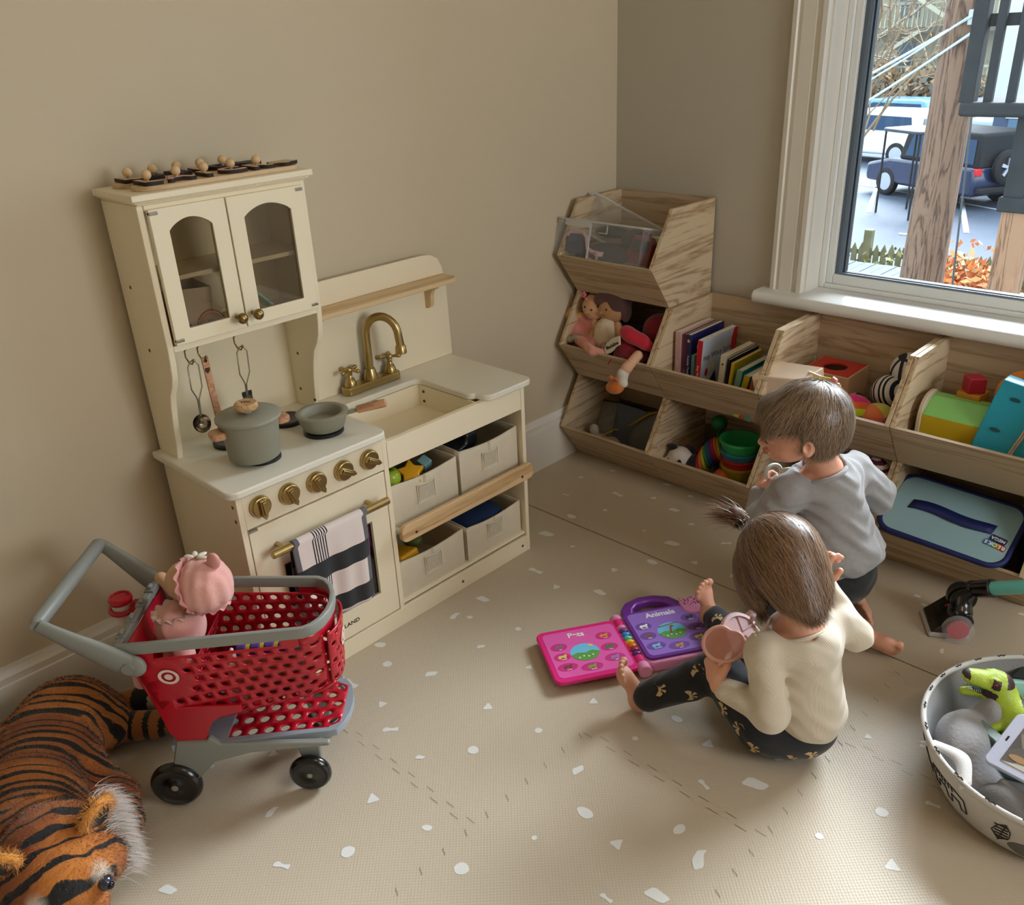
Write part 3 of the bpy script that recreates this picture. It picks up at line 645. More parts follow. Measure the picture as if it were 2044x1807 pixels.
# hanging utensils
def wire_handle(m, y, x=.137, z=.696):
    P = [(x,y-.004,z),(x,y-.011,z-.010),(x-.004,y-.011,z-.055),(x-.006,y-.004,z-.072),(x-.008,y-.0015,z-.080),(x-.012,y-.001,z-.115)]
    m.tube(P, .0014, 8); m.tube([(p[0], 2*y-p[1], p[2]) for p in P], .0014, 8); m.tube([(x,y-.004,z),(x,y,z+.0015),(x,y+.004,z)], .0014, 8)
ld = thing('toy_ladle', 'small steel toy ladle with wire handle hanging left under the cabinet', 'ladle', (.13,-1.485,.57))
m = MB(); wire_handle(m, -1.485); m.build('wire_handle', chrome, ld, True, smooth=60)
m = MB(); T = Matrix.Rotation(R(70),4,'Y'); m.lathe([(0,-.013),(.008,-.0115),(.014,-.007),(.0175,0),(.0185,0),(.015,-.0085),(.009,-.0135),(0,-.015)], 28, (.128,-1.487,.566), T=T); m.build('bowl', mat('polished_steel', (170,165,155), .12, metal=1), ld, True, smooth=60)
sp_ = thing('wooden_toy_spatula', 'flat wooden toy spatula with slotted blade hanging behind the pot', 'spatula', (.13,-1.459,.57))
m = MB(); m.prism([(-1.466,.697),(-1.452,.697),(-1.4495,.60),(-1.447,.575),(-1.437,.573),(-1.434,.53),(-1.4385,.53),(-1.4395,.562),(-1.4435,.562),(-1.4445,.53),(-1.4495,.53),(-1.4505,.562),(-1.4545,.562),(-1.4555,.53),(-1.461,.53),(-1.4605,.573),(-1.4615,.576),(-1.4625,.60)][::-1], .134, .1385, 'x')
s0 = m.build('blade_and_handle', pinkw, sp_, True, bevel=.0008)
m = MB(); m.cyl((.1386,-1.459,.690),(.1389,-1.459,.690),.0035,n=14); m.build('hang_hole', dark, s0, True)
m = MB(); m.prism([(-1.464,.676),(-1.454,.676),(-1.454,.669),(-1.459,.664),(-1.464,.669)][::-1], .1385, .1388, 'x'); m.build('burnt_mark', MT['burnt_mark'], s0, True)
tn = thing('toy_turner', 'steel toy turner with wire handle hanging by the cabinet centre', 'turner', (.13,-1.381,.57))
m = MB(); wire_handle(m, -1.381); m.build('wire_handle', chrome, tn, True, smooth=60)
m = MB(); m.prism([(-1.390,.598),(-1.3915,.558),(-1.3685,.558),(-1.370,.598)], .124, .127, 'x'); m.build('blade', mat('mottled_steel', (120,122,118), .18, metal=1, bump=60, bstr=.4), tn, True, bevel=.001)
m = MB(); m.box(.1235,.1275,-1.3910,-1.3695,.590,.600); m.build('blade_collar', dark, tn, True, bevel=.001)
# towel over the oven handle
def towel():
    t = thing('striped_kitchen_towel', 'folded white kitchen towel with black and grey stripes over the oven handle', 'towel', (.34,-1.37,.35))
    white_t = mat('towel_white', (226,212,206), .9, sheen=.3, bump=700, bstr=.3); blk = mat('towel_black', (34,36,38), .9, sheen=.2, bump=700, bstr=.3); gry = mat('towel_grey', (104,102,106), .9, bump=700, bstr=.3)
    y0, y1 = -1.462, -1.285; NU, NV = 60, 70; V = []; F = []; Fm = []
    up_len, front, back = .035, .195, .165; tot = front+up_len+back
    for j in range(NV+1):
        s = tot*j/NV
        for i in range(NU+1):
            u = i/NU; y = y0+(y1-y0)*u
            fold = .0035*math.sin(u*9+.5)+.002*math.sin(u*23)
            if s < front: d = front-s; x = .3485+.004*math.sin(d*14+u*2)*min(1,d*12)+fold*min(1,d*9)+ .004*d/front; z = .353-d-.006*u*(d/front)
            elif s < front+up_len: a = math.pi*(s-front)/up_len; x = .338+.0105*math.cos(a); z = .353+.0105*math.sin(a)
            else: d = s-front-up_len; x = .3275-min(.008,d*.1)+fold*.3*min(1,d*9); z = .353-d
            yy = y + (.012*(front-s) if s < front else 0)*(-1) + (s < front)*(.0)+ (.0 if s < front else .006)
            V.append((x, yy, z))
    for j in range(NV):
        for i in range(NU):
            F.append((j*(NU+1)+i, j*(NU+1)+i+1, (j+1)*(NU+1)+i+1, (j+1)*(NU+1)+i)); u = (i+.5)/NU; s = tot*(j+.5)/NV; d = abs(front-s)
            mi = 0
            if u < .07 or u > .93: mi = 2
            band = (.055 < d < .092) or (.150 < d < .188)
            if band: mi = 1
            if .25 < u < .44 and i % 2 == 1: mi = 1
            Fm.append(mi)
    o = make('towel_cloth', V, F, [white_t, blk, gry], t, True, fm=Fm, smooth=180, solid=.0022)
    # stitched fringe on the side edge
towel()
# ---------------- name puzzles on the cabinet ----------------
ply = wood('birch_ply', (216,188,150), (190,158,118), 10, 'Y', .55, 10, 2)
knobw = mat('raw_wood_knob', (222,188,142), .5, bump=120, bstr=.05)
navy = mat('puzzle_navy', (52,54,66), .6); rosew = mat('puzzle_rose', (214,170,146), .6); creamw = mat('puzzle_natural', (216,186,140), .6)
def puzzle(label, cx, x0, x1, y0, y1, zt, letters, colr, knobs, group):
    t = thing('name_puzzle', label, 'puzzle', (cx,(y0+y1)/2,zt))
    hx_, hy_ = (x1-x0)/2, (y1-y0)/2
    m = MB(); m.prism(rrect(-hx_,hx_,-hy_,hy_,hx_*.9,8), 0, .008); m.build('puzzle_board', ply, t, bevel=.001)
    edge = mat('laser_cut_edge', (44,30,22), .7); i_back = 'back' in label
    n = len(letters)
    for i, ch in enumerate(letters):
        yy = -hy_+.028+(2*hy_-.056)*i/(n-1)
        q = thing('puzzle_piece', ('back name puzzle piece ' if i_back else 'front name puzzle piece ')+('shaped like letter '+ch if ch.isalpha() else 'shaped like a small cloud')+', '+ORD[i]+' from left', 'puzzle piece', (cx, (y0+y1)/2+yy, zt+.008), group=group)
        if ch.isalpha():
            a = txt('piece_edge', ch, .060, edge, q, (0,0,.0035), (0,0,R(90)), .0030, bold=.0026, xs=1.15); b2 = txt('piece_face', ch, .060, colr[i % len(colr)], a, (0,0,.0068), (0,0,R(90)), .0004, bold=.0018, xs=1.15)
        else:
            P_ = [( .020*math.cos(t_)*(1+.15*math.cos(5*t_)), .030*math.sin(t_)*(1+.12*math.cos(5*t_))) for t_ in np.linspace(0, 2*math.pi, 40)[:-1]]
            a = MB().prism(P_, .0005, .0066).build('piece_edge', edge, q); P2 = [(a_*.94,b2*.94) for a_,b2 in P_]; MB().prism(P2, .0066, .0072).build('piece_face', colr[i % len(colr)], a)
        if i in knobs:
            m = MB(); m.ell((0,0,.0165), .0085, 20, 14); m.cyl((0,0,.006),(0,0,.012),.003,n=10); m.build('knob', knobw, q, smooth=180)
ORD = ['first','second','third','fourth','fifth','sixth','seventh']
puzzle('wooden name puzzle board at the back of the cabinet top, with dark pieces', .062, .036, .090, yL+.012, -1.235, 1.012, 'LSEFO*', [creamw, navy, navy, creamw, navy, navy], (0,1,2,3,4), 'pieces of the back name puzzle')
puzzle('wooden name puzzle board along the front edge of the cabinet top', .128, .100, .156, yL+.016, -1.195, 1.012, 'LAICR*', [rosew, rosew, creamw, rosew, creamw, creamw], (0,1,2,3,4), 'pieces of the front name puzzle')
# ---------------- fabric bins in the kitchen ----------------
linen = mat('bin_linen', (216,204,180), .85, bump=500, bstr=.35, var=(30,.04)); vinyl_t = mat('bin_label_window', (200,190,168), .25); piping = mat('bin_piping', (226,216,194), .7)
def fbin(label, y0, y1, z0, h, dx=0, x1=.292):
    t = thing('fabric_bin', label, 'storage bin', ((x1+.06)/2+dx, (y0+y1)/2, z0), group=None)
    w2 = (y1-y0)/2-.004; d2 = (x1-.06)/2; m = MB(); V = []; N = 12
    # slightly bowed fabric walls
    loop = [(d2,-w2+2*w2*k/N) for k in range(N)]+[(d2-2*d2*k/N,w2) for k in range(N)]+[(-d2,w2-2*w2*k/N) for k in range(N)]+[(-d2+2*d2*k/N,-w2) for k in range(N)]
    for r in range(7):
        z = h*r/6
        for j, (x, y) in enumerate(loop):
            b_ = math.sin(math.pi*(j % N)/N)*.0025*math.sin(math.pi*r/6+.3)
            dz = -.008*math.sin(math.pi*(j % N)/N)*(r == 6) if j < N else 0
            sx = (1 if j < N else (-1 if 2*N <= j < 3*N else 0)); sy = (1 if N <= j < 2*N else (-1 if j >= 3*N else 0))
            V.append((x+sx*b_, y+sy*b_, z+dz*(r/6)))
    n = len(loop); F = [(r*n+j, r*n+(j+1)%n, (r+1)*n+(j+1)%n, (r+1)*n+j) for r in range(6) for j in range(n)]+[tuple(range(n-1,-1,-1))]
    o = make('bin_body', V, F, linen, t, smooth=40, solid=.0035)
    p = MB(); P_ = [(d2+.0012, -.026), (d2+.0012, .026)]
    x = d2+.003; hw, hz, zc = .026, .023, h*.56
    loop2 = [(x,-hw,zc-hz),(x,hw,zc-hz),(x,hw,zc+hz),(x+.001,hw*.3,zc+hz-.004),(x,-hw*.6,zc+hz-.002),(x,-hw,zc+hz)]
    p.tube(loop2, .0018, 8, closed=True); p.tube([(a_, b2*.8, zc+(c_-zc)*.78) for a_, b2, c_ in loop2], .0009, 6, closed=True)
    lb = p.build('label_frame', piping, t, smooth=60)
    MB().box(x-.0005, x+.0002, -hw*.8, hw*.8, zc-hz*.8, zc+hz*.75).build('label_window', vinyl_t, lb)
    s_ = MB()
    for q in (-.003, 0, .003): s_.tube([(d2+.0005,q,0.002),(d2+.0030,q,h*.5),(d2+.0005,q,h-.008)], .0006, 5)
    s_.build('seam', piping, t); return t
fbin('cream fabric bin on the upper kitchen shelf beside the oven, toy fruit inside', -1.180, -.976, .242, .110)
fbin('cream fabric bin on the upper kitchen shelf at the right end', -.974, -.771, .242, .117)
fbin('cream fabric bin on the lower kitchen shelf beside the oven, yellow toy inside', -1.180, -.972, .058, .098)
fbin('cream fabric bin on the lower kitchen shelf at the right end, blue cloth inside', -.968, -.771, .058, .092)
# bin contents
lime = mat('lime_apple', (150,178,40), .3, coat=.3); redp = mat('toy_red', (176,22,32), .35); yel = mat('toy_yellow', (224,166,26), .4)
a = thing('toy_apple', 'shiny green toy apple in the upper bin beside the oven', 'toy apple', (.262,-1.150,.332)); MB().lathe([(0,.038),(.006,.043),(.016,.042),(.023,.030),(.024,.018),(.018,.005),(.008,0),(0,.002)], 28).build('fruit', lime, a, smooth=180); MB().tube([(0,0,.037),(.002,0,.050)], .0013, 6).build('stem', dark, a)
a = MB(); a.lathe([(0,-.01),(.02,-.01),(.028,.006),(.026,.026),(.014,.034),(0,.034)], 24, (.264,-1.147,.302)); tag(a.build('toy_tomato', redp, smooth=180), 'red toy tomato under the green apple in the bin', 'toy tomato')
def starf(name, label, cat, c, r, mt, h=.02, n=5):
    P_ = [((r if k%2 == 0 else r*.55)*math.cos(math.pi*k/n), (r if k%2 == 0 else r*.55)*math.sin(math.pi*k/n)) for k in range(2*n)]
    m = MB(); m.prism(P_, 0, h); o = m.build(name, mt, bevel=.003, seg=3); o.location = c; o.rotation_euler = (R(25),R(30),R(10)); return tag(o, label, cat)
starf('toy_star_fruit', 'orange yellow toy star fruit in the upper bin', 'toy fruit', (.258,-1.090,.336), .034, yel)
b_ = blob('toy_eggplant', [E((.2,-1.09,.342),(.05,.03,.026),.01,(0,20,30)), S((.15,-1.06,.35),.014,.01)], .004, dark); tag(b_, 'black rounded toy lying at the back of the upper bin', 'toy')
o = MB().box(-.013,.013,-.013,.013,0,.026).build('toy_block', mat('pale_blue', (126,170,176), .5), bevel=.002); o.location = (.240,-1.035,.330); o.rotation_euler = (.3,.4,.2); tag(o, 'small pale blue block in the upper bin', 'toy block')
b_ = blob('toy_keyboard_bag', [B((.21,-.925,.355),(.055,.045,.016),.008,.0,(5,18,15)), B((.235,-.90,.365),(.03,.02,.014),.008,.01)], .004, dark); tag(b_, 'black printed pouch lying in the right upper bin', 'pouch')
t_ = txt('printed_letters', 'FIELD C', .022, mat('dim_print', (120,130,130), .6), b_, (.238,-.915,.379), (0,R(16),R(60)), .0002)
b_ = blob('toy_carrot', [C((.16,-.965,.365),(.2,-.945,.368),.014,.010)], .004, mat('toy_orange', (176,84,24), .45)); tag(b_, 'orange toy behind the black pouch in the right upper bin', 'toy')
o = MB().box(-.055,.055,-.03,.03,0,.045).build('toy_crate', yel, bevel=.006, seg=3); o.location = (.230,-1.135,.100); o.rotation_euler = (0,R(-12),R(8)); tag(o, 'yellow toy box in the lower bin beside the oven', 'toy')
b_ = blob('toy_pear', [E((.2,-1.06,.130),(.03,.022,.02))], .004, mat('toy_green', (96,112,48), .5)); tag(b_, 'green toy vegetable in the lower bin', 'toy vegetable')
b_ = blob('blue_cloth', [E((.19,-.905,.132),(.07,.05,.024)), E((.235,-.86,.130),(.05,.055,.022)), E((.25,-.92,.126),(.03,.03,.018))], .004, mat('dark_blue_cloth', (18,44,84), .9, bump=80, bstr=.5)); tag(b_, 'dark blue cloth heaped in the lower right bin', 'cloth')
# paper gift bag inside the cabinet
t = thing('paper_bag', 'white paper bag with a rainbow print inside the left cabinet door', 'paper bag', (.085,-1.458,.740))
m = MB(); V = []; pr = [( .032,.042,0),(.034,.045,.05),(.036,.048,.088)]
for dx, dy, z in pr: V += [(-dx,-dy,z),(dx,-dy,z+ (.004 if z > .08 else 0)),(dx,dy,z-(.006 if z > .08 else 0)),(-dx,dy,z)]
m.add(V, [(0,1,5,4),(1,2,6,5),(2,3,7,6),(3,0,4,7),(4,5,9,8),(5,6,10,9),(6,7,11,10),(7,4,8,11),(3,2,1,0)]); pb = m.build('bag', mat('matte_paper', (206,192,178), .8, bump=20, bstr=.5), t, solid=.001, smooth=0)
for i, c in enumerate(((176,50,34),(206,120,60),(214,176,110),(140,160,150))):
    m = MB(); r_ = .030-.0055*i; m.tube([(.0362, .035-r_*math.cos(a_), .004+r_*1.15*math.sin(a_)) for a_ in np.linspace(0, math.pi*.95, 14)], .0013, 6); m.build('rainbow_stripe', mat('rb%d'%i, c, .7), pb)
m = MB()
for s in (-1,0,1): m.prism([(-.018+.001*s,.006),(-.022+.010*s,.022),(-.016+.012*s,.020)], .0355, .0362, 'x')
m.tube([(.0362,-.018,.004),(.0362,-.014,.030),(.0362,-.019,.040)], .0006, 5); m.build('flower_print', mat('flower_ink', (66,66,70), .7), pb)
# ================= stackable wooden bins =================
pau = wood('paulownia', (200,178,148), (168,142,112), 11, 'X', .6, 16, 3.6)
pau_side = wood('paulownia_side', (206,184,150), (164,136,104), 8, 'Y', .6, 9, 4.4)
BX0, CW, BY, D1, D2, HK, HR = .022, .331, -.008, .207, .297, .122, .267
def bin_unit(c, r, label):
    x0, x1, z0 = BX0+c*CW+.0006, BX0+(c+1)*CW-.0006, r*HR+(.0 if r == 0 else .0005); z1 = (r+1)*HR-.0005; th = .011
    t = thing('stacking_bin', label, 'storage bin', ((x0+x1)/2, BY-.14, z0), group='open wooden bins along the window wall')
    prof = [(BY,z0),(BY-D1,z0),(BY-D2,z0+HK),(BY-D1,z1),(BY,z1)]
    for a, b in ((x0,x0+th),(x1-th,x1)): MB().prism(prof, a, b, 'x').build('side_panel', pau_side, t, True, bevel=.0012, smooth=0)
    MB().box(x0+th, x1-th, BY-.008, BY, z0+.008, z1).build('back_panel', pau, t, True, smooth=0)
    MB().box(x0+th, x1-th, BY-D1+.006, BY-.0, z0, z0+.008).build('bottom_panel', pau, t, True, smooth=0)
    m = MB(); nx = np.array([-(D2-D1), HK]); nx = nx/np.linalg.norm(nx); nrm = np.array([nx[1], nx[0]])*.010
    m.prism([(BY-D1,z0),(BY-D2,z0+HK),(BY-D2+.012,z0+HK),(BY-D1+.011,z0)], x0+th*.0+.0003, x1-.0003, 'x') if False else m.prism([(BY-D1-.0004,z0),(BY-D2-.0004,z0+HK),(BY-D2+.012,z0+HK+.001),(BY-D1+.011,z0)], x0+.0002, x1-.0002, 'x')
    m.build('front_panel', pau, t, True, bevel=.001, smooth=0)
    sc2 = MB()
    for x_, sg in ((x0+th,1),(x1-th,-1)):
        for y_, z_ in ((BY-.02, z0+HR*.55),(BY-D2+.04, z0+HK+.012)): sc2.cyl((x_,y_,z_),(x_+sg*.0012,y_,z_),.0035,n=12)
    sc2.build('screw_cap', mat('screw_cap', (206,196,176), .4), t, True)
    return t
RW = ['bottom','middle','top']
bin_unit(0, 2, 'top wooden bin in the corner, highest of the stack of three, holding a clear box')
bin_unit(0, 1, 'middle wooden bin of the corner stack, holding dolls')
bin_unit(0, 0, 'bottom wooden bin in the corner, holding zip pouches')
bin_unit(1, 1, 'upper wooden bin filled with books, beside the corner stack')
bin_unit(1, 0, 'lower wooden bin under the books, holding a panda toy and rainbow cups')
bin_unit(2, 1, 'upper wooden bin behind the boy, holding a red box and plush balls')
bin_unit(2, 0, 'lower wooden bin hidden mostly behind the boy in the grey sweatshirt')
bin_unit(3, 1, 'upper wooden bin at the right, holding the drum and blue carrier toys')
bin_unit(3, 0, 'lower wooden bin at the right, holding the blue zip case')
# ================= things in the wooden bins =================
page = mat('page_block', (226,216,196), .8)
FZ = HR+.0085
def book(label, x, y0, z0, th, dep, h, spine, cover, lean=0, name='board_book', text=None, cov=None, tcol=(235,225,215), yaw=0):
    """spine faces the room; x = left edge, lean turns the top to the right (deg)"""
    t = thing(name, label, 'book', (x, y0, z0), (0, R(lean), R(yaw)), group='picture books standing in the wooden bin')
    cm = mat('cover_%d_%d_%d' % cover, cover, .35); sm = mat('cover_%d_%d_%d' % spine, spine, .35)
    m = MB(); m.box(0, .0015, 0, dep, 0, h); m.box(th-.0015, th, 0, dep, 0, h); m.build('cover', cm, t, bevel=.0006)
    m = MB(); m.box(0.0002, th-.0002, -.001, .0006, 0, h); s = m.build('spine', sm, t, bevel=.0006)
    MB().box(.0015, th-.0015, .001, dep-.002, .002, h-.002).build('pages', page, t, smooth=0)
    if text: txt('spine_title', text, min(th*.62, .010), mat('ink_%d_%d_%d' % tcol, tcol, .6), s, (th/2, -.0012, h*.42), Matrix(((0,1,0),(0,0,-1),(-1,0,0))), .0001, bold=.0001)
    return t, s
X = lambda a: a
book('pale pink book, first at the left of the row', .374, -.212, FZ, .019, .165, .196, (206,166,166), (200,160,162), text='BIBLE STORIES', tcol=(236,214,206))
book('thin lilac book between the pale pink and the maroon one', .3935, -.208, FZ, .004, .162, .190, (120,92,118), (126,98,124))
book('dark maroon book left of the navy one', .398, -.210, FZ, .011, .163, .192, (110,28,48), (110,28,48), text='LITTLE', tcol=(190,150,150))
t, s = book('navy book with a yellow star on its spine', .4095, -.212, FZ, .016, .168, .194, (38,40,96), (34,34,92), text='Twinkle Twinkle Little Star', tcol=(206,206,220))
P_ = [((.006 if k%2 == 0 else .0026)*math.sin(math.pi*k/5), (.006 if k%2 == 0 else .0026)*math.cos(math.pi*k/5)) for k in range(10)]
MB().prism([(.008+a, .176+b) for a, b in P_], -.0016, -.0011, 'y').build('star', mat('star_yellow', (226,210,130), .5), s)
txt('cover_title', 'Ci', .04, mat('ink_cream', (226,222,214), .5), s, (.0163, .045, .150), Matrix(((0,0,1),(1,0,0),(0,1,0))), .0001)
book('small teal book between the navy and the red spined one', .430, -.215, FZ, .010, .11, .140, (92,150,150), (92,150,150))
t, s = book('large pale book with red spine and a printed spider rhyme cover', .4415, -.220, FZ, .017, .178, .188, (196,34,44), (186,196,214), lean=3, text='Incy Wincy Spider', tcol=(240,226,216))
cvM = Matrix(((0,0,1),(1,0,0),(0,1,0)))
txt('cover_title', 'Incy Wincy Spider', .021, mat('ink_plum', (84,50,74), .5), s, (.0173, .085, .135), cvM, .0002)
m = MB(); m.prism([(.178,.0),(.178,.188),(.160,.188),(.150,.16),(.152,.05),(.150,0)], .0170, .0174, 'x'); m.build('cover_band', mat('cover_red', (196,34,44), .4), s)
m = MB(); m.prism([(.03,.004),(.05,.06),(.075,.085),(.085,.055),(.10,.004)], .0170, .0174, 'x'); m.build('cover_penguin', mat('ink_night', (34,34,60), .5), s)
m = MB(); m.ell((.0173,.06,.098),(.0005,.008,.011),12,8); m.build('cover_beak', mat('star_yellow', (226,210,130)), s); m = MB(); m.ell((.0173,.03,.09),(.0005,.008,.012),12,8); m.ell((.0173,.062,.035),(.0007,.010,.017),12,8); m.build('cover_flower', mat('cover_red2', (150,36,50), .5), s)
t, s = book('cream book with a red figure on its spine', .511, -.216, FZ, .017, .150, .160, (222,212,192), (226,218,200), lean=4)
m = MB(); m.prism([(.004,.01),(.014,.01),(.0145,.06),(.011,.075),(.007,.075),(.003,.06)], -.0016, -.0011, 'y'); m.build('spine_figure', MT['cover_red2'], s); m = MB(); m.ell((.0085,-.0014,.135),(.003,.0006,.003),10,6); m.build('spine_dot', MT['burnt_mark'], s)
book('black edged book left of the yellow one', .530, -.212, FZ, .008, .152, .150, (28,28,36), (30,30,40), lean=4)
book('bright yellow thin book', .541, -.218, FZ, .009, .150, .146, (216,184,40), (212,184,44), lean=6)
book('pale green cloth book with aqua edges', .556, -.222, FZ, .017, .150, .134, (128,176,150), (40,160,170), lean=9, name='cloth_book')
book('yellow cloth book with aqua edges', .577, -.226, FZ, .017, .150, .126, (206,176,44), (42,166,176), lean=11, name='cloth_book')
book('orange and magenta striped little book', .599, -.228, FZ, .012, .140, .124, (206,92,48), (196,70,90), lean=12)
book('teal and green picture book beside the bin divider', .613, -.232, FZ, .016, .145, .122, (70,142,138), (210,150,90), lean=11)
book('dark navy book lying behind the cloth books at the divider', .634, -.17, FZ, .010, .12, .150, (22,40,66), (22,40,66), lean=6)
book('thin tan book pressed against the divider, last of the row', .645, -.23, FZ, .007, .12, .118, (196,150,84), (196,160,110), lean=5)
# --- clear box with chair and truck (top bin)
clear = mat('clear_plastic', (214,218,220), .15, alpha=.13); clear_rim = mat('clear_plastic_rim', (220,222,222), .25, alpha=.55)
TZ = 2*HR+.009
bx_ = thing('clear_storage_box', 'clear plastic box of toy parts lying in the top corner bin', 'storage box', (.155,-.205,TZ+.092), (R(-14),0,0))
w2, d2, h2 = .148, .095, .100
m = MB()
for (a,b,c,d,e,f) in ((-w2,w2,-d2,-d2+.002,0,h2),(-w2,w2,d2-.002,d2,0,h2),(-w2,-w2+.002,-d2,d2,0,h2),(w2-.002,w2,-d2,d2,0,h2),(-w2,w2,-d2,d2,0,.002)): m.box(a,b,c,d,e,f)
m.build('box_wall', clear, bx_, smooth=0)
m = MB(); m.tube([(x,y,h2) for x,y in rrect(-w2-.003,w2+.003,-d2-.003,d2+.003,.01,4)], .003, 6, closed=True); m.box(-.118,-.03,-d2-.006,-d2-.002,h2-.016,h2); m.box(-.03,-.026,-d2-.004,-d2,0,h2); m.box(.0,.03,-d2-.003,-d2-.001,h2-.028,h2-.025); m.box(.028,.031,-d2-.003,-d2-.001,h2-.028,h2); m.build('box_rim', clear_rim, bx_, smooth=40)
ldd = thing('clear_box_lid', 'clear plastic lid leaning diagonally across the top corner bin', 'lid', (.150,-.150,TZ+.165), (R(60),R(22),R(8)))
m = MB(); m.box(-.15,.17,-.05,.055,0,.0015); m.build('lid_plate', clear, ldd, smooth=40); m = MB(); m.tube([(x,y,0) for x,y in rrect(-.15,.17,-.055,.055,.008,4)], .004, 6, closed=True); m.box(-.03,.05,-.062,-.05,-.006,.006); m.box(.06,.12,-.060,-.052,-.005,.005); m.build('lid_rim', clear_rim, ldd, smooth=40)
ch = thing('toy_chair', 'small toy chair part with navy back and pale pink arm in the clear box', 'toy chair', (.070,-.272,TZ+.118), (R(-10),0,R(8)))
m = MB(); m.prism(rrect(-.034,.030,.0,.058,.014,6), -.008, .008, 'y'); m.build('chair_back', mat('navy_plastic', (44,58,98), .5), ch, bevel=.004)
pk = mat('pale_pink_plastic', (214,176,178), .45)
m = MB(); m.tube([(-.030,-.009,.05),(-.02,-.010,.060),(.02,-.010,.061),(.033,-.010,.050),(.040,-.010,.018),(.055,-.012,.010),(.072,-.014,.008)], .0045, 10, flat=1.3); m.tube([(.040,-.01,.016),(.045,-.012,-.008),(.06,-.014,-.012)], .003, 8); m.build('chair_arm', pk, ch, smooth=60)
m = MB(); m.lathe([(.009,0),(.013,.0),(.014,.012),(.010,.013),(.009,.002)], 20, (.080,-.014,.0)); m.build('cup_ring', pk, ch, smooth=50); MB().box(.072,.080,-.020,-.014,-.016,.004).build('chair_foot', pk, ch, bevel=.002)
tr = thing('toy_truck', 'dark red toy truck cab in the right of the top corner bin', 'toy truck', (.262,-.225,TZ+.085), (R(-16),0,R(-4)))
redt = mat('truck_red', (120,22,34), .35)
m = MB(); m.prism([(-.042,0),(.042,0),(.042,.07),(.03,.092),(-.022,.092),(-.034,.05),(-.048,.03)], -.032, .045, 'y'); m.build('cab', redt, tr, bevel=.004)
m = MB(); m.box(-.022,.004,-.034,-.031,.050,.080); m.box(.010,.036,-.034,-.031,.050,.080); m.build('cab_window', mat('smoked_window', (14,16,22), .15), tr, bevel=.002)
m = MB(); m.box(-.05,.044,-.038,-.030,.004,.014); m.build('bumper', mat('grey_bumper', (110,112,110), .5), tr, bevel=.003)
m = MB(); m.cyl((-.01,0,.092),(-.01,0,.104),.008,n=12); m.cyl((.012,-.01,.092),(.012,-.01,.100),.006,n=12); m.build('beacon', redt, tr, smooth=50)
o = MB().prism(rrect(-.03,.05,-.012,.012,.01,5), 0, .014, 'y').build('toy_boat_shell', mat('ivory_plastic', (222,222,204), .4), bevel=.003); o.location = (.292,-.21,TZ+.165); o.rotation_euler = (0,R(-8),0); tag(o, 'ivory plastic shell lying on top of the red truck', 'toy part')
b_ = blob('dark_toy_parts', [E((.15,-.22,TZ+.105),(.095,.06,.04)), E((.21,-.18,TZ+.15),(.04,.04,.035)), E((.12,-.17,TZ+.165),(.06,.03,.016)), E((.06,-.20,TZ+.10),(.05,.04,.025))], .006, mat('charcoal_plastic', (32,36,44), .5, bump=50, bstr=1.0)); tag(b_, 'dark heap of toy pieces inside the clear box', 'toy parts', kind='stuff')
o = MB(); o.tube([(.165,-.27,TZ+.085),(.168,-.268,TZ+.125),(.176,-.266,TZ+.127),(.176,-.266,TZ+.09)], .0018, 6, closed=True); tag(o.build('toy_ring', mat('pinkish_plastic', (160,80,100), .4)), 'thin pink toy loop in the clear box', 'toy part')
o = MB(); o.box(.185,.188,-.262,-.258,TZ+.09,TZ+.115); o.box(.188,.20,-.262,-.258,TZ+.112,TZ+.115); o.box(.188,.198,-.262,-.258,TZ+.09,TZ+.093); tag(o.build('toy_bracket', MT['pale_pink_plastic']), 'small pale bracket beside the red truck', 'toy part')
# --- dolls (middle corner bin)
MZ = HR+.009
skin_d = mat('doll_skin', (222,172,128), .85, sheen=.3, bump=600, bstr=.2); skin_t = mat('doll_skin_tan', (196,146,100), .85, sheen=.3, bump=600, bstr=.2)
brown_y = mat('doll_hair_brown', (124,88,50), .9, sheen=.3, bump=180, bstr=.8); brown_f = mat('doll_hair_felt', (88,56,52), .9, sheen=.4, bump=500, bstr=.3)
pinkf = mat('pink_velour', (226,142,136), .9, sheen=.5, bump=500, bstr=.2); pinkl = mat('pink_leg_velour', (218,152,130), .9, sheen=.5, bump=300, bstr=.4); silver = mat('silver_shoe', (176,168,150), .35, metal=.6)
fur_w = mat('cream_fleece', (224,206,176), .95, sheen=.4, bump=260, bstr=.6); blackb = mat('black_bead', (24,20,18), .3)
d1 = thing('rag_doll', 'soft doll in pink with side bun and pink flower, leaning at the left', 'doll', (.05,-.20,MZ))
blob('body', [E((.035,-.225,.395),(.042,.035,.046),.01), E((.092,-.235,.383),(.036,.030,.036),.004), E((.075,-.215,.432),(.028,.022,.022),.012), E((.045,-.212,.45),(.02,.016,.016),.01), E((.088,-.222,.438),(.018,.014,.014),.006)], .004, pinkf, d1)
hd = blob('head', [E((.085,-.205,.490),(.042,.036,.040),.01), E((.078,-.238,.480),(.005,.005,.004),.004)], .0035, skin_d, d1)
blob('hair', [E((.092,-.188,.505),(.045,.034,.040),.008), E((.120,-.205,.500),(.012,.02,.026),.01)], .004, brown_y, d1)
m = MB()
for k, (dx, r_) in enumerate(((0,.026),(-.010,.030),(.010,.022))):
    m.tube([(.032+dx+math.cos(a)*r_*.55, -.200+.006*k, .532+math.sin(a)*r_) for a in np.linspace(0,2*math.pi,20)[:-1]], .0085, 8, closed=True)
m.build('hair_bun', brown_y, d1, True, smooth=180)
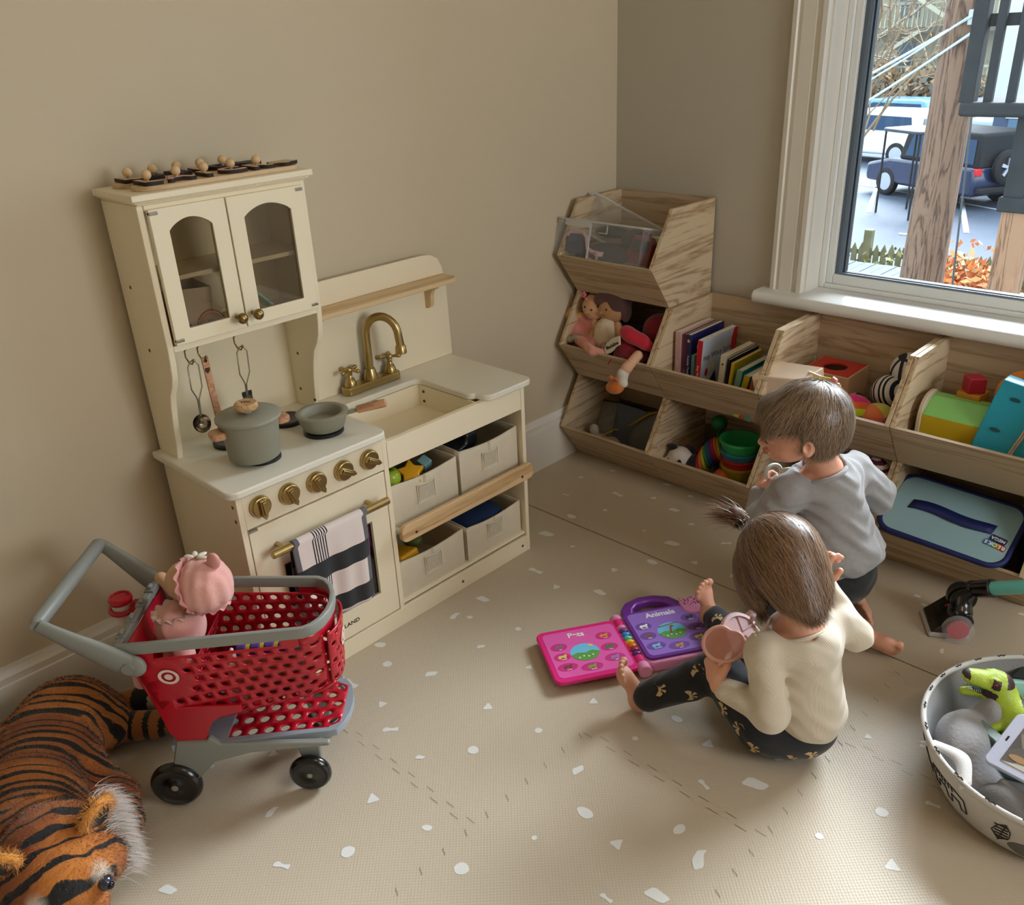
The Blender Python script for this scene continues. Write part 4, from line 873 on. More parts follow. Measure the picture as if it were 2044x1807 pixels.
blob('arm', [C((.045,-.215,.455),(.012,-.225,.468),.011,.012), C((.012,-.225,.468),(-.010+.014,-.232,.458),.013,.0125)], .0035, mat('doll_arm', (230,180,120), .85, sheen=.3), d1)
blob('arm', [C((.10,-.23,.45),(.115,-.235,.425),.012,.010)], .0035, skin_t, d1)
blob('leg', [C((.075,-.268,.402),(.150,-.300,.392),.0155,.013), C((.150,-.300,.392),(.180,-.290,.392),.012,.010)], .0035, pinkl, d1)
m = MB()
for k in range(6): 
    T_ = k/6; c_ = (.082+.045*T_, -.271-.018*T_, .401-.006*T_); m.tube([(c_[0]+math.cos(a)*.004, c_[1]+math.cos(a)*.016, c_[2]+math.sin(a)*.016) for a in np.linspace(0,2*math.pi,16)[:-1]], .001, 5, closed=True)
m.build('leg_wrap', mat('ribbon_rose', (214,150,120), .5), d1, True)
blob('shoe', [E((.066,-.270,.408),(.020,.014,.013),.004,(0,-20,0)), ], .003, silver, d1); blob('shoe', [E((.040,-.268,.398),(.020,.015,.012),.004)], .003, silver, d1)
m = MB()
for (x,z) in ((.072,.497),(.098,.492)): m.ell((x,-.2405,z),(.0022,.002,.0038),10,8)
m.build('eye', blackb, hd, True, smooth=180)
m = MB(); m.tube([(.077,-.2425,.478),(.083,-.2435,.4755),(.089,-.2425,.477)], .0007, 6); m.build('mouth', mat('doll_mouth', (150,84,66), .8), hd, True)
m = MB()
for k in range(5): a = 2*math.pi*k/5; m.ell((.068+.006*math.cos(a),-.240,.533+.006*math.sin(a)),(.0045,.003,.0045),10,6)
m.ell((.080,-.243,.523),(.006,.003,.005),10,6); m.build('flower_clip', mat('rose_felt', (216,130,130), .9), d1, True, smooth=180)
d2_ = thing('rag_doll', 'larger soft doll with dark felt hair bun and cream fleece body', 'doll', (.13,-.19,MZ))
hd = blob('head', [E((.143,-.200,.497),(.052,.038,.043),.01), E((.128,-.236,.487),(.005,.004,.004),.004)], .0035, skin_t, d2_)
def hairfn(P): 
    return np.where(P[:,0] > 1e9, 0, 0)
blob('hair', [E((.146,-.188,.522),(.054,.043,.040),.006), E((.118,-.212,.518),(.030,.024,.024),.008), E((.170,-.212,.515),(.026,.024,.026),.008), E((.190,-.195,.49),(.012,.022,.030),.008)], .004, brown_f, d2_)
blob('hair_bun', [E((.133,-.195,.566),(.024,.020,.020),.004)], .0035, brown_f, d2_)
m = MB(); m.prism([(.155,.566),(.178,.550),(.172,.565),(.182,.572),(.160,.580),(.15,.585)], -.196, -.192, 'y'); m.build('hair_ribbon', mat('mauve_tulle', (150,112,110), .8), d2_, True)
blob('body', [E((.140,-.222,.420),(.040,.034,.052),.01), E((.135,-.23,.39),(.036,.03,.03),.01)], .004, fur_w, d2_)
blob('arm', [C((.175,-.215,.452),(.198,-.225,.420),.012,.014)], .0035, skin_t, d2_); blob('arm', [C((.105,-.225,.44),(.095,-.24,.412),.011,.011)], .0035, skin_t, d2_)
blob('leg', [C((.115,-.25,.400),(.125,-.272,.398),.012,.012)], .0035, pinkl, d2_); blob('leg', [C((.155,-.25,.395),(.178,-.276,.390),.014,.012)], .0035, mat('mauve_fleece', (176,134,116), .9, sheen=.3, bump=300, bstr=.5), d2_)
m = MB()
for (x,z) in ((.118,.505),(.150,.500)): m.ell((x,-.2365,z),(.0035,.0022,.0042),12,8)
m.build('eye', blackb, hd, True, smooth=180); m = MB(); m.tube([(.128,-.2375,.484),(.136,-.2385,.482),(.144,-.2375,.484)], .0008, 6); m.build('mouth', MT['doll_mouth'], hd, True)
redf = mat('red_velour', (186,18,44), .85, sheen=.4, bump=400, bstr=.25); redd = mat('dark_red_velour', (128,10,34), .9, sheen=.3, bump=300, bstr=.4)
d3 = thing('rag_doll', 'red velour doll with a tan leg and orange shoe hanging over the bin edge', 'doll', (.26,-.22,MZ))
blob('hat', [E((.262,-.272,.455),(.036,.022,.022),.006,(0,22,-8)), E((.298,-.262,.440),(.034,.02,.020),.012,(0,28,0)), E((.326,-.255,.425),(.013,.011,.009),.01)], .0035, redf, d3)
blob('dress', [E((.238,-.258,.415),(.042,.030,.026),.008,(0,10,0)), E((.268,-.262,.395),(.045,.034,.020),.01,(0,5,0)), E((.232,-.262,.388),(.03,.026,.018),.01)], .0035, redd, d3)
blob('cap_back', [E((.300,-.18,.45),(.05,.05,.05),.01)], .005, redd, d3)
m = MB(); m.prism([(.188,.405),(.193,.388),(.215,.400),(.232,.420),(.245,.428),(.243,.455),(.215,.442),(.196,.424)], -.295, -.290, 'y'); lb = m.build('name_label', mat('label_cotton', (218,208,184), .9), d3, True, bevel=.002); txt('label_script', 'Madeline', .014, mat('ink_thread', (40,36,50), .8), lb, (.217-.26,-.2955+.22,.421-MZ), Matrix(((.84,.54,0),(0,0,-1),(-.54,.84,0))).transposed() if False else Matrix(((.84,-.54,0),(0,0,-1),(.54,.84,0))), .0002, bold=.0003)
blob('leg', [C((.300,-.285,.405),(.290,-.322,.378),.0145,.0135), C((.290,-.322,.378),(.281,-.330,.350),.0135,.0135)], .0032, mat('doll_leg', (224,176,142), .85, sheen=.3, bump=500, bstr=.2), d3)
blob('sock', [C((.284,-.331,.362),(.279,-.331,.338),.0165,.0155), S((.292,-.335,.333),.009)], .0032, mat('sock_white', (224,214,202), .9, bump=300, bstr=.4), d3)
blob('shoe', [E((.262,-.340,.318),(.029,.019,.019),.006,(0,-12,0)), E((.268,-.334,.326),(.018,.014,.015),.01)], .0032, mat('orange_suede', (206,112,32), .9, sheen=.5, bump=400, bstr=.3), d3)
m = MB(); m.tube([(.262,-.349,.350),(.272,-.352,.352),(.285,-.352,.344)], .003, 8); m.ell((.258,-.352,.350),(.008,.006,.006),12,8); m.ell((.251,-.352,.346),(.006,.004,.005),10,6); m.build('shoe_tie', MT['orange_suede'], d3, True, smooth=180)
m = MB(); m.tube([(.222,-.29,.392),(.216,-.305,.376),(.212,-.308,.366)], .0016, 6); m.build('cord', redf, d3, True)
b_ = blob('red_cloth', [E((.27,-.15,.33),(.065,.07,.045)), E((.30,-.20,.345),(.03,.05,.03)), E((.07,-.16,.31),(.045,.06,.03))], .006, mat('crimson_cloth', (96,14,22), .9, bump=60, bstr=.5)); tag(b_, 'dark red cloth heaped under the dolls in the bin', 'cloth')
b_ = blob('dark_plush', [E((.22,-.09,.36),(.09,.06,.07))], .006, mat('navy_plush', (26,30,46), .95, sheen=.3, bump=120, bstr=.8)); tag(b_, 'dark navy plush lying at the back of the doll bin', 'plush toy')
# --- zip pouches
def pouch(label, P, mt, dark_=None):
    t = thing('zip_pouch', label, 'pouch', P['c'], P['r']); w_, h_ = P['s']; V = []; F = []; n = 14; q = 8
    for s in (-1, 1):
        for j in range(q+1):
            for i in range(n+1):
                u, v = i/n, j/q; b = s*(.016*math.sin(math.pi*u)**.6*math.sin(math.pi*v)**.6*(1+.3*math.sin(7*u+3*v+s)))
                V.append(((u-.5)*w_, b, v*h_))
    k = (n+1)*(q+1)
    for s in (0,1):
        for j in range(q):
            for i in range(n):
                a = s*k+j*(n+1)+i; f = (a, a+1, a+n+2, a+n+1); F.append(f if s == 0 else f[::-1])
    make('pouch_film', V, F, mt, t, smooth=180); return t
cf = mat('clear_vinyl_film', (170,168,160), .12, alpha=.42); gf = mat('grey_mesh_film', (116,118,118), .3, alpha=.8)
t = pouch('crumpled clear pouch with small white parts, left in the bottom corner bin', dict(c=(.105,-.16,.012), r=(R(-28),0,R(8)), s=(.15,.15)), cf)
MB().tube([(-.075,0,.15),(0,.002,.152),(.075,0,.15)], .003, 8).build('zipper', mat('zip_dark', (38,40,50), .5), t)
b_ = blob('white_toy_parts', [E((.09,-.19,.05),(.03,.02,.022)), E((.075,-.20,.085),(.016,.014,.02)), E((.12,-.17,.04),(.03,.03,.02))], .004, mat('offwhite_parts', (196,190,176), .6, bump=80, bstr=.8)); tag(b_, 'small white toy pieces inside the clear pouch', 'toy parts', kind='stuff')
t = pouch('grey zip pouch with yellow zipper and a black pull, right in the bottom corner bin', dict(c=(.235,-.175,.014), r=(R(-20),R(-18),R(-14)), s=(.16,.155)), gf)
m = MB(); m.tube([(-.075,-.012,.155*.62),(-.03,-.02,.155*.72),(.04,-.012,.155*.94),(.085,0,.155*1.02)], .006, 8, flat=.4); z_ = m.build('zipper', mat('zip_yellow', (204,168,20), .5), t, smooth=60)
m = MB(); m.tube([(-.075,-.014,.097),(-.079,-.05,.092),(-.079,-.095,.068),(-.078,-.108,.050)], .0022, 8); p_ = m.build('zip_strap', MT['zip_yellow'], z_, smooth=60); m = MB(); m.cyl((-.078,-.108,.054),(-.078,-.113,.038),.005,n=12); m.build('zip_pull', dark, p_)
pouch('blue edged grey pouch standing between the clear and the yellow zipped one', dict(c=(.165,-.15,.012), r=(R(-12),R(4),R(4)), s=(.13,.15)), mat('blue_grey_film', (96,104,120), .3, alpha=.75))
# --- panda toy, rings and cups (lower bin col 2)
pd = thing('panda_toy', 'plush panda caterpillar with striped rainbow body in the lower bin', 'plush toy', (.42,-.20,.01))
whp = mat('white_plush', (222,214,204), .85, sheen=.3, bump=400, bstr=.2); blp = mat('black_plush', (22,22,26), .9, sheen=.3)
def fm_(c): return ((np.abs((c[:,0]*.8+c[:,2]*.35)*110 % 6 - 3)).astype(int) % 6)
hd = blob('head', [E((.408,-.215,.092),(.038,.036,.035),.006), E((.385,-.245,.080),(.02,.018,.016),.014)], .0035, whp, pd)
blob('ear', [E((.386,-.222,.123),(.016,.010,.013),.004)], .003, blp, pd); blob('ear', [E((.430,-.19,.118),(.013,.010,.013),.004)], .003, blp, pd)
m = MB(); m.ell((.428,-.249,.098),(.007,.004,.008),12,8); m.ell((.394,-.257,.098),(.006,.004,.007),12,8); m.build('eye', blackb, hd, True, smooth=180)
blob('collar', [E((.450,-.205,.070),(.022,.040,.042),.004)], .0035, blp, pd)
cols = [mat('rb_red', (170,30,60), .7), mat('rb_orange', (206,110,40), .7), mat('rb_yellow', (200,180,50), .7), mat('rb_green', (50,130,80), .7), mat('rb_blue', (40,90,150), .7), mat('rb_purple', (96,44,110), .7)]
for k in range(11):
    T_ = k/10; a = blob('body_ring', [E((.462+.062*T_, -.195+.045*T_, .075+.055*math.sin(T_*2.2)),(.0105,.036,.038),.003,(0,-25*T_-10,20))], .004, cols[k % 6], pd)
o = MB(); o.bar((.40,-.13,.075),(.49,-.11,.150),.022,.010); o = o.build('toy_paddle', mat('magenta_plastic', (170,24,90), .4), bevel=.004); tag(o, 'magenta plastic stick behind the panda', 'toy')
rt_ = thing('toy_rattle', 'green toy rattle ball on a stem standing behind the rainbow cups', 'rattle', (.46,-.10,.01)); gr = mat('toy_green_ball', (30,120,70), .4)
MB().ell((.463-.46,-.0,.170),.024,20,14).build('ball', gr, rt_, smooth=180); MB().cyl((.003,0,.0),(.003,0,.15),.006).build('stem', gr, rt_)
def cup(label, c, r, h, mt, z, grp='stacking cups nested in the lower bin'):
    o = MB(); o.lathe([(0,0),(r*.80,0),(r*.86,.004),(r,h-.006),(r*1.06,h-.006),(r*1.06,h),(r*.97,h),(r*.82,.006),(0,.006)], 40); o = o.build('stacking_cup', mt, smooth=50); o.location = (c[0],c[1],z); return tag(o, label, 'toy cup', grp)
cx_, cy_ = .583, -.185; ct = lambda n, c: mat('cup_'+n, c, .4, coat=.3)
cup('green stacking cup at the top of the nested rainbow cups', (cx_,cy_), .056, .05, ct('green', (40,150,80)), .145)
cup('blue stacking cup just below the green one', (cx_,cy_), .053, .045, ct('blue', (40,120,140)), .119)
cup('red stacking cup in the middle of the rainbow column', (cx_,cy_), .051, .045, ct('red', (176,40,40)), .097)
cup('yellow stacking cup below the red one', (cx_,cy_), .049, .045, ct('yellow', (180,160,40)), .072)
cup('dark green stacking cup at the bottom of the column', (cx_,cy_), .047, .060, ct('dgreen', (30,104,72)), .009)
o = MB().ell((.553,-.222,.078),.026,20,14).build('toy_ball', mat('orange_ball', (206,92,36), .45), smooth=180); tag(o, 'small orange ball in front of the rainbow cups', 'ball')
# --- bin col 3: kaleidoscope box, red box, plush balls
pale = mat('pale_blush_wood', (228,206,182), .45)
kb = thing('prism_toy', 'pale wooden prism toy with a yellow window leaning over the bin front edge', 'toy', (.74,-.235,.40))
m = MB(); V = [(.652,-.285,.425),(.790,-.285,.445),(.800,-.27,.378),(.668,-.28,.36),(.668,-.215,.452),(.808,-.215,.462),(.822,-.215,.375),(.675,-.215,.355)]
m.add(V, [(0,3,2,1),(4,5,6,7),(0,1,5,4),(3,7,6,2),(0,4,7,3),(1,2,6,5)]); m.build('shell', pale, kb, True, bevel=.003)
m = MB(); m.add([(.8005,-.2655,.442),(.808,-.222,.455),(.818,-.222,.388),(.808,-.262,.392)], [(0,1,2,3)]); m = MB(); m.box(.790,.850,-.252,-.248,.40,.452); m.build('yellow_panel', mat('bright_yellow', (238,214,20), .4), kb, True)
m = MB(); m.prism([(.815,.385),(.875,.36),(.860,.452),(.848,.458)], -.256, -.245, 'y'); m.build('pink_panel', mat('salmon_panel', (226,150,136), .45), kb, True, bevel=.002)
m = MB(); m.bar((.786,-.25,.455),(.866,-.25,.440),.006); m.bar((.866,-.25,.440),(.882,-.25,.355),.006); m.build('edge_rail', pale, kb, True)
rb_ = thing('object_box', 'wooden box with red top and round hole, at the back of the bin', 'toy box', (.79,-.105,FZ), 0)
m = MB(); z1 = .152; n = 32; h = .058
oc = [(h*max(-1,min(1,1.42*math.cos(2*math.pi*k/n))), h*max(-1,min(1,1.42*math.sin(2*math.pi*k/n)))) for k in range(n)]; ic = [(.030*math.cos(2*math.pi*k/n), .030*math.sin(2*math.pi*k/n)) for k in range(n)]
m.box(-.062,.062,-.062,-.056,0,z1); m.box(-.062,.062,.056,.062,0,z1); m.box(-.062,-.056,-.056,.056,0,z1); m.box(.056,.062,-.056,.056,0,z1); m.box(-.056,.056,-.056,.056,0,.005); m.build('box_body', mat('blush_ply', (214,178,146), .55), rb_, bevel=.0015)
m = MB(); m.holed(oc, ic, z1-.004, z1+.001); m.build('red_lid', mat('coral_red', (206,60,48), .5), rb_)
def segball(label, c, r, cols_, axis, name='plush_ball', n=36, mm=24, bands=True):
    t = thing(name, label, 'plush ball', c, axis); m = MB(); m.ell((0,0,0), r, n, mm)
    V = np.array(m.V)*(1+.0*np.array(m.V)[:,:1]); fm = []
    for f in m.F:
        q = V[list(f)].mean(0)
        fm.append(int((q[2]/r+1)/2*.999*len(cols_)) if bands else int((math.atan2(q[1],q[0])/(2*math.pi)+.5)*.999*len(cols_)))
    make('ball_cover', V, m.F, cols_, t, fm=fm, smooth=180); return t
pl = lambda n, c: mat('plush_'+n, c, .9, sheen=.4, bump=400, bstr=.2)
segball('bright rainbow striped plush ball in the bin right of the boy\'s head', (.893,-.212,FZ+.085), .047, [pl('pink', (236,20,140)), pl('navy', (30,60,150)), pl('lime', (210,230,40)), pl('orange', (240,110,50)), pl('pink', (236,20,140)), pl('pink', (236,20,140))], (R(-30),R(-22),0))
segball('purple, coral and orange plush ball of soft segments beside the rainbow one', (.952,-.208,FZ+.080), .043, [pl('coral', (232,110,96)), pl('mauve', (196,92,150)), pl('violet', (120,70,180)), pl('blue', (50,90,190)), pl('yellow', (220,210,90)), pl('tang', (236,130,80))], (R(60),R(10),R(40)), bands=False)
wb_ = [mat('plush_white', (230,226,220), .9), mat('plush_dark', (26,32,52), .9)]
segball('navy and white striped plush ball behind the rainbow ones', (.935,-.115,FZ+.120), .042, [wb_[i % 2] for i in range(13)], (R(20),R(70),0))
bwm = mat('black_white_print', (226,222,214), .8); n_ = bwm.node_tree; vo = n_.nodes.new('ShaderNodeTexVoronoi'); vo.feature = 'DISTANCE_TO_EDGE'; vo.inputs['Scale'].default_value = 24; tc_ = n_.nodes.new('ShaderNodeTexCoord'); rp_ = n_.nodes.new('ShaderNodeValToRGB'); rp_.color_ramp.interpolation = 'CONSTANT'; rp_.color_ramp.elements[0].color = (.02,.02,.03,1); rp_.color_ramp.elements[1].position = .10; rp_.color_ramp.elements[1].color = (.75,.72,.68,1)
n_.links.new(tc_.outputs['Object'], vo.inputs['Vector']); n_.links.new(vo.outputs[0], rp_.inputs[0]); n_.links.new(rp_.outputs[0], n_.nodes['Principled BSDF'].inputs['Base Color'])
segball('black and white printed ball at the back against the bin divider', (.962,-.075,FZ+.170), .045, [bwm], (0,0,0))
segball('small black and white ball behind the rainbow striped one', (.868,-.14,FZ+.085), .024, [bwm], (1,0,0))
# --- bin col 4: drum, blocks, blue carrier, orange ring
dr = thing('drum_toy', 'wooden roller toy with green and yellow panels beside the bin divider', 'toy', (1.09,-.165,FZ+.0), 0)
m = MB(); hexy = [(.052*math.cos(a), .052*math.sin(a)+.078) for a in [R(-90+60*k) for k in range(6)]]; a0 = [( y, z) for y, z in rrect(-.060,.056,.0,.168,.05,8)]
for x in (-.040,-.0): pass
m.prism(a0, -.046, -.036, 'x'); m.prism(a0, .092, .102, 'x'); m.build('end_plate', mat('grey_beech', (206,188,164), .5), dr, bevel=.002)
yy = [(-.056,.03),(-.056,.128),(.0,.158),(.034,.156),(.050,.10),(.050,.03)]
cm_ = [mat('panel_yellow', (206,176,30), .45), mat('panel_green', (140,206,110), .45)]
for k in range(6):
    p, q = yy[k], yy[(k+1)%6]; m = MB(); m.prism([p, q, (q[0]*.93,(q[1]-.078)*.93+.078), (p[0]*.93,(p[1]-.078)*.93+.078)], -.036, .092, 'x'); m.build('panel', cm_[1 if k == 2 or k == 1 else 0], dr, bevel=.001)
o = MB().box(-.019,.019,-.019,.019,0,.036).build('toy_block', mat('block_red', (176,26,50), .4), bevel=.002); o.location = (1.124,-.120,FZ+.170); o.rotation_euler = (0,0,R(40)); tag(o, 'dark red wooden cube on top of the yellow block', 'toy block')
o = MB().box(-.026,.026,-.026,.026,0,.045).build('toy_block', mat('block_amber', (206,140,40), .4), bevel=.002); o.location = (1.124,-.118,FZ+.125); o.rotation_euler = (0,0,R(-6)); tag(o, 'amber wooden block under the red cube', 'toy block')
o = MB().box(-.035,.035,-.03,.03,0,.124).build('toy_block', mat('block_olive', (150,140,50), .4), bevel=.002); o.location = (1.124,-.105,FZ+.0); tag(o, 'olive green block under the amber one', 'toy block')
bc = thing('blue_carrier_toy', 'bright blue curved carrier toy with a pale wooden strap handle', 'toy', (1.240,-.190,FZ+.016), (R(-6),R(7),R(-5)))
sky = mat('cyan_lacquer', (30,158,186), .35)
prof_ = [(-.062,.06),(-.058,.085),(-.030,.180),(-.012,.208),(.015,.215),(.04,.205),(.06,.17)]
m = MB(); V = []; F = []; NX = 2
inn = [(y*.9+.002, z-.006) for y, z in prof_]
loop = prof_+inn[::-1]; m.prism(loop[::-1], -.072, .082, 'x'); m.build('shell', sky, bc, bevel=.002, smooth=50)
m = MB(); m.prism([(-.050,.065),(-.054,.090),(-.028,.172),(.0,.2),(.045,.19),(.055,.055)], -.066, .076, 'x'); m.build('inner_box', mat('grey_beech', (206,188,164)), bc, bevel=.003)
m = MB(); m.prism([(.062,-.013),(-.005,-.013),(-.03,.052),(.06,.052)], -.05, .075, 'x'); m.build('base_block', mat('grey_beech', (206,188,164)), bc)
m = MB(); m.tube([(.005,-.060,.070),(.014,-.047,.130),(.018,-.030,.185),(.020,-.024,.225),(.024,-.010,.240),(.028,.010,.236),(.032,.03,.21)], .0065, 8, flat=.35, up=(1,0,0)); m.tube([(.01,-.060,.070),(.019,-.047,.130),(.023,-.030,.185),(.025,-.024,.225),(.029,-.010,.240),(.033,.010,.236),(.037,.03,.21)], .0065, 8, flat=.35, up=(1,0,0)); m.build('strap_handle', pale, bc, smooth=60)
m = MB()
for (x, z, y) in ((-.030,.180,-.0315),(-.040,.110,-.0525),(.058,.105,-.054),(.060,.175,-.033)):
    T = Matrix.Translation((x,y,z)) @ Matrix.Rotation(R(-17),4,'X'); m.prism([(.011*math.cos(a), .004*math.sin(a)) for a in np.linspace(0,2*math.pi,16)[:-1]], -.0006, .0006, 'y', T=T)
m.build('slot', mat('slot_teal', (12,78,92), .5), bc)
og = thing('orange_ring_toy', 'round orange wooden ring toy behind the blue carrier', 'toy', (1.225,-.085,FZ+.165), (R(-20),0,0))
m = MB(); m.lathe([(.045,-.014),(.062,-.014),(.064,0),(.062,.014),(.045,.014),(.043,0),(.045,-.014)], 40, T=Matrix.Rotation(R(90),4,'X')); m.build('ring', mat('orange_lacquer', (222,132,50), .4), og, smooth=50)
m = MB(); m.lathe([(0,-.010),(.043,-.010),(.043,.008),(0,.008)], 32, T=Matrix.Rotation(R(90),4,'X')); m.build('disc', mat('tan_wood_disc', (222,180,120), .45), og, smooth=50)
o = MB().box(1.16,1.31,-.14,-.03,FZ,FZ+.105).build('toy_crate', mat('grey_beech', (206,188,164)), bevel=.003); tag(o, 'pale wooden crate under the orange ring toy', 'toy crate')
# --- striped doll in lower bin col 3, case in col 4
t = thing('striped_plush', 'red plush with maroon and white striped top in the bin behind the boy', 'plush toy', (.97,-.2,.01))
blob('body', [C((.955,-.170,.05),(.958,-.195,.185),.038,.034)], .004, mat('plush_maroon', (142,12,42), .9, sheen=.3, bump=300, bstr=.3), t)
sm2 = [mat('stripe_white', (206,190,184), .9), mat('stripe_maroon', (80,20,44), .9)]
blob('striped_top', [E((.962,-.205,.215),(.040,.034,.042),.004)], .0025, sm2, t, matfn=lambda c: (np.floor(c[:,2]/.0075).astype(int) % 2))
b_ = blob('navy_cloth', [E((.90,-.14,.05),(.07,.07,.036)), E((.80,-.15,.05),(.08,.08,.035))], .006, mat('ink_cloth', (24,26,40), .9, bump=60, bstr=.4)); tag(b_, 'dark cloth lying under the striped plush in the bin', 'cloth')
o = MB(); o.box(.905,.918,-.225,-.15,.012,.145); tag(o.build('picture_book_edge', MT['crimson_cloth'], bevel=.001), 'thin dark red book leaning by the boy\'s side in the lower bin', 'book')
cs_ = thing('zip_case', 'light blue soft zip case with navy handle strap standing in the lower right bin', 'case', (1.161,-.205,.012), (R(0),0,0))
lb_ = mat('case_ice_blue', (150,186,196), .6, bump=30, bstr=.3); nv = mat('case_navy', (22,34,96), .6); side = mat('case_side_print', (110,160,180), .6, var=(22,.35))
# lid plane tilted toward the room: local frame at the case
T0 = Matrix.Translation((0,-.026,.160)) @ Matrix.Rotation(R(24),4,'X') @ Matrix.Rotation(R(3),4,'Y')
outl = rrect(-.137,.137,-.090,.086,.035,8)
m = MB(); m.prism(outl, -.004, .004, T=T0); lid = m.build('lid', lb_, cs_, bevel=.003)
m = MB(); m.tube([T0 @ Vector((x,y,.0)) for x,y in rrect(-.139,.139,-.092,.088,.037,8)], .0065, 10, closed=True); m.build('piping', nv, lid, smooth=180)
low = [T0 @ Vector((x*.97,y*.97,-.003)) for x,y in outl]; V = [tuple(v) for v in low]+[(v[0]*.92, max(-.005, v[1]*.7)+.0, .008+.05*max(0,-v[1]-.02)) for v in low]; n = len(low)
make('case_body', V, [(i,(i+1)%n,n+(i+1)%n,n+i) for i in range(n)]+[tuple(range(2*n-1,n-1,-1))], side, cs_, smooth=50)
m = MB(); V = []; 
for i in range(13):
    u = i/12; V += [T0 @ Vector((-.095+.185*u, -.014+.004*math.sin(u*7), .006+.005*math.sin(math.pi*u)**.5)), T0 @ Vector((-.091+.185*u, .014+.004*math.sin(u*7), .006+.005*math.sin(math.pi*u)**.5))]
m.add(V, [(2*i,2*i+2,2*i+3,2*i+1) for i in range(12)]); m.build('strap', nv, lid, solid=.002, smooth=180)
TL_ = T0 @ Matrix.Translation((.107,-.030,0)) @ Matrix.Rotation(R(172),4,'Z') @ Matrix.Scale(1.45,4)
for i, (c, ch_) in enumerate(zip(((176,40,50),(220,120,40),(120,170,60),(60,150,190),(60,90,180)), 'BLOKS')):
    m = MB(); m.prism(rrect(-.0165+.0065*i, -.0105+.0065*i, 0,.010,.002,3), .0028, .0045, T=TL_); lg = m.build('logo_tile', mat('logo_%d' % i, c, .5), lid)
    txt('logo_letter', ch_, .009, mat('logo_white', (235,235,230), .5), lg, TL_ @ Vector((-.0135+.0065*i, .005, .0047)), TL_.to_3x3(), .0001, bold=.0003)
m = MB(); m.prism(rrect(-.012,.012,-.013,-.001,.002,3), .0028, .0042, T=TL_); lg = m.build('logo_tile', nv, lid); txt('logo_word', 'MEGA', .008, MT['logo_white'], lg, TL_ @ Vector((0,-.007,.0044)), TL_.to_3x3(), .0001, bold=.0002)
o = MB(); o.box(1.306,1.334,-.20,-.08,.012,.16); tag(o.build('teal_case', mat('deep_teal', (14,60,72), .6), bevel=.01), 'dark teal soft case at the right end of the lower bin', 'case')
# ================= toy shopping cart =================
UA = R(45); CO = (math.cos(UA)*-.86+math.sin(UA)*1.47, math.sin(UA)*-.86-math.cos(UA)*1.47)   # cart centre on the floor
crt = thing('shopping_cart', 'red and grey plastic toy shopping cart with black wheels in front of the kitchen', 'toy shopping cart', (CO[0],CO[1],0), UA)
# local frame: x forward, y toward the wall (far side), origin at u=-.86, w=1.47
red = mat('cart_red', (180,10,36), .30, coat=.2, bump=60, bstr=.02); gp = mat('cart_grey', (138,140,134), .38, bump=200, bstr=.03); gp2 = mat('tray_rim_grey', (146,154,164), .35); wheelm = mat('wheel_black', (14,15,18), .22, coat=.4); axm = mat('axle_cap', (150,146,132), .45); cwhite = mat('cart_logo_white', (228,206,196), .5)
def perf(fn, nu, nv, hole, skip=None, th=.003, seg=12, name='panel', mt=red, parent=crt, rad=.27):
    """perforated sheet: fn(s,t) in cell units -> point; every cell holds one round hole unless skip says no"""
    V = []; F = []; key = {}
    def vid(s_, t_):
        k = (round(s_*8), round(t_*8))
        if k not in key: key[k] = len(V); V.append(fn(s_, t_))
        return key[k]
    def edge(x0, x1, y): return [vid(x0+(x1-x0)*q/4, y) for q in range(4)]
    for j in range(nv):
        xs = [0]+[i+.5 for i in range(nu)]+[nu] if j % 2 else list(range(nu+1))
        for lo, hi in zip(xs[:-1], xs[1:]):
            n4 = 4 if hi-lo > .9 else 2; w_ = hi-lo
            sq = [vid(lo+w_*q/n4, j) for q in range(n4)]+[vid(hi, j+q/4) for q in range(4)]+[vid(hi-w_*q/n4, j+1) for q in range(n4)]+[vid(lo, j+1-q/4) for q in range(4)]
            c = ((lo+hi)/2, j+.5)
            if w_ < .9 or (skip and skip(*c)): F.append(tuple(sq)); continue
            q0 = len(V); n = 16
            for k in range(n): an = 2*math.pi*k/n-3*math.pi/4; V.append(fn(c[0]+rad*math.cos(an), c[1]+rad*math.sin(an)))
            F += [(sq[k], sq[(k+1)%n], q0+(k+1)%n, q0+k) for k in range(n)]
    return make(name, V, F, mt, parent, smooth=60, solid=th, off=0)
ZR = .352
# basket plan (half width) narrows toward the front; side walls slope in toward the bottom
def hw(x): return .098-.026*max(0, min(1, (x+.14)/.32))
def side(sgn):
    def f(s, t):
        u, v = s/12, t/7      # u along, v up
        top = ZR-.024; bot = .165+.050*u
        z = bot+(top-bot)*v
        x0 = -.115-.030*v+.01; x = x0+(.165-x0+.004*v)*u
        k = max(0, (u-.86)/.14)
        y = (hw(x)-.016*(1-v))*(1-.30*k*k)
        return (x, -sgn*-y, z)
    return f
def skip_side(s, t):
    return s < 2.9 and t > 3.2 or (s < 1.1) or (t < 1.2 and s < 3)
for sg in (-1, 1): perf(side(sg), 12, 7, None, skip_side, name='side_wall')
def front(s, t):
    u, v = s/5, t/6; y = -.060+.120*u; top = ZR-.024; bot = .215; z = bot+(top-bot)*v; k = abs(2*u-1)
    hwf = (.072-.016*(1-v))*.70; return (.169+.008*v+.014*(1-k**3), (2*u-1)*hwf, z)
perf(front, 5, 6, None, lambda s,t: 1.4 < s < 3.6 and 2.6 < t < 5, name='front_wall')
def bott(s, t):
    u, v = s/11, t/5; x = -.10+.275*u; h_ = hw(x)-.016; k = max(0,(u-.86)/.14); return (x, (2*v-1)*h_*(1-.3*k*k), .165+.050*(x+.10)/.27)
perf(bott, 11, 5, None, name='basket_floor')
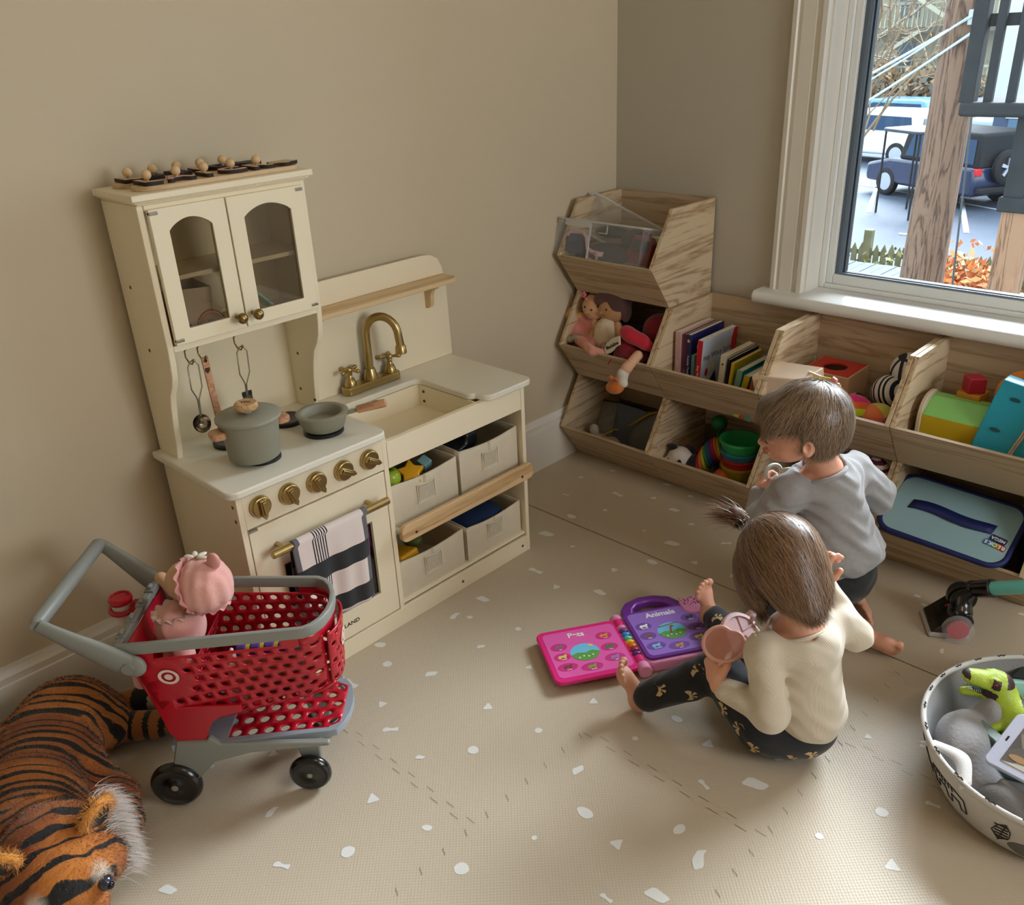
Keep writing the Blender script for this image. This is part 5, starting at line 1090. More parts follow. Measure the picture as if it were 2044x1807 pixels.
m = MB(); m.box(-.148,-.144,-.080,.080,.20,ZR-.03); m.add([(-.146,-.085,ZR-.024),(-.146,.085,ZR-.024),(-.115,.080,.165),(-.115,-.080,.165)], [(0,1,2,3)]); m = MB(); m.add([(-.150,-.094,ZR-.01),(-.150,.094,ZR-.01),(-.112,.080,.165),(-.112,-.080,.165)], [(0,1,2,3)]); m.build('back_wall', red, crt, solid=.003, off=0)
# seat divider, hinged flap
def flap(s, t): u, v = s/6, t/5; return (-.045-.035*(1-v)*0-.02*(1-v)+.0, (2*u-1)*.066, .215+.085*v)
perf(flap, 6, 5, None, name='seat_divider')
# rim: flat band standing on the walls with long slots below it on the sides
def rimloop(o=0, z=0):
    P = []
    for x in np.linspace(-.155, .135, 8): P.append((x, -(hw(x)+o), z))
    for a in np.linspace(-80, 80, 9): P.append((.135+(.045+o)*math.cos(R(a)), (hw(.13)+o)*math.sin(R(a))*1.0, z))
    for x in np.linspace(.135, -.155, 8): P.append((x, hw(x)+o, z))
    return P
def band(name, o, z0, z1, th, mt):
    L_ = rimloop(o); V = [(p[0],p[1],z0) for p in L_]+[(p[0],p[1],z1) for p in L_]; n = len(L_)
    return make(name, V, [(i,i+1,n+i+1,n+i) for i in range(n-1)], mt, crt, smooth=60, solid=th, off=0, bevel=.0015)
band('rim', 0, ZR-.010, ZR+.010, .009, gp)
m = MB()
for sg in (-1, 1):
    for xa, xb in ((-.155,-.100),(.105,.135)):
        xs = np.linspace(xa, xb, 4); P = [(x, sg*hw(x)) for x in xs]
        for p, q in zip(P[:-1], P[1:]): m.bar((p[0],p[1],ZR-.018),(q[0],q[1],ZR-.018),.003,.020)
m.build('rim_post', red, crt)
L_ = [p for p in rimloop(0) if p[0] > .13]; V = [(p[0],p[1],ZR-.028) for p in L_]+[(p[0],p[1],ZR-.008) for p in L_]; n = len(L_); make('rim_front_skirt', V, [(i,i+1,n+i+1,n+i) for i in range(n-1)], red, crt, smooth=60, solid=.003, off=0)
m = MB(); m.box(-.162,-.150,-.096,.096,ZR-.008,ZR+.006)
m.build('rear_bar', gp, crt, bevel=.002)
for y in (-.066,-.022,.022,.066):
    m = MB(); m.box(-.164,-.148,y-.010,y+.010,ZR+.004,ZR+.009); m.cyl((-.156,y-.006,ZR+.012),(-.156,y+.006,ZR+.012),.004,n=10); m.build('hinge_clip', gp, crt, bevel=.001)
# handle
for sg in (-1, 1):
    y0 = sg*.106
    pts = [(-.128,y0,.322),(-.150,y0,.334),(-.180,sg*.110,.360),(-.212,sg*.116,.388),(-.238,sg*.120,.412),(-.252,sg*.121,.424)]
    m = MB(); m.tube(pts, [.020,.0225,.0205,.0165,.0135,.0130], 16, flat=.5, up=(0,1,0)); m.cyl((-.135,y0,.326),(-.135,y0+sg*.0125,.326),.010,n=20); m.ell((-.130,y0,.324),(.021,.010,.021),20,12)
    m.build('handle_arm', gp, crt, smooth=60)
m = MB(); m.tube([(-.252,-.124,.424),(-.254,-.118,.425),(-.254,0,.425),(-.254,.118,.425),(-.252,.124,.424)], [.010,.0125,.0125,.0125,.010], 18); m.build('handle_grip', gp, crt, smooth=60)
# red leg between basket and chassis
for sg in (-1, 1):
    m = MB(); y_ = sg*.083
    P = [(-.140,.300),(-.113,.160),(-.102,.140),(-.052,.140),(-.048,.152),(-.044,.163),(-.034,.180),(-.02,.190),(.02,.2),(.02,.215),(-.09,.215),(-.10,.30)]
    m.prism(P, y_-.003*sg, y_+.003*sg, 'y'); m.build('leg_panel', red, crt, bevel=.0015)
m = MB(); m.add([(-.140,-.083,.30),(-.140,.083,.30),(-.102,.083,.14),(-.102,-.083,.14)], [(0,1,2,3)]); m.build('leg_back_panel', red, crt, solid=.003, off=0)
# grey chassis with lower tray
m = MB(); zt = .130
def trayhw(x): return .088-.018*max(0, min(1, (x+.05)/.2))
ol = [(x, -trayhw(x)) for x in np.linspace(-.115,.16,8)]+[(.16+.030*math.cos(R(a)), trayhw(.16)*math.sin(R(a))*1.0) for a in (-70,-45,-20,0,20,45,70)]+[(x, trayhw(x)) for x in np.linspace(.16,-.115,8)]
il = [(max(-.02, p[0]) if p[0] < .10 else p[0]-.014*(1 if p[0] > .165 else .3), p[1]*.86) for p in ol]
m.holed(ol, il, zt-.010, zt+.004); ch_ = m.build('chassis', gp2, crt, smooth=30, bevel=.003)
for sg in (-1, 1):
    m = MB(); m.prism([(-.104,.142),(-.052,.142),(-.046,.150),(-.030,.134),(.16,.126),(.160,.118),(.02,.110),(-.045,.092),(-.080,.055),(-.100,.05),(-.125,.040),(-.118,.10)], sg*.084-.006, sg*.084+.006, 'y'); m.build('chassis_side', gp, crt, bevel=.003)
    m = MB(); m.prism([(.085,.122),(.135,.122),(.132,.060),(.122,.040),(.108,.040),(.098,.060)], sg*.052-.008, sg*.052+.008, 'y'); m.build('front_fork', gp, crt, bevel=.003)
def tray(s, t): u, v = s/8, t/5; x = -.050+.226*u; return (x, (2*v-1)*trayhw(x)*.90*(1-.25*max(0,(u-.8)/.2)**2), zt-.001+.004*u)
perf(tray, 8, 5, None, name='lower_tray', rad=.30)
# wheels
for x, y, r, wd in ((-.122,.090,.046,.022),(.112,.070,.038,.018)):
    for sg in (-1, 1):
        T = Matrix.Translation((x, sg*y, r+.0012)) @ Matrix.Rotation(R(-90*sg), 4, 'X')
        m = MB(); m.lathe([(0,-wd/2),(r*.8,-wd/2),(r*.96,-wd*.3),(r,-wd*.1),(r,wd*.1),(r*.96,wd*.32),(r*.86,wd*.5),(r*.80,wd*.46),(r*.72,wd*.34),(r*.40,wd*.30),(r*.26,wd*.46),(r*.22,wd*.5),(0,wd*.5)], 44, T=T); w_ = m.build('wheel', wheelm, crt, smooth=50)
        m = MB(); m.lathe([(0,wd*.5),(r*.13,wd*.5),(r*.13,wd*.54),(0,wd*.56)], 20, T=T); m.build('axle_cap', axm, w_, smooth=50)
m = MB(); m.cyl((-.122,-.085,.047),(-.122,.085,.047),.006); m.cyl((.112,-.065,.039),(.112,.065,.039),.005); m.build('axle', gp, crt)
# bullseye emblem on the side and the front
def ringm(c, ux, uy, ra, rb, mt, nm='emblem', off=.0012):
    ux = Vector(ux).normalized(); uy = Vector(uy).normalized(); nn = ux.cross(uy); V = []; n = 40
    for r_ in (ra, rb):
        for k in range(n): a = 2*math.pi*k/n; V.append(Vector(c)+ux*r_*math.cos(a)+uy*r_*math.sin(a)+nn*off)
    make(nm, V, [(k,(k+1)%n,n+(k+1)%n,n+k) for k in range(n)], mt, crt, smooth=0, solid=.0006)
f_ = side(-1); pc = Vector(f_(1.7,5.2)); pu = (Vector(f_(2.2,5.2))-pc); pv = (Vector(f_(1.7,5.6))-pc)
for ra, rb in ((.0115,.0165),(.0004,.0065)): ringm(pc, pu, pv, ra, rb, cwhite, off=.0030)
pc = Vector(front(2.5,3.8)); pu = Vector(front(2.9,3.8))-Vector(front(2.1,3.8)); pv = Vector(front(2.5,4.2))-pc
for ra, rb in ((.011,.016),(.0004,.0062)): ringm(pc, pu, pv, ra, rb, cwhite, off=.0028)
# cup in a holder behind the basket
cpw = (CO[0]+math.cos(UA)*-.212-math.sin(UA)*.062, CO[1]+math.sin(UA)*-.212+math.cos(UA)*.062)
m = MB(); m.tube([(-.212+.021*math.cos(a), .062+.021*math.sin(a), .323) for a in np.linspace(0,2*math.pi,24)[:-1]], .0045, 8, closed=True); m.box(-.193,-.150,.050,.074,.316,.334); m.build('cup_holder', red, crt, smooth=50)
tc_ = thing('toy_cup', 'white toy coffee cup with red lid in the cart\'s cup holder', 'toy cup', (cpw[0],cpw[1],.292))
MB().lathe([(0,0),(.013,0),(.0185,.048),(.0165,.048),(0,.046)], 28).build('cup_body', mat('cup_ivory', (222,206,196), .5), tc_, smooth=50)
MB().lathe([(0,.046),(.0200,.046),(.0210,.049),(.0210,.053),(.0195,.056),(.0185,.058),(.016,.0585),(.015,.056),(0,.056)], 28).build('lid', red, tc_, smooth=50)
# doll lying over the seat divider
pinkd = mat('doll_pink_cloth', (226,166,156), .9, sheen=.4, bump=120, bstr=.4); pinks = mat('doll_pink_satin', (214,148,142), .6, sheen=.3, bump=60, bstr=.3); bskin = mat('baby_doll_skin', (214,168,132), .55)
def L2W(x, y, z): return (CO[0]+math.cos(UA)*x-math.sin(UA)*y, CO[1]+math.sin(UA)*x+math.cos(UA)*y, z)
dl = thing('baby_doll', 'baby doll in pink ruffled bonnet and romper slumped in the cart seat', 'doll', L2W(-.085,0,.25))
hc = np.array(L2W(-.026,-.010,.416))
blob('bonnet', [E(tuple(hc),(.046,.046,.044),.01), E(tuple(hc+np.array([.005,.0,-.018])),(.040,.042,.03),.01)], .004, pinkd, dl, disp=lambda P: .0016*np.sin(P[:,0]*240)*np.sin(P[:,1]*200))
blob('head', [E(L2W(-.066,.018,.403),(.036,.036,.036),.01), E(L2W(-.100,.024,.394),(.006,.006,.005),.006)], .004, bskin, dl)
def ruffle(c, ax, r, n, amp, wid, mt, nm='ruffle', lobes=14, arc=(0, 2*math.pi)):
    ax = Vector(ax).normalized(); a1 = ax.orthogonal().normalized(); a2 = ax.cross(a1); V = []
    for j in range(3):
        for k in range(n+1):
            a = arc[0]+(arc[1]-arc[0])*k/n; rr = r+wid*j/2; w_ = amp*math.sin(lobes*a)*(j/2)
            V.append(Vector(c)+(a1*math.cos(a)+a2*math.sin(a))*rr+ax*w_)
    F = [(j*(n+1)+k, j*(n+1)+k+1, (j+1)*(n+1)+k+1, (j+1)*(n+1)+k) for j in range(2) for k in range(n)]
    return make(nm, V, F, mt, dl, True, smooth=180, solid=.0012)
fd = Vector((-math.cos(UA)*1+.0, -math.sin(UA)*1+.1, -.25))
ruffle(Vector(hc)+fd.normalized()*.020, fd, .038, 90, .004, .013, pinks)
ruffle(Vector(hc)+Vector((-.005,.0,-.034)), (0.2,.1,1), .030, 80, .004, .012, pinks)
m = MB()
for a in (0.6, 1.6, 2.7, 3.6): m.ell(Vector(hc)+Vector((-.012+.012*math.cos(a), .0+.012*math.sin(a), .045)), (.010,.005,.003), 10, 6, T=Matrix.Rotation(a,4,'Z'))
m.build('bonnet_bow', mat('bow_white', (232,220,206), .8), dl, True, smooth=180)
blob('bonnet_ear', [E(tuple(hc+np.array([.024,.014,.046])),(.013,.008,.016),.004,(0,20,20))], .003, pinks, dl)
blob('romper', [E(L2W(-.083,-.008,.330),(.040,.042,.048),.012), E(L2W(-.083,-.030,.345),(.022,.024,.028),.01), C(L2W(-.086,-.03,.33),L2W(-.070,-.048,.295),.020,.017,.01), C(L2W(-.09,-.02,.30),L2W(-.10,-.045,.26),.022,.018,.01), C(L2W(-.09,.02,.30),L2W(-.10,.045,.26),.022,.018,.01)], .004, pinkd, dl, disp=lambda P: .0012*np.sin(P[:,0]*300+P[:,2]*120))
ruffle(L2W(-.083,-.006,.362), (-.1,0,1), .030, 80, .004, .014, mat('collar_lace', (226,196,188), .8), 'collar')
blob('arm', [C(L2W(-.10,.03,.375),L2W(-.118,.045,.388),.010,.009,.006), S(L2W(-.124,.050,.391),.011,.004)], .0035, bskin, dl)
blob('leg', [C(L2W(-.165,-.02,.285),L2W(-.172,-.020,.235),.013,.012,.006), E(L2W(-.172,-.022,.222),(.014,.011,.012),.006)], .0035, pinkd, dl)
# groceries in the basket
def gro(name, label, cat, lx, ly, z, dims, mt, rz=0, ry=0, bev=.002):
    o = MB().box(-dims[0]/2,dims[0]/2,-dims[1]/2,dims[1]/2,0,dims[2]).build(name, mt, bevel=bev); o.location = L2W(lx,ly,z); o.rotation_euler = (0,ry,UA+rz); return tag(o, label, cat)
gro('toy_food_box', 'white and red toy food box in the rear of the cart basket', 'toy food box', -.005,-.025,.19, (.035,.05,.075), mat('carton_white', (214,196,186), .6, var=(60,.25)), .3, .2)
gro('toy_food_box', 'brown toy cookie box in the middle of the cart basket', 'toy food box', .045,-.02,.195, (.05,.04,.06), mat('carton_brown', (120,60,40), .5, var=(50,.5)), -.2, .1)
gro('toy_food_box', 'dark purple toy snack box near the cart front', 'toy food box', .095,-.005,.205, (.045,.06,.06), mat('carton_purple', (60,34,80), .5, var=(50,.4)), .1, -.1)
gro('toy_food_box', 'light blue toy food carton against the far cart side', 'toy food box', .07,.032,.205, (.06,.03,.05), mat('carton_sky', (150,180,200), .6, var=(60,.3)), .15, .1)
ev = thing('toy_caterpillar', 'purple striped plush caterpillar toy with blue tail lying along the cart side', 'plush toy', L2W(.07,-.035,.292), UA)
pu = mat('plush_purple', (72,36,130), .85, sheen=.3)
for k in range(4): MB().cyl((-.055+.024*k,0,0),(-.038+.024*k,0,.0),.013).build('body_segment', pu, ev, bevel=.003); MB().cyl((-.038+.024*k,0,0),(-.031+.024*k,0,.0),.012).build('yellow_band', mat('band_yellow', (190,160,60), .8), ev)
MB().cyl((.041,0,0),(.062,0,0),.010,.007).build('tail', mat('tail_blue', (60,150,190), .7), ev, bevel=.002); m = MB(); m.ell((-.062,-.008,.006),(.004,.004,.005),12,8); m.build('eye', mat('eye_white', (230,230,226), .3), ev, smooth=180)
o = MB().box(-.05,.05,-.03,.03,0,.05).build('toy_food_box', mat('carton_wood', (140,110,90), .6, var=(40,.4))); o.location = L2W(.07,-.03,.227); o.rotation_euler = (0,0,UA); tag(o, 'tan toy crate under the plush caterpillar in the cart', 'toy food box')
# ================= the two children =================
def skinmat(name, col):
    m = mat(name, col, .5, bump=350, bstr=.05, var=(18,.06)); b = m.node_tree.nodes['Principled BSDF']
    b.inputs['Subsurface Weight'].default_value = .25; b.inputs['Subsurface Radius'].default_value = (.012,.004,.002); b.inputs['Subsurface Scale'].default_value = .3; return m
skin = skinmat('child_skin', (224,166,138)); lipm = mat('lip_pink', (206,132,120), .5); eyew = mat('eye_white', (230,230,226), .3); iris = mat('eye_dark', (52,36,26), .2); lash = mat('brow_brown', (104,74,54), .8)
def hairmat(name, c1, c2):
    m = mat(name, c1, .36, spec=.7); n = m.node_tree; b = n.nodes['Principled BSDF']; at = n.nodes.new('ShaderNodeAttribute'); at.attribute_name = 'rnd'
    rp = n.nodes.new('ShaderNodeValToRGB'); rp.color_ramp.elements[0].color = (*srgb(c2),1); rp.color_ramp.elements[1].color = (*srgb(c1),1); n.links.new(at.outputs['Fac'], rp.inputs[0]); n.links.new(rp.outputs[0], b.inputs['Base Color'])
    b.inputs['Sheen Weight'].default_value = .15; return m
def head_prims(ear=True):
    P = [E((-.014,0,.016),(.082,.070,.074),.01), E((.018,0,-.022),(.058,.058,.052),.022), E((.034,.030,-.040),(.026,.023,.024),.014), E((.034,-.030,-.040),(.026,.023,.024),.014),
         E((.050,0,-.062),(.020,.020,.014),.014), E((.052,0,.020),(.026,.044,.030),.02)]
    for s in (1,-1): P += [E((.079,s*.026,-.010),(.012,.015,.008),.010,op='-')]
    for s in (1,-1): P += [E((.067,s*.026,-.011),(.0105,.013,.0105),.004)]
    P += [C((.074,0,-.008),(.085,0,-.027),.005,.0085,.008), S((.077,.008,-.031),.006,.005), S((.077,-.008,-.031),.006,.005), E((.072,0,-.046),(.009,.015,.0045),.005), E((.070,0,-.054),(.009,.012,.005),.004), C((.078,-.012,-.0505),(.078,.012,-.0505),.0015,None,.003,'-')]
    if ear:
        for s in (1,-1): P += [E((-.008,s*.073,-.018),(.015,.0075,.021),.004,(s*-8,0,s*20)), E((-.003,s*.080,-.015),(.007,.005,.011),.003,op='-'), E((-.004,s*.073,-.033),(.007,.006,.007),.004)]
    return P
def face_parts(F, c, body, eyes_down=True):
    """eyes, lids, brows and lips placed on the head frame F at c"""
    T = lambda p: np.array(c)+F @ np.array(p, float)
    for s in (1,-1):
        m = MB(); Tm = Matrix(F.tolist()); m.ell(T((.0675,s*.026,-.012)), (.0098,.0118,.0098), 16, 12, T=Tm); e = m.build('eye', eyew, body, True, smooth=180)
        m = MB(); m.ell(T((.0745,s*.027,-.0150)), (.0035,.0050,.0050), 12, 8, T=Tm); m.build('iris', iris, e, True, smooth=180)
        m = MB(); m.tube([T((.0735,s*.015,-.0145)), T((.0785,s*.022,-.0160)), T((.0785,s*.031,-.0165)), T((.0735,s*.039,-.0150))], .0010, 6); m.build('eyelash', lash, e, True)
        m = MB(); m.tube([T((.078,s*.013,.0065)), T((.0775,s*.024,.010)), T((.070,s*.038,.0065))], [.0010,.0018,.0008], 6, flat=.6); m.build('eyebrow', lash, body, True)
    m = MB(); m.tube([T((.0765,-.0125,-.0485)), T((.0815,-.005,-.0460)), T((.0810,0,-.0468)), T((.0815,.005,-.0460)), T((.0765,.0125,-.0485))], [.001,.0026,.0024,.0026,.001], 8); m.tube([T((.0765,-.0115,-.0515)), T((.0800,0,-.0545)), T((.0765,.0115,-.0515))], [.001,.0033,.001], 8); m.build('lips', lipm, body, True, smooth=180)
def hand_prims(curl, thumb=1, spread=.0, s=1.0, point=False):
    """local: x toward the fingertips, y toward the thumb side, z out of the back of the hand"""
    P = [B((.020*s,0,0),(.021*s,.0185*s,.0085*s),.007*s,.004), C((-.012*s,0,0),(.006*s,0,0),.0135*s,.0145*s,.010)]
    for i, (y, L, r) in enumerate(((.0135,.030,.0056),(.0046,.033,.0058),(-.0046,.031,.0056),(-.0132,.024,.0050))):
        cu = curl[i] if isinstance(curl, (list,tuple)) else curl
        p = np.array((.037,y,0)); d = np.array((1,spread*(y/.0135),0.)); a = 0
        for k, (fr, ac) in enumerate(((.42,.8),(.32,1.0),(.26,.8))):
            a += R(cu*ac); q = p+L*fr*np.array((math.cos(a), d[1]*.5, -math.sin(a))); P.append(C(tuple(p*s), tuple(q*s), r*s*(1-.07*k), r*s*(.94-.07*k), .0018)); p = q
    t0 = np.array((.004,.0155,-.002)); t1 = t0+np.array((.012,.013,-.005)); t2 = t1+np.array((.013,.003,-.007 if not point else -.002))
    P += [C(tuple(t0*s), tuple(t1*s), .0085*s,.0070*s,.006), C(tuple(t1*s), tuple(t2*s), .0068*s,.0056*s,.003)]
    if thumb < 0: P = [mirror(p) for p in P]
    return P
def mirror(p):
    k, a = p[0], p[1]
    if k == 'c': a = ((a[0][0],-a[0][1],a[0][2]),(a[1][0],-a[1][1],a[1][2]),a[2],a[3])
    elif k in 'eb': a = ((a[0][0],-a[0][1],a[0][2]),)+a[1:]
    return (k, a)+p[2:]
def foot_prims(s=1.0, side=1, toes=25):
    """local: x toward the toes, y toward the big toe, z up (top of the foot); ankle above the heel"""
    P = [E((-.010,0,-.018),(.022,.019,.019),.01), C((-.002,0,.010),(.0,0,-.008),.0175,.018,.012), C((.0,0,-.010),(.048,.004,-.018),.018,.0145,.012), E((.050,.002,-.021),(.020,.023,.011),.012)]
    for i, (x, y, r) in enumerate(((.068,.0165,.0085),(.071,.0045,.0062),(.068,-.0055,.0058),(.063,-.014,.0054),(.056,-.021,.0050))):
        P += [C((x-.012,y*.9,-.021),(x,y,-.021+.010*math.sin(R(toes))),r*.9,r*.85,.004), S((x+.005,y,-.020+.016*math.sin(R(toes))),r,.002)]
    if side < 0: P = [mirror(p) for p in P]
    return [(p[0], tuple(((tuple(np.array(v)*s) if isinstance(v, tuple) else (v*s if isinstance(v, (int,float)) and j < 4 else v))) for j, v in enumerate(p[1])), p[2])+p[3:] for p in P]
def comb(prims, comb_dir, n, length, width, crown, mtl, name, parent, keep=None, nseg=9, seed=1, lift=.004, curl=0, gravity=.35, out=.8, wav=.25):
    """hair strands that follow the surface of a hair mass"""
    V, F = blob('tmp', prims, .006, None, ret=True); N = normals(V, F); g = np.random.default_rng(seed)
    if keep is not None: k = keep(V); V, N = V[k], N[k]
    idx = g.integers(0, len(V), n); p = V[idx]+g.normal(size=(n,3))*.003; cd = np.array(comb_dir, float); f = lambda P: sdf(P, prims); off = g.random(n)*lift
    L_ = length*(.55+.6*g.random(n)); st_ = L_/nseg; PT = []; nrm = N[idx]; ph = g.normal(size=(n,3))*wav; grp = g.normal(size=(40,3))*wav*.6; ph += grp[((V[idx]*np.array([53,71,97])).sum(1)*7).astype(int) % 40]
    for i in range(nseg+1):
        d = f(p); e = .003; gr = np.stack([(f(p+np.eye(3)[q]*e)-d)/e for q in range(3)], 1); gr /= np.maximum(np.linalg.norm(gr, axis=1), 1e-6)[:,None]
        p = p-gr*np.clip(d-off-.0006*i*lift*60, -.02, .003)[:,None]*(1 if i < nseg-2 else .25); PT.append(p.copy())
        o = p-np.array(crown); o /= np.maximum(np.linalg.norm(o, axis=1), 1e-6)[:,None]
        dr = o*out+cd*gravity*(1+i*.25)+ph*.5; dr = dr-gr*(dr*gr).sum(1)[:,None]*(.98 if i < nseg-2 else .5); dr /= np.maximum(np.linalg.norm(dr, axis=1), 1e-6)[:,None]
        p = p+dr*st_[:,None]; nrm = gr
        if i == 0: S0 = np.cross(dr, gr)
    PT = np.stack(PT, 1); T_ = np.gradient(PT, axis=1); V2 = []
    side = np.cross(T_, np.broadcast_to(nrm[:,None], T_.shape)); side /= np.maximum(np.linalg.norm(side, axis=2), 1e-9)[:,:,None]
    wd = width*(1-.85*(np.arange(nseg+1)/nseg)**2)[None,:,None]
    A = np.stack([PT-side*wd/2, PT+side*wd/2], 2).reshape(-1, 3); mm = 2*(nseg+1); base = (np.arange(n)*mm)[:,None]
    Fq = np.concatenate([base+np.array([[2*i,2*i+1,2*i+3,2*i+2]]) for i in range(nseg)], 0)
    return make(name, A, Fq, mtl, parent, True, smooth=180, attrs={'rnd': np.repeat(g.random(n), mm)})
def bows(prims, spots, mt, parent, sz=.013):
    """printed bows that hug a surface"""
    f = lambda P: sdf(P, prims); V = []; Fc = []
    shapes = [[(0,0),(-.9,.75),(-1.1,.1),(-.75,-.35)],[(0,0),(.9,.75),(1.1,.1),(.75,-.35)],[(0,0),(-.25,-1.0),(-.65,-.75)],[(0,0),(.3,-1.05),(.7,-.7)],[(-.2,.2),(.2,.2),(.2,-.2),(-.2,-.2)]]
    for (x, y, z, ang) in spots:
        p = np.array([[x,y,z]], float)
        for _ in range(4): 
            d = f(p); gr = np.stack([(f(p+np.eye(3)[q]*.002)-d)/.002 for q in range(3)], 1); p = p-gr*d[:,None]
        nn = gr[0]/np.linalg.norm(gr[0]); a = np.cross(nn, (math.cos(ang), math.sin(ang), .3)); a /= np.linalg.norm(a); b = np.cross(nn, a)
        for sh in shapes:
            c = np.mean(sh, 0); pts = []
            for i in range(len(sh)):
                for t in (0,.5): pts.append(np.array(sh[i])*(1-t)+np.array(sh[(i+1)%len(sh)])*t)
            pts = [tuple(c)]+[tuple(q) for q in pts]; Q = np.array([p[0]+sz*(u*a+v*b) for u, v in pts])
            for _ in range(3): 
                d = f(Q); g_ = np.stack([(f(Q+np.eye(3)[q]*.002)-d)/.002 for q in range(3)], 1); Q = Q-g_*(d-.0010)[:,None]
            k = len(V); V += Q.tolist(); n = len(pts)-1; Fc += [(k, k+1+i, k+1+(i+1)%n) for i in range(n)]
    return make('bow_print', V, Fc, mt, parent, True, smooth=0)
def collar(c, n, r, rt, mt, parent, name='collar', sq=1.0):
    n = Vector(n).normalized(); a1 = n.orthogonal().normalized(); a2 = n.cross(a1); m = MB(); m.tube([Vector(c)+(a1*math.cos(a)+a2*math.sin(a)*sq)*r for a in np.linspace(0,2*math.pi,36)[:-1]], rt, 8, closed=True); return m.build(name, mt, parent, True, smooth=180)
RES = .0024
# ---------- girl ----------
girl = thing('person', 'toddler with brown bobbed hair in a cream ribbed top and black bow leggings, seated on the mat holding a snack cup', 'person', (1.15,-.96,0))
girl['label'] = 'toddler in cream ribbed top and black bow leggings, sitting on the mat holding a cup'
HC = np.array((1.098,-.976,.396)); HF = frame((-.80,.24,-.50), (-.38,.10,.92))*.80
nk = (1.158,-.985,.292); shL = (1.128,-1.050,.262); shR = (1.190,-.905,.268); elL = (1.158,-1.068,.160); wrL = (1.074,-1.080,.172); elR = (1.218,-.886,.246); wrR = (1.146,-.886,.328)
hipL = (1.120,-1.005,.062); hipR = (1.145,-.925,.062); knL = (1.012,-.985,.118); anL = (.893,-1.056,.040); knR = (1.000,-.850,.062); anR = (.865,-.765,.048)
handL = G(frame((-.50,.40,.55), (-.35,-.85,.15)), (1.058,-1.078,.182), hand_prims((62,60,60,64), thumb=-1), .062, .006)
handR = G(frame((-.05,.12,1), (-.6,-.75,.15)), (1.144,-.886,.334), hand_prims((45,60,72,80), thumb=-1), .062, .006)
footL = G(frame((-.48,-.10,.86), (.8,.45,.45)), (.893,-1.060,.040), foot_prims(1.0, -1, 25), .09, .008)
footR = G(frame((-.30,.10,.93), (.90,-.25,.35)), (.862,-.762,.050), foot_prims(.98, -1, 30), .09, .008)
gskin = [G(HF, HC, head_prims(), .125), C(tuple(HC+HF@np.array((-.028,0,-.045))), nk, .030, .031, .018), E((1.160,-.975,.258),(.052,.060,.040),.02), C((1.16,-.975,.25),(1.165,-.955,.08),.050,.058,.02),
    C((1.14,-1.03,.26), shL, .026,.024,.014), C((1.18,-.93,.26), shR, .026,.024,.014), C(shL, elL, .022,.021,.008), C(elL, wrL, .021,.0165,.006), C(shR, elR, .022,.021,.008), C(elR, wrR, .021,.0165,.006), handL, handR,
    C(hipL, knL, .042,.030,.02), C(knL, anL, .029,.020,.008), C(hipR, knR, .042,.030,.02), C(knR, anR, .029,.020,.008), footL, footR]
gb = blob('body', gskin, RES, skin, girl)
face_parts(HF, HC, gb)
ribm = mat('ribbed_cream_cotton', (208,196,176), .85, sheen=.25); n_ = ribm.node_tree; tc_ = n_.nodes.new('ShaderNodeTexCoord'); wv = n_.nodes.new('ShaderNodeTexWave'); wv.inputs['Scale'].default_value = 120; wv.bands_direction = 'DIAGONAL' if False else 'X'; wv.inputs['Distortion'].default_value = .4
mp_ = n_.nodes.new('ShaderNodeMapping'); mp_.inputs['Rotation'].default_value = (0,0,R(66)); bp_ = n_.nodes.new('ShaderNodeBump'); bp_.inputs['Strength'].default_value = .35; bp_.inputs['Distance'].default_value = .0006
n_.links.new(tc_.outputs['Object'], mp_.inputs[0]); n_.links.new(mp_.outputs[0], wv.inputs[0]); n_.links.new(wv.outputs['Fac'], bp_.inputs['Height']); n_.links.new(bp_.outputs[0], n_.nodes['Principled BSDF'].inputs['Normal'])
def fold(P, a=.0016): return a*(np.sin(P[:,2]*170+P[:,0]*60+3*np.sin(P[:,1]*50))*np.sin(P[:,0]*70-P[:,1]*50)+.6*np.sin(P[:,2]*60+P[:,1]*90))
gtop = [E((1.160,-.975,.262),(.058,.066,.040),.02), C((1.160,-.975,.25),(1.172,-.955,.105),.060,.072,.03), E((1.130,-.975,.150),(.05,.062,.07),.03), C((1.14,-1.03,.258), shL, .034,.033,.018), C((1.18,-.93,.264), shR, .034,.033,.018),
    C(shL, elL, .030,.029,.010), C(elL, (wrL[0]+.006,wrL[1],wrL[2]), .029,.0205,.010), C(shR, elR, .030,.027,.010), C(elR, (wrR[0],wrR[1],wrR[2]-.004), .027,.0200,.010), C((wrL[0]-.03,wrL[1]+.003,wrL[2]+.012),(wrL[0]-.10,wrL[1]+.02,wrL[2]+.05),.03,None,.002,'-') if False else C(elL, elL, .034), 
    E((nk[0]-.006,nk[1],nk[2]+.012),(.047,.047,.042),.006,(0,-18,0),op='-')]
gt = blob('ribbed_top', gtop, .003, ribm, girl, disp=lambda P: fold(P, .0013))
collar((nk[0]-.004,nk[1]+.002,nk[2]-.008), (-.35,.05,.92), .0465, .0030, ribm, gt, 'neckband')
m = MB()
for k in range(3): c_ = Vector((1.105+.004*k,-1.030-.012*k,.290-.002*k)); m.tube([c_+Vector((-.006,0,.004)), c_+Vector((0,-.004,.008)), c_+Vector((.006,-.004,.003))], .0028, 8)
m.build('shoulder_ruffle', ribm, gt, True, smooth=180)
legm = mat('black_leggings', (30,31,36), .85, sheen=.2, bump=300, bstr=.15)
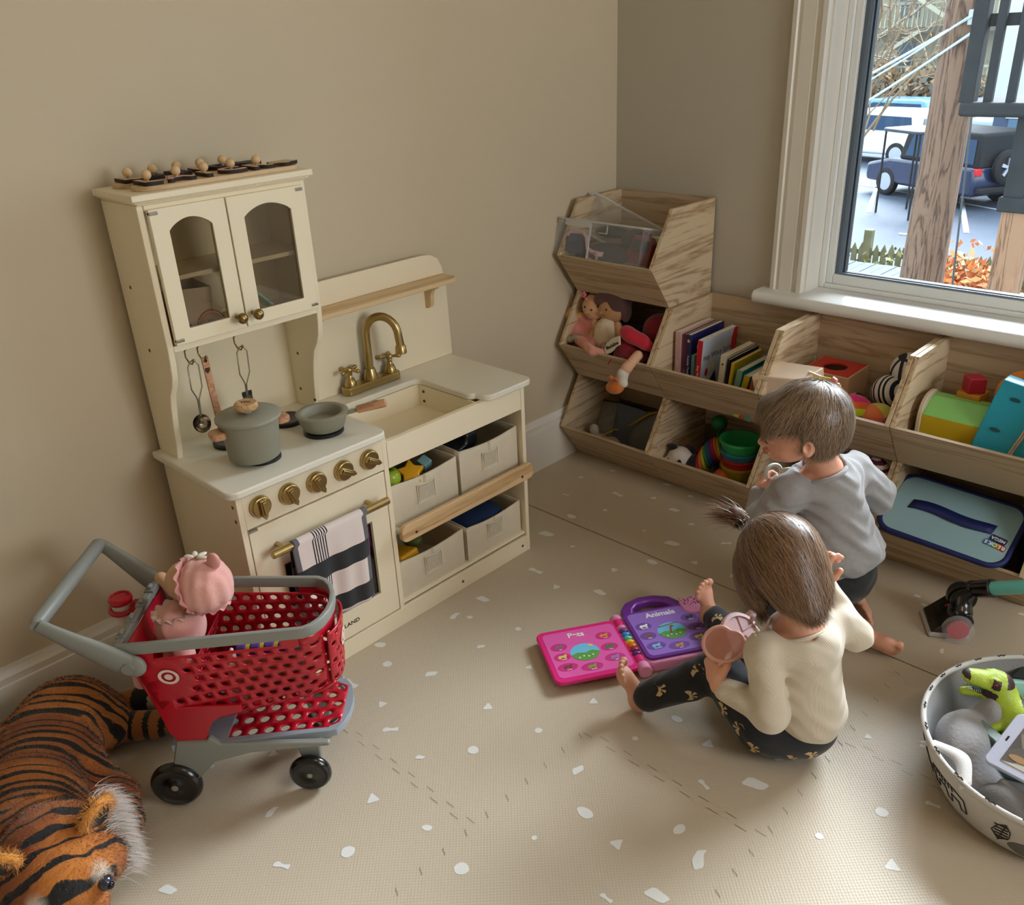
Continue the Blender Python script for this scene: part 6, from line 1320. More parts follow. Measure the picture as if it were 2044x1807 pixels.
glegs = [C(hipL, knL, .052,.041,.02), C(knL, (anL[0]+.012,anL[1]-.007,anL[2]+.006), .041,.030,.010), C(hipR, knR, .052,.040,.02), C(knR, (anR[0]+.014,anR[1]-.009,anR[2]+.006), .039,.029,.010), E((1.150,-.958,.062),(.074,.076,.060),.03), C((1.168,-.956,.075),(1.168,-.956,.11),.066,.060,.02)]
gl = blob('leggings', glegs, .003, legm, girl, disp=lambda P: fold(P, .0010))
bowm = mat('bow_print_beige', (206,178,132), .8)
bows(glegs, [(.935,-1.070,.085,.5),(.990,-1.02,.125,2.2),(.985,-1.04,.085,1.1),(1.05,-1.055,.085,.3),(1.09,-1.075,.075,2.5),(.90,-1.03,.08,2.0),(1.13,-1.07,.045,.6),(.93,-.86,.085,.4),(.965,-.84,.09,2.1),(1.02,-.88,.09,1.0),(.90,-.80,.075,1.9),(1.21,-1.0,.05,.5),(1.19,-1.03,.03,1.5)], bowm, gl)
ghair1 = hairmat('girl_hair', (170,128,90), (62,40,28)); gbase = mat('girl_hair_base', (88,58,40), .6)
gh = [G(HF, HC, [E((-.018,0,.020),(.086,.076,.078),.01), E((-.035,0,-.020),(.066,.078,.062),.02), E((-.050,0,-.064),(.044,.068,.050),.02), E((.030,.055,-.025),(.035,.022,.060),.015), E((.030,-.055,-.025),(.035,.022,.060),.015),
     E((.072,0,-.035),(.042,.040,.062),.008,op='-')], .13)]
blob('hair_cap', gh, .003, gbase, girl, disp=lambda P: .0012*np.sin(P[:,0]*260+P[:,1]*190))
crownG = HC+HF@np.array((.045,-.005,.090)); dn = HF@np.array((-.25,0,-1.))
def notface(V):
    q = (V-HC)@HF/.80**2; return ~((q[:,0] > .045) & (q[:,2] < .02) & (np.abs(q[:,1]) < .045))
comb(gh, dn, 12000, .085, .0009, crownG, ghair1, 'hair', girl, notface, seed=3, gravity=.55, out=.7, lift=.006, wav=.32)
# little topknot with a dark elastic
kn = HC+HF@np.array((.058,.010,.086)); m = MB()
ka = HF@np.array((.28,.20,.95)); kn2 = kn+ka*.012
V_, F_, r_ = strands(kn2+rng.normal(size=(700,3))*.006, np.array([ka/np.linalg.norm(ka)]*700)+rng.normal(size=(700,3))*.24, .032+rng.random(700)*.014, .0011, 7, bend=lambda t, r0: np.array([[-.40,-.30,-.55]])*t*t)
make('topknot', V_, F_, ghair1, girl, True, smooth=180, attrs={'rnd': r_})
blob('topknot_core', [C(tuple(kn2), tuple(kn2+ka*.018), .008,.012), C(tuple(kn2+ka*.018), tuple(kn2+ka*.02+np.array((-.016,-.010,-.004))), .012,.007)], .003, gbase, girl)
collar(tuple(kn+ka*.008), tuple(ka), .0085, .0040, mat('hair_elastic', (22,18,18), .6), girl, 'hair_elastic')
# ---------- boy ----------
boy = thing('person', 'toddler with short brown hair in a grey sweatshirt, kneeling at the wooden bins', 'person', (1.03,-.60,0))
BC = np.array((.964,-.646,.494)); BF = frame((-.82,-.55,-.13), (-.10,-.06,.98))*.91
bn = (1.010,-.612,.405); bshL = (.968,-.676,.360); bshR = (1.032,-.520,.365); belL = (.922,-.700,.272); bwrL = (.896,-.655,.318); belR = (1.062,-.470,.300); bwrR = (1.005,-.405,.275)
bhl = G(frame((-.25,.80,.55), (-.8,-.3,.5)), (.892,-.650,.326), hand_prims((55,60,65,70), thumb=-1), .062, .006)
bhr = G(frame((-.6,.7,-.2), (0,0,1)), (1.000,-.400,.274), hand_prims(30, thumb=1), .062, .006)
bfl = G(frame((.86,.30,-.06), (-.30,.85,.30)), (1.128,-.596,.044), foot_prims(1.02, -1, -10), .09, .008)
bfr = G(frame((.78,-.30,-.30), (-.1,.85,.5)), (1.068,-.492,.062), foot_prims(.95, 1, -10), .09, .008)
bskin = [G(BF, BC, head_prims(), .125), C(tuple(BC+BF@np.array((-.028,0,-.045))), bn, .031,.032,.018), E((1.008,-.598,.365),(.055,.060,.042),.02), C((1.01,-.598,.36),(1.04,-.578,.18),.052,.058,.02),
    C((.985,-.64,.37), bshL, .026,.024,.014), C((1.02,-.56,.365), bshR, .026,.024,.014), C(bshL, belL, .022,.020,.008), C(belL, bwrL, .020,.0165,.006), C(bshR, belR, .022,.020,.008), C(belR, bwrR, .020,.0165,.006), bhl, bhr,
    C((1.03,-.61,.14),(.915,-.625,.06),.042,.032,.02), C((.915,-.625,.05),(1.12,-.598,.044),.030,.021,.008), C((1.05,-.54,.14),(.945,-.500,.06),.042,.032,.02), C((.945,-.500,.055),(1.055,-.492,.060),.030,.021,.008), bfl, bfr]
bb = blob('body', bskin, RES, skin, boy)
face_parts(BF, BC, bb)
grey = mat('grey_marl_sweatshirt', (150,148,148), .9, sheen=.3, bump=420, bstr=.3, var=(90,.05))
btop = [E((1.008,-.598,.368),(.064,.070,.044),.02), C((1.008,-.598,.35),(1.045,-.580,.22),.070,.082,.03), E((1.060,-.580,.215),(.080,.088,.045),.02), C((.985,-.64,.368), bshL, .040,.037,.02), C((1.02,-.56,.366), bshR, .042,.041,.02),
    C(bshL, belL, .038,.036,.010), C(belL, bwrL, .036,.024,.010), C(bshR, belR, .041,.043,.010), C(belR, bwrR, .042,.026,.010), E((bn[0]-.010,bn[1]-.008,bn[2]+.010),(.049,.049,.034),.006,(0,-14,0),op='-'), B((1.05,-.58,.138),(.2,.2,.045),.0,.006,(14,-18,0),op='-')]
bt = blob('sweatshirt', btop, .003, grey, boy, disp=lambda P: fold(P, .0024))
collar((bn[0]-.006,bn[1]-.004,bn[2]-.010), (-.30,-.1,.93), .0485, .0048, grey, bt, 'neckband')
pantm = mat('dark_pants', (34,34,38), .9, sheen=.2)
bpan = [E((1.05,-.575,.155),(.078,.082,.075),.03), C((1.03,-.61,.14),(.915,-.625,.062),.055,.045,.02), C((.915,-.625,.056),(1.085,-.600,.050),.044,.034,.015), C((1.05,-.54,.14),(.945,-.500,.062),.055,.045,.02), C((.945,-.500,.058),(1.03,-.492,.058),.044,.034,.015)]
blob('pants', bpan, .0035, pantm, boy, disp=lambda P: fold(P, .0012))
bhair = hairmat('boy_hair', (176,146,114), (62,44,34)); bbase = mat('boy_hair_base', (78,58,44), .6)
bh = [G(BF, BC, [E((-.018,0,.024),(.088,.078,.079),.01), E((-.045,0,-.015),(.052,.064,.050),.02), E((.050,0,.040),(.036,.060,.034),.02), E((.048,.040,.010),(.030,.026,.034),.015), E((.048,-.040,.010),(.030,.026,.034),.015),
     E((.088,0,-.018),(.052,.058,.052),.006,op='-'), B((.068,0,-.040),(.066,.11,.052),.012,.006,op='-'), E((-.004,.082,-.022),(.024,.018,.026),.006,op='-'), E((-.004,-.082,-.022),(.024,.018,.026),.006,op='-'), E((.035,.08,-.035),(.035,.03,.035),.008,op='-'), E((.035,-.08,-.035),(.035,.03,.035),.008,op='-')], .13)]
blob('hair_cap', bh, .003, bbase, boy, disp=lambda P: .0012*np.sin(P[:,0]*260+P[:,1]*190))
crownB = BC+BF@np.array((-.045,-.010,.095))
comb(bh, BF@np.array((.35,0,-.9)), 12000, .058, .0009, crownB, bhair, 'hair', boy, lambda V: ~((((V-BC)@BF/.91**2)[:,0] > .0) & (((V-BC)@BF/.91**2)[:,2] < .036)), seed=5, gravity=.25, out=1.0, lift=.006, wav=.4)
# white ring toy in his hand
rtoy = thing('teething_ring', 'white ring shaped toy held in the kneeling boy\'s hand', 'toy', (.905,-.625,.365))
m = MB(); T = Matrix.Rotation(R(70),4,'Y') @ Matrix.Rotation(R(20),4,'X'); m.tube([T @ Vector((.0165*math.cos(a), .020*math.sin(a), 0)) for a in np.linspace(0,2*math.pi,28)[:-1]], .0042, 8, closed=True); m.build('ring', mat('ivory_white', (226,224,206), .4), rtoy, smooth=180)
m = MB(); m.tube([(.008,.016,.0),(.022,.026,.004),(.036,.032,.004)], .0055, 10); m.build('handle', MT['ivory_white'], rtoy, smooth=180)
# ---------- snack cup ----------
blush = mat('blush_plastic', (226,168,152), .35, coat=.2); blush_t = mat('blush_translucent', (214,150,132), .25, alpha=.72); pale_p = mat('pale_pink_lid', (232,196,196), .4)
sc_t = thing('snack_cup', 'pink two handled snack cup with slotted lid held by the seated toddler', 'snack cup', (1.030,-1.000,.204), frame((.6,.2,-.5),(.52,-.16,.72)))
m = MB(); m.lathe([(0,0),(.028,0),(.032,.004),(.036,.045),(.034,.045),(.030,.006),(0,.004)], 40); m.build('cup_body', blush_t, sc_t, smooth=50)
m = MB(); m.lathe([(.036,.040),(.041,.042),(.042,.048),(.040,.052),(.034,.053),(.033,.050)], 40); cr = m.build('lid_rim', pale_p, sc_t, smooth=50)
for k in range(5):
    a0, a1 = 2*math.pi*(k+.06)/5, 2*math.pi*(k+.94)/5; P_ = [(.006*math.cos((a0+a1)/2), .006*math.sin((a0+a1)/2))]+[(.034*math.cos(a), .034*math.sin(a)) for a in np.linspace(a0, a1, 8)]
    MB().prism(P_, .049, .0515).build('lid_petal', pale_p, cr, bevel=.0008)
m = MB(); m.cyl((0,0,.043),(0,0,.046),.033,n=30); m.build('dark_slot', mat('slot_shadow_brown', (60,40,40), .8), cr)
for s in (1,-1):
    m = MB(); m.tube([(-.036*s*0+.0,s*.034,.046),(0,s*.052,.048),(0,s*.064,.034),(0,s*.060,.012),(0,s*.052,.004)], [.006,.0055,.005,.0045,.003], 10, flat=1.6); m.build('handle', pale_p, sc_t, smooth=180)
sl_ = thing('snack_cup_cover', 'translucent blush cover hanging open over the front of the snack cup', 'cup cover', (1.052,-1.050,.240), frame((.70,.62,.10),(.28,-.62,.62)))
m = MB(); P_ = [(.040*math.cos(a), .034*math.sin(a)) for a in np.linspace(0,2*math.pi,40)[:-1]]
P_ = [(x*(1-.16*math.exp(-((x-.022)/.012)**2)*(y > 0)), y*(1-.25*math.exp(-((x-.020)/.012)**2)*(y > 0))) for x, y in P_]
P_ = [(x*.84,y*.84) for x,y in P_]; m.prism(P_, 0, .003); m.build('cover_disc', blush_t, sl_, bevel=.001)
m = MB(); m.tube([(x*1.06,y*1.06,.002) for x, y in P_], .0038, 8, closed=True); m.build('cover_rim', blush, sl_, smooth=180)
# ================= talking picture book on the floor =================
bk = thing('electronic_picture_book', 'open pink and purple talking picture book with carry handle lying on the mat', 'toy book', (.833,-.970,0), math.atan2(.84,.54))
pinkb = mat('book_pink', (232,150,196), .35, coat=.2); magb = mat('book_magenta', (232,24,130), .35, coat=.2); purb = mat('book_purple', (112,40,150), .35, coat=.2); pgp = mat('page_lilac', (150,112,204), .4); pgm = mat('page_pink', (232,96,178), .4)
MB().prism(rrect(.004,.192,.0,.178,.018,6), 0, .026).build('base', pinkb, bk, bevel=.006, seg=3)
pg = MB().prism(rrect(.008,.184,.010,.176,.016,6), .024, .031).build('right_page', purb, bk, bevel=.002)
MB().prism(rrect(.017,.176,.018,.168,.012,6), .031, .0315).build('page_print', pgp, pg)
hd = MB(); ho = [(.012,.172),(.016,.200),(.034,.222),(.07,.236),(.11,.234),(.142,.220),(.158,.196),(.162,.172)]; hi = [(.040,.178),(.044,.194),(.058,.208),(.08,.215),(.10,.213),(.120,.204),(.132,.190),(.134,.178)]
hd.prism(ho+hi[::-1], .006, .026); hd.build('carry_handle', purb, bk, bevel=.005, seg=3)
sp = MB(); sp.prism(rrect(.150,.204,.130,.196,.022,6), .010, .034); spk = sp.build('speaker', pinkb, bk, bevel=.005, seg=3)
m = MB(); g_ = np.random.default_rng(3)
for k in range(46):
    x, y = .156+.040*g_.random(), .160+.030*g_.random(); m.cyl((x,y,.0338),(x,y,.0345),.0013,n=6)
m.build('speaker_dots', mat('ink_violet', (70,30,90), .6), spk)
m = MB(); m.prism(rrect(.186,.200,.090,.128,.005,4), .014, .030); m.build('teal_button', mat('btn_teal', (60,170,190), .4), bk, bevel=.002)
m = MB(); m.prism(rrect(.186,.200,.066,.088,.005,4), .014, .030); m.build('plum_button', mat('btn_plum', (90,30,80), .4), bk, bevel=.002)
for y0, y1, r_, mt in ((-.012,.012,.015,pinkb),(.012,.036,.0135,magb),(.144,.166,.0135,magb),(.166,.182,.0145,pinkb)):
    m = MB(); m.cyl((-.004,y0,.016),(-.004,y1,.016),r_,n=24); m.build('spine_end', mt, bk, bevel=.003, smooth=50)
for k, c in enumerate(((110,40,130),(150,40,90),(236,120,30),(240,190,40),(90,200,190),(50,150,210),(110,50,150),(232,140,190))):
    m = MB(); m.lathe([(.0,-.006),(.0105,-.0055),(.0125,-.002),(.0125,.002),(.0105,.0055),(0,.006)], 24, (-.004,.043+.0135*k,.018), T=Matrix.Rotation(R(90),4,'X')); m.build('bead', mat('bead_%d' % k, c, .35), bk, smooth=60)
lp = MB().prism(rrect(-.196,-.010,-.002,.172,.018,6), .014, .024).build('left_page', magb, bk, bevel=.003, seg=3)
MB().prism(rrect(-.184,-.020,.010,.160,.012,6), .024, .0245).build('page_print', pgm, lp)
m = MB(); m.box(-.03,-.006,.01,.16,.006,.014); m.build('hinge_strip', magb, bk)
wi = mat('print_white', (240,240,240), .5)
def decal(x, y, rx, ry, mt, z, par, nm='picture'): P_ = [(x+rx*math.cos(a), y+ry*math.sin(a)) for a in np.linspace(0,2*math.pi,29)[:-1]]; return MB().prism(P_, z, z+.0003).build(nm, mt, par)
txt('title', 'Animals', .022, wi, pg, (.093,.152,.0318), (0,0,0), .0001, bold=.0006); txt('title', 'Pets', .022, wi, lp, (-.110,.142,.0248), (0,0,0), .0001, bold=.0006)
skyc = mat('print_sky', (110,196,232), .5); grs = mat('print_grass', (96,160,70), .5); ovp = mat('oval_violet', (110,70,160), .5); ovm = mat('oval_magenta', (206,40,130), .5)
def scene(cx, cy, z, par, r=.032):
    decal(cx, cy, r, r*.9, skyc, z, par)
    P_ = [(cx+r*math.cos(a), cy+r*.9*math.sin(a)) for a in np.linspace(math.pi*1.05, math.pi*1.95, 16)]+[(cx+r*.5,cy+.003),(cx,cy-.003),(cx-r*.5,cy+.001)]
    MB().prism(P_, z+.0003, z+.0006).build('meadow', grs, par)
    for k in range(4): decal(cx-.016+.010*k, cy-.016+.003*(k%2), .0022, .0022, wi, z+.0006, par, 'daisy')
scene(.095,.088,.0315,pg); scene(-.108,.080,.0245,lp)
decal(-.090,.098,.0045,.0045, mat('star_yellow', (226,210,130)), .0251, lp, 'sun')
m = MB(); m.prism([(.088,.080),(.092,.078),(.098,.098),(.106,.103),(.099,.106),(.094,.100)], .0321, .0323); m.prism([(.070,.104),(.118,.112),(.118,.114),(.070,.107)], .0321, .0323); m.build('tree_print', mat('print_brown', (140,84,50), .5), pg)
def ani(x, y, col, z, par, w_, lab, ov):
    o = decal(x, y, .0185*w_, .0125, ov, z, par, 'oval'); cm_ = mat('print_%d_%d_%d' % col, col, .5)
    m = MB(); b = [(x-.010,y-.002),(x-.006,y+.005),(x+.004,y+.0045),(x+.008,y+.008),(x+.012,y+.005),(x+.009,y+.001),(x+.008,y-.006),(x+.005,y-.006),(x+.004,y-.002),(x-.003,y-.002),(x-.004,y-.006),(x-.007,y-.006),(x-.008,y-.002)]
    m.prism(b, z+.0003, z+.0005); m.build('animal_print', cm_, o); txt('word', lab, .0052, wi, o, (x+.002,y-.0085,z+.0006), (0,0,0), .0001, bold=.0001)
for x, y, c, w_, lb in ((.040,.118,(235,235,235),1,'penguin'),(.038,.084,(130,80,50),1,'bear'),(.042,.048,(120,190,235),1.15,'elephant'),(.090,.036,(200,140,60),1.3,'lion'),(.142,.052,(220,200,60),1.2,'giraffe'),(.152,.086,(80,50,80),1.1,'hippo'),(.150,.122,(40,40,50),1.05,'panda')): ani(x, y, c, .0315, pg, w_, lb, ovp)
for x, y, c, w_, lb in ((-.158,.110,(120,110,130),1,'cat'),(-.160,.076,(226,206,90),1,'rabbit'),(-.158,.042,(120,60,40),1.2,'pony'),(-.108,.030,(120,170,60),1.3,'lizard'),(-.052,.046,(150,130,190),1.2,'fish'),(-.052,.082,(50,130,60),1.05,'frog'),(-.052,.122,(230,140,50),1.0,'bird')): ani(x, y, c, .0245, lp, w_, lb, ovm)
# ================= toy vacuum =================
blk = mat('gloss_black', (14,15,17), .2, coat=.5); aqua = mat('aqua_tube', (126,228,226), .3, coat=.3); ired = mat('roller_red', (196,30,60), .4); clr = mat('vac_clear', (222,218,222), .2, alpha=.22); greyb = mat('vac_grey_sole', (190,186,182), .45)
vc = thing('toy_vacuum', 'toy stick vacuum with aqua tube and black head beside the fabric basket', 'toy vacuum', (1.24,-.44,0))
Hf = Matrix.Rotation(R(-148),4,'Z')    # head frame: x toward the head front
T0 = Matrix.Translation((1.243,-.408,0)) @ Hf
m = MB(); m.prism([(-.030,.012),(.040,.004),(.044,.014),(-.004,.060),(-.030,.066),(-.040,.045)], -.050, .038, 'y', T=T0); hv = m.build('head_cover', blk, vc, True, bevel=.004, seg=3)
m = MB(); m.prism([(-.034,.0),(.046,.0),(.050,.008),(.040,.014),(-.034,.014)], -.052, .040, 'y', T=T0); m.build('sole', greyb, vc, True, bevel=.004)
T1 = T0 @ Matrix.Translation((-.006,.046,.032)) @ Matrix.Rotation(R(-90),4,'X')
m = MB(); m.lathe([(0,0),(.022,0),(.022,.006),(0,.006)], 30, T=T1); m.build('roller', ired, vc, True, smooth=50)
m = MB(); m.lathe([(.0,-.006),(.031,-.006),(.031,.012),(.028,.014),(0,.014)], 36, T=T1); m.build('roller_housing', clr, vc, True, smooth=50)
m = MB(); m.bar(T0 @ Vector((-.03,-.012,.0665)), T0 @ Vector((-.006,-.012,.0625)), .0018, .001); m.build('white_stripe', wi, hv, True); m = MB(); m.prism([(-.004,.0605),(.008,.0535),(.010,.050),(-.002,.058)], -.014, -.010, 'y', T=T0); m.build('red_accent', ired, hv, True)
m = MB(); j0 = Vector((1.256,-.398,.085))
for k, r_ in enumerate((.026,.030,.030,.026)): m.lathe([(0,0),(r_,0),(r_+.001,.004),(r_,.008),(0,.008)], 30, T=Matrix.Translation(j0) @ Hf @ Matrix.Rotation(R(90),4,'X') @ Matrix.Translation((0,0,-.016+.009*k)))
m.lathe([(0,0),(.012,0),(.010,.004),(0,.004)], 16, T=Matrix.Translation(j0) @ Hf @ Matrix.Rotation(R(90),4,'X') @ Matrix.Translation((0,0,.020))); m.build('swivel_joint', blk, vc, True, smooth=50)
blob('neck', [C(tuple(j0+Vector((0,0,-.01))), (1.262,-.412,.055), .022,.026), C(tuple(j0), (1.272,-.385,.105), .021,.019)], .004, blk, vc)
te = Vector((1.72,-.52,.40)); ts = Vector((1.270,-.385,.103)); td = (te-ts).normalized()
m = MB(); m.cyl(ts, ts+td*.052, .0185, .020, n=24); m.build('collar', blk, vc, True, smooth=50, bevel=.002)
m = MB(); m.cyl(ts+td*.045, te, .0145, n=24); m.build('aqua_tube', aqua, vc, True, smooth=50)
m = MB(); m.cyl(te, te+td*.12, .03, .04, n=24); m.build('motor_body', blk, vc, True, smooth=50, bevel=.004)
# ================= fabric basket with dinosaur =================
lin = mat('basket_canvas', (206,202,198), .85, bump=420, bstr=.35); gfl = mat('grey_felt_lining', (142,140,140), .95, sheen=.3, bump=260, bstr=.4); inkm = mat('basket_ink', (46,44,46), .8)
bs = thing('fabric_basket', 'round soft canvas basket printed with line drawn lions, at the right edge', 'basket', (1.555,-.735,0))
def brad(a, z):   # squashed round plan, wider at the rim
    r0 = .198+.040*(z/.105)**.8; return r0*(1+.06*math.cos(2*(a-R(50)))+.018*math.sin(3*a+1))
NB = 96
def wall(o, zs, name, mt, inset=0., th=.005):
    V = []; F = []
    for z in zs:
        for k in range(NB): a = 2*math.pi*k/NB; r_ = brad(a, z)-inset; V.append((r_*math.cos(a), r_*math.sin(a), z+.006*math.sin(2*a+.5)*(z/.1)))
    for j in range(len(zs)-1):
        for k in range(NB): F.append((j*NB+k, j*NB+(k+1)%NB, (j+1)*NB+(k+1)%NB, (j+1)*NB+k))
    return V, F
V, F = wall(0, [0,.012,.04,.07,.09,.105], '', None); F.append(tuple(range(NB-1,-1,-1))); bw = make('canvas_wall', V, F, lin, bs, smooth=60, solid=.004)
V, F = wall(0, [.008,.04,.07,.104], '', None, .006); F.append(tuple(range(NB-1,-1,-1))); make('lining', V, F, gfl, bs, smooth=60)
m = MB(); m.tube([(brad(2*math.pi*k/NB,.105)*math.cos(2*math.pi*k/NB)-.003*math.cos(2*math.pi*k/NB), brad(2*math.pi*k/NB,.105)*math.sin(2*math.pi*k/NB)-.003*math.sin(2*math.pi*k/NB), .107+.006*math.sin(4*math.pi*k/NB+.5)) for k in range(NB)], .0050, 8, closed=True); m.build('rim_binding', lin, bs, smooth=180)
def onw(a, z, off=.0012): r_ = brad(a, z)+off; return (r_*math.cos(a), r_*math.sin(a), z+.006*math.sin(2*a+.5)*(z/.1))
def draw(strokes, a0, z0, s, name, wd=.0010):
    m = MB()
    for st_ in strokes: 
        P_ = [onw(a0+u*s/.24, z0+v*s*.85) for u, v in st_]; m.tube(P_, wd, 5)
    m.build(name, inkm, bw)
circ = [(math.cos(a), math.sin(a)) for a in np.linspace(0,2*math.pi,18)]
lion = [[(x*.9,y) for x, y in circ], [(-.35,.25),(-.3,.3)], [(.3,.25),(.35,.3)], [(-.15,-.1),(.15,-.1),(0,-.35),(-.15,-.1)], [(0,-.35),(-.2,-.5)], [(0,-.35),(.2,-.5)], [(-.7,.7),(-.95,1.05),(-.4,.95)], [(.7,.7),(.95,1.05),(.4,.95)], [(-.9,-.2),(-1.5,-.3)], [(-.9,-.4),(-1.4,-.7)], [(.9,-.2),(1.5,-.3)], [(.9,-.4),(1.4,-.7)]]
body = [[(-1.6,.6),(-.9,.8),(.6,.8),(1.3,.5),(1.4,-.8),(1.0,-.8),(.9,-.1),(.3,.0),(.3,-.8),(-.1,-.8),(-.2,.0),(-.9,.0),(-1.0,-.8),(-1.4,-.8),(-1.6,.6)]]+[[(x,.75),(x+.05,.35)] for x in (-1.1,-.8,-.5,-.2,.1,.4)]
feather = [[(-.2,-1),(.0,0),(.2,1)],[(-.2,-.9),(-.5,-.2),(-.2,.6),(.2,1)],[(-.2,-.9),(.35,-.3),(.4,.4),(.2,1)]]+[[(-.35,v),(.3,v+.15)] for v in (-.6,-.3,0,.3,.6)]
for k, a in enumerate(np.arange(R(140), R(330), R(24))):
    draw([lion, body, feather][k % 3], a, .054, (.030,.028,.032)[k % 3], 'animal_drawing', .0010)
for k, a in enumerate(np.arange(R(60), R(330), R(13))):
    m = MB(); P_ = [ (a+u*.034, .104+v*.003) for u, v in ((-1,0),(-.5,1),(0,-.4),(.5,1),(1,0))]
    m.tube([(lambda r_: (r_*math.cos(q), r_*math.sin(q), .1125+.006*math.sin(2*q+.5)))(brad(q,.105)-.003-z_*.6+.062) for q, z_ in P_], .0012, 5); m.build('rim_drawing', inkm, bw)
# folded strap handle over the near rim
m = MB(); V = []
for i in range(15):
    t = i/14; a = R(222)+t*R(24); b_ = Vector((brad(a,.105)*math.cos(a), brad(a,.105)*math.sin(a), .108)); inn = Vector((-math.cos(a),-math.sin(a),0)); c_ = b_*1.0+inn*(.034*math.sin(math.pi*t))+Vector((0,0,.006*math.sin(math.pi*t)))
    V += [tuple(c_-inn*.014), tuple(c_+inn*.014+Vector((0,0,.002)))]
m.add(V, [(2*i,2*i+2,2*i+3,2*i+1) for i in range(14)]); m.build('strap_handle', lin, bs, smooth=180, solid=.003)
b_ = blob('folded_blanket', [E((1.405,-.815,.060),(.045,.075,.048),.01,(0,-12,18)), E((1.425,-.735,.085),(.030,.035,.040),.02), E((1.44,-.87,.045),(.06,.04,.03),.02)], .004, mat('grey_fleece', (160,158,160), .95, sheen=.5, bump=160, bstr=.6), disp=lambda P: .0015*np.sin(P[:,0]*120+P[:,2]*80)); tag(b_, 'light grey fleece blanket stuffed in the left of the basket', 'blanket')
b_ = blob('grey_pouch', [E((1.50,-.915,.050),(.045,.035,.045),.01), E((1.545,-.93,.045),(.045,.03,.04),.012), C((1.49,-.90,.094),(1.56,-.915,.088),.006,.006,.01)], .004, mat('taupe_pouch', (112,108,104), .9, bump=200, bstr=.4)); tag(b_, 'darker grey cloth pouch folded against the near side of the basket', 'pouch')
mint = mat('mint_plastic', (146,196,188), .35); dteal = mat('dull_teal', (70,104,98), .6)  # tray plastic is one even dull teal
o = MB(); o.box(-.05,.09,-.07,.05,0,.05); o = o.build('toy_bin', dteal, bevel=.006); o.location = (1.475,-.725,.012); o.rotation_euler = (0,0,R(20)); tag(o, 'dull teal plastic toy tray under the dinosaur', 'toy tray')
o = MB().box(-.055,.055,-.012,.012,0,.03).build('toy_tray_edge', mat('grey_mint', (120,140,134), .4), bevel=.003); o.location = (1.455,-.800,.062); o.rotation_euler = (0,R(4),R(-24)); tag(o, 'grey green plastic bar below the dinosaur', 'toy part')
o = MB().cyl((1.40,-.66,.085),(1.52,-.60,.09),.020,n=20).build('mint_roll', mint, bevel=.004, smooth=50); tag(o, 'mint green plastic roll behind the dinosaur', 'toy')
o = MB(); o.box(-.10,.11,-.045,.045,0,.07); o = o.build('dark_fabric_box', mat('dark_slate_fabric', (50,56,56), .9), bevel=.008); o.location = (1.515,-.575,.014); o.rotation_euler = (0,0,R(-8)); tag(o, 'dark slate fabric box at the back of the basket', 'box')
# dinosaur
dg = mat('dino_lime', (176,200,60), .45, bump=220, bstr=.5, var=(40,.10)); dk = mat('dino_brown', (58,34,38), .5); tooth = mat('dino_teeth', (226,220,206), .4); mouth = mat('dino_mouth', (90,110,100), .5)
di = thing('toy_dinosaur', 'lime green toy dinosaur with open toothy mouth standing in the basket', 'toy dinosaur', (1.44,-.72,.07))
DF = frame((-.78,-.52,.20), (.15,-.05,1)); DC = np.array((1.402,-.728,.135)); Dp = lambda *p: tuple(DC+DF@np.array(p))
dprims = [G(DF, DC, [E((.010,0,.012),(.036,.019,.015),.004), E((-.016,0,.010),(.024,.023,.022),.012), E((.034,0,.013),(.014,.014,.010),.006), C((-.016,0,-.012),(.030,0,-.026),.013,.0075,.010), E((-.004,.013,.022),(.010,.007,.007),.005), E((-.004,-.013,.022),(.010,.007,.007),.005), C((.010,0,-.006),(.05,0,-.008),.006,.010,.003,'-')], .062),
    C(Dp(-.022,0,.004), (1.437,-.722,.105), .021,.026,.015), C((1.437,-.722,.105), (1.475,-.735,.085), .026,.036,.02), C((1.475,-.735,.085),(1.53,-.745,.075),.036,.024,.02), C((1.53,-.745,.075),(1.62,-.72,.085),.022,.008,.015), C((1.452,-.752,.095),(1.430,-.780,.082),.009,.007,.006), C((1.430,-.780,.082),(1.414,-.768,.080),.0065,.005,.004), C((1.50,-.77,.07),(1.505,-.785,.04),.016,.011,.01), C((1.49,-.70,.07),(1.49,-.69,.04),.016,.011,.01)]
def dmat(c):
    q = (c-DC)@DF; r_ = np.zeros(len(c), int)
    r_[(q[:,0] > -.012) & (np.abs(q[:,2]+.004) < .0105) & (q[:,0] < .06)] = 1; r_[(q[:,0] > .038) & (q[:,2] > .014)] = 1; r_[(np.abs(q[:,0]+.004) < .007) & (np.abs(q[:,2]-.021) < .008) & (np.abs(q[:,1]) > .013)] = 1; r_[(q[:,0] < -.022) & (q[:,2] > .02) & (np.abs(q[:,1]) < .022)] = 1
    r_[(c[:,2] > .118) & (q[:,0] < -.05) & (q[:,2] > .006)] = 1; return r_
db = blob('body', dprims, .0022, [dg, dk], di, matfn=dmat)
for s in (1,-1):
    m = MB(); m.ell(Dp(-.003,s*.0185,.021), .0042, 12, 8); e = m.build('eye', mat('dino_eye_red', (150,40,30), .2), db, True, smooth=180); m = MB(); m.ell(Dp(-.0025,s*.0215,.021), .0022, 10, 6); m.build('pupil', blackb, e, True)
m = MB()
for k in range(8):
    for s in (1,-1):
        x = .006+.0045*k; m.lathe([(.0016,0),(0,-.006)], 6, Dp(x, s*.0115*(1-.05*k), .003)); m.lathe([(.0014,0),(0,.005)], 6, Dp(x*.8+.002, s*.0085*(1-.05*k), -.0125))
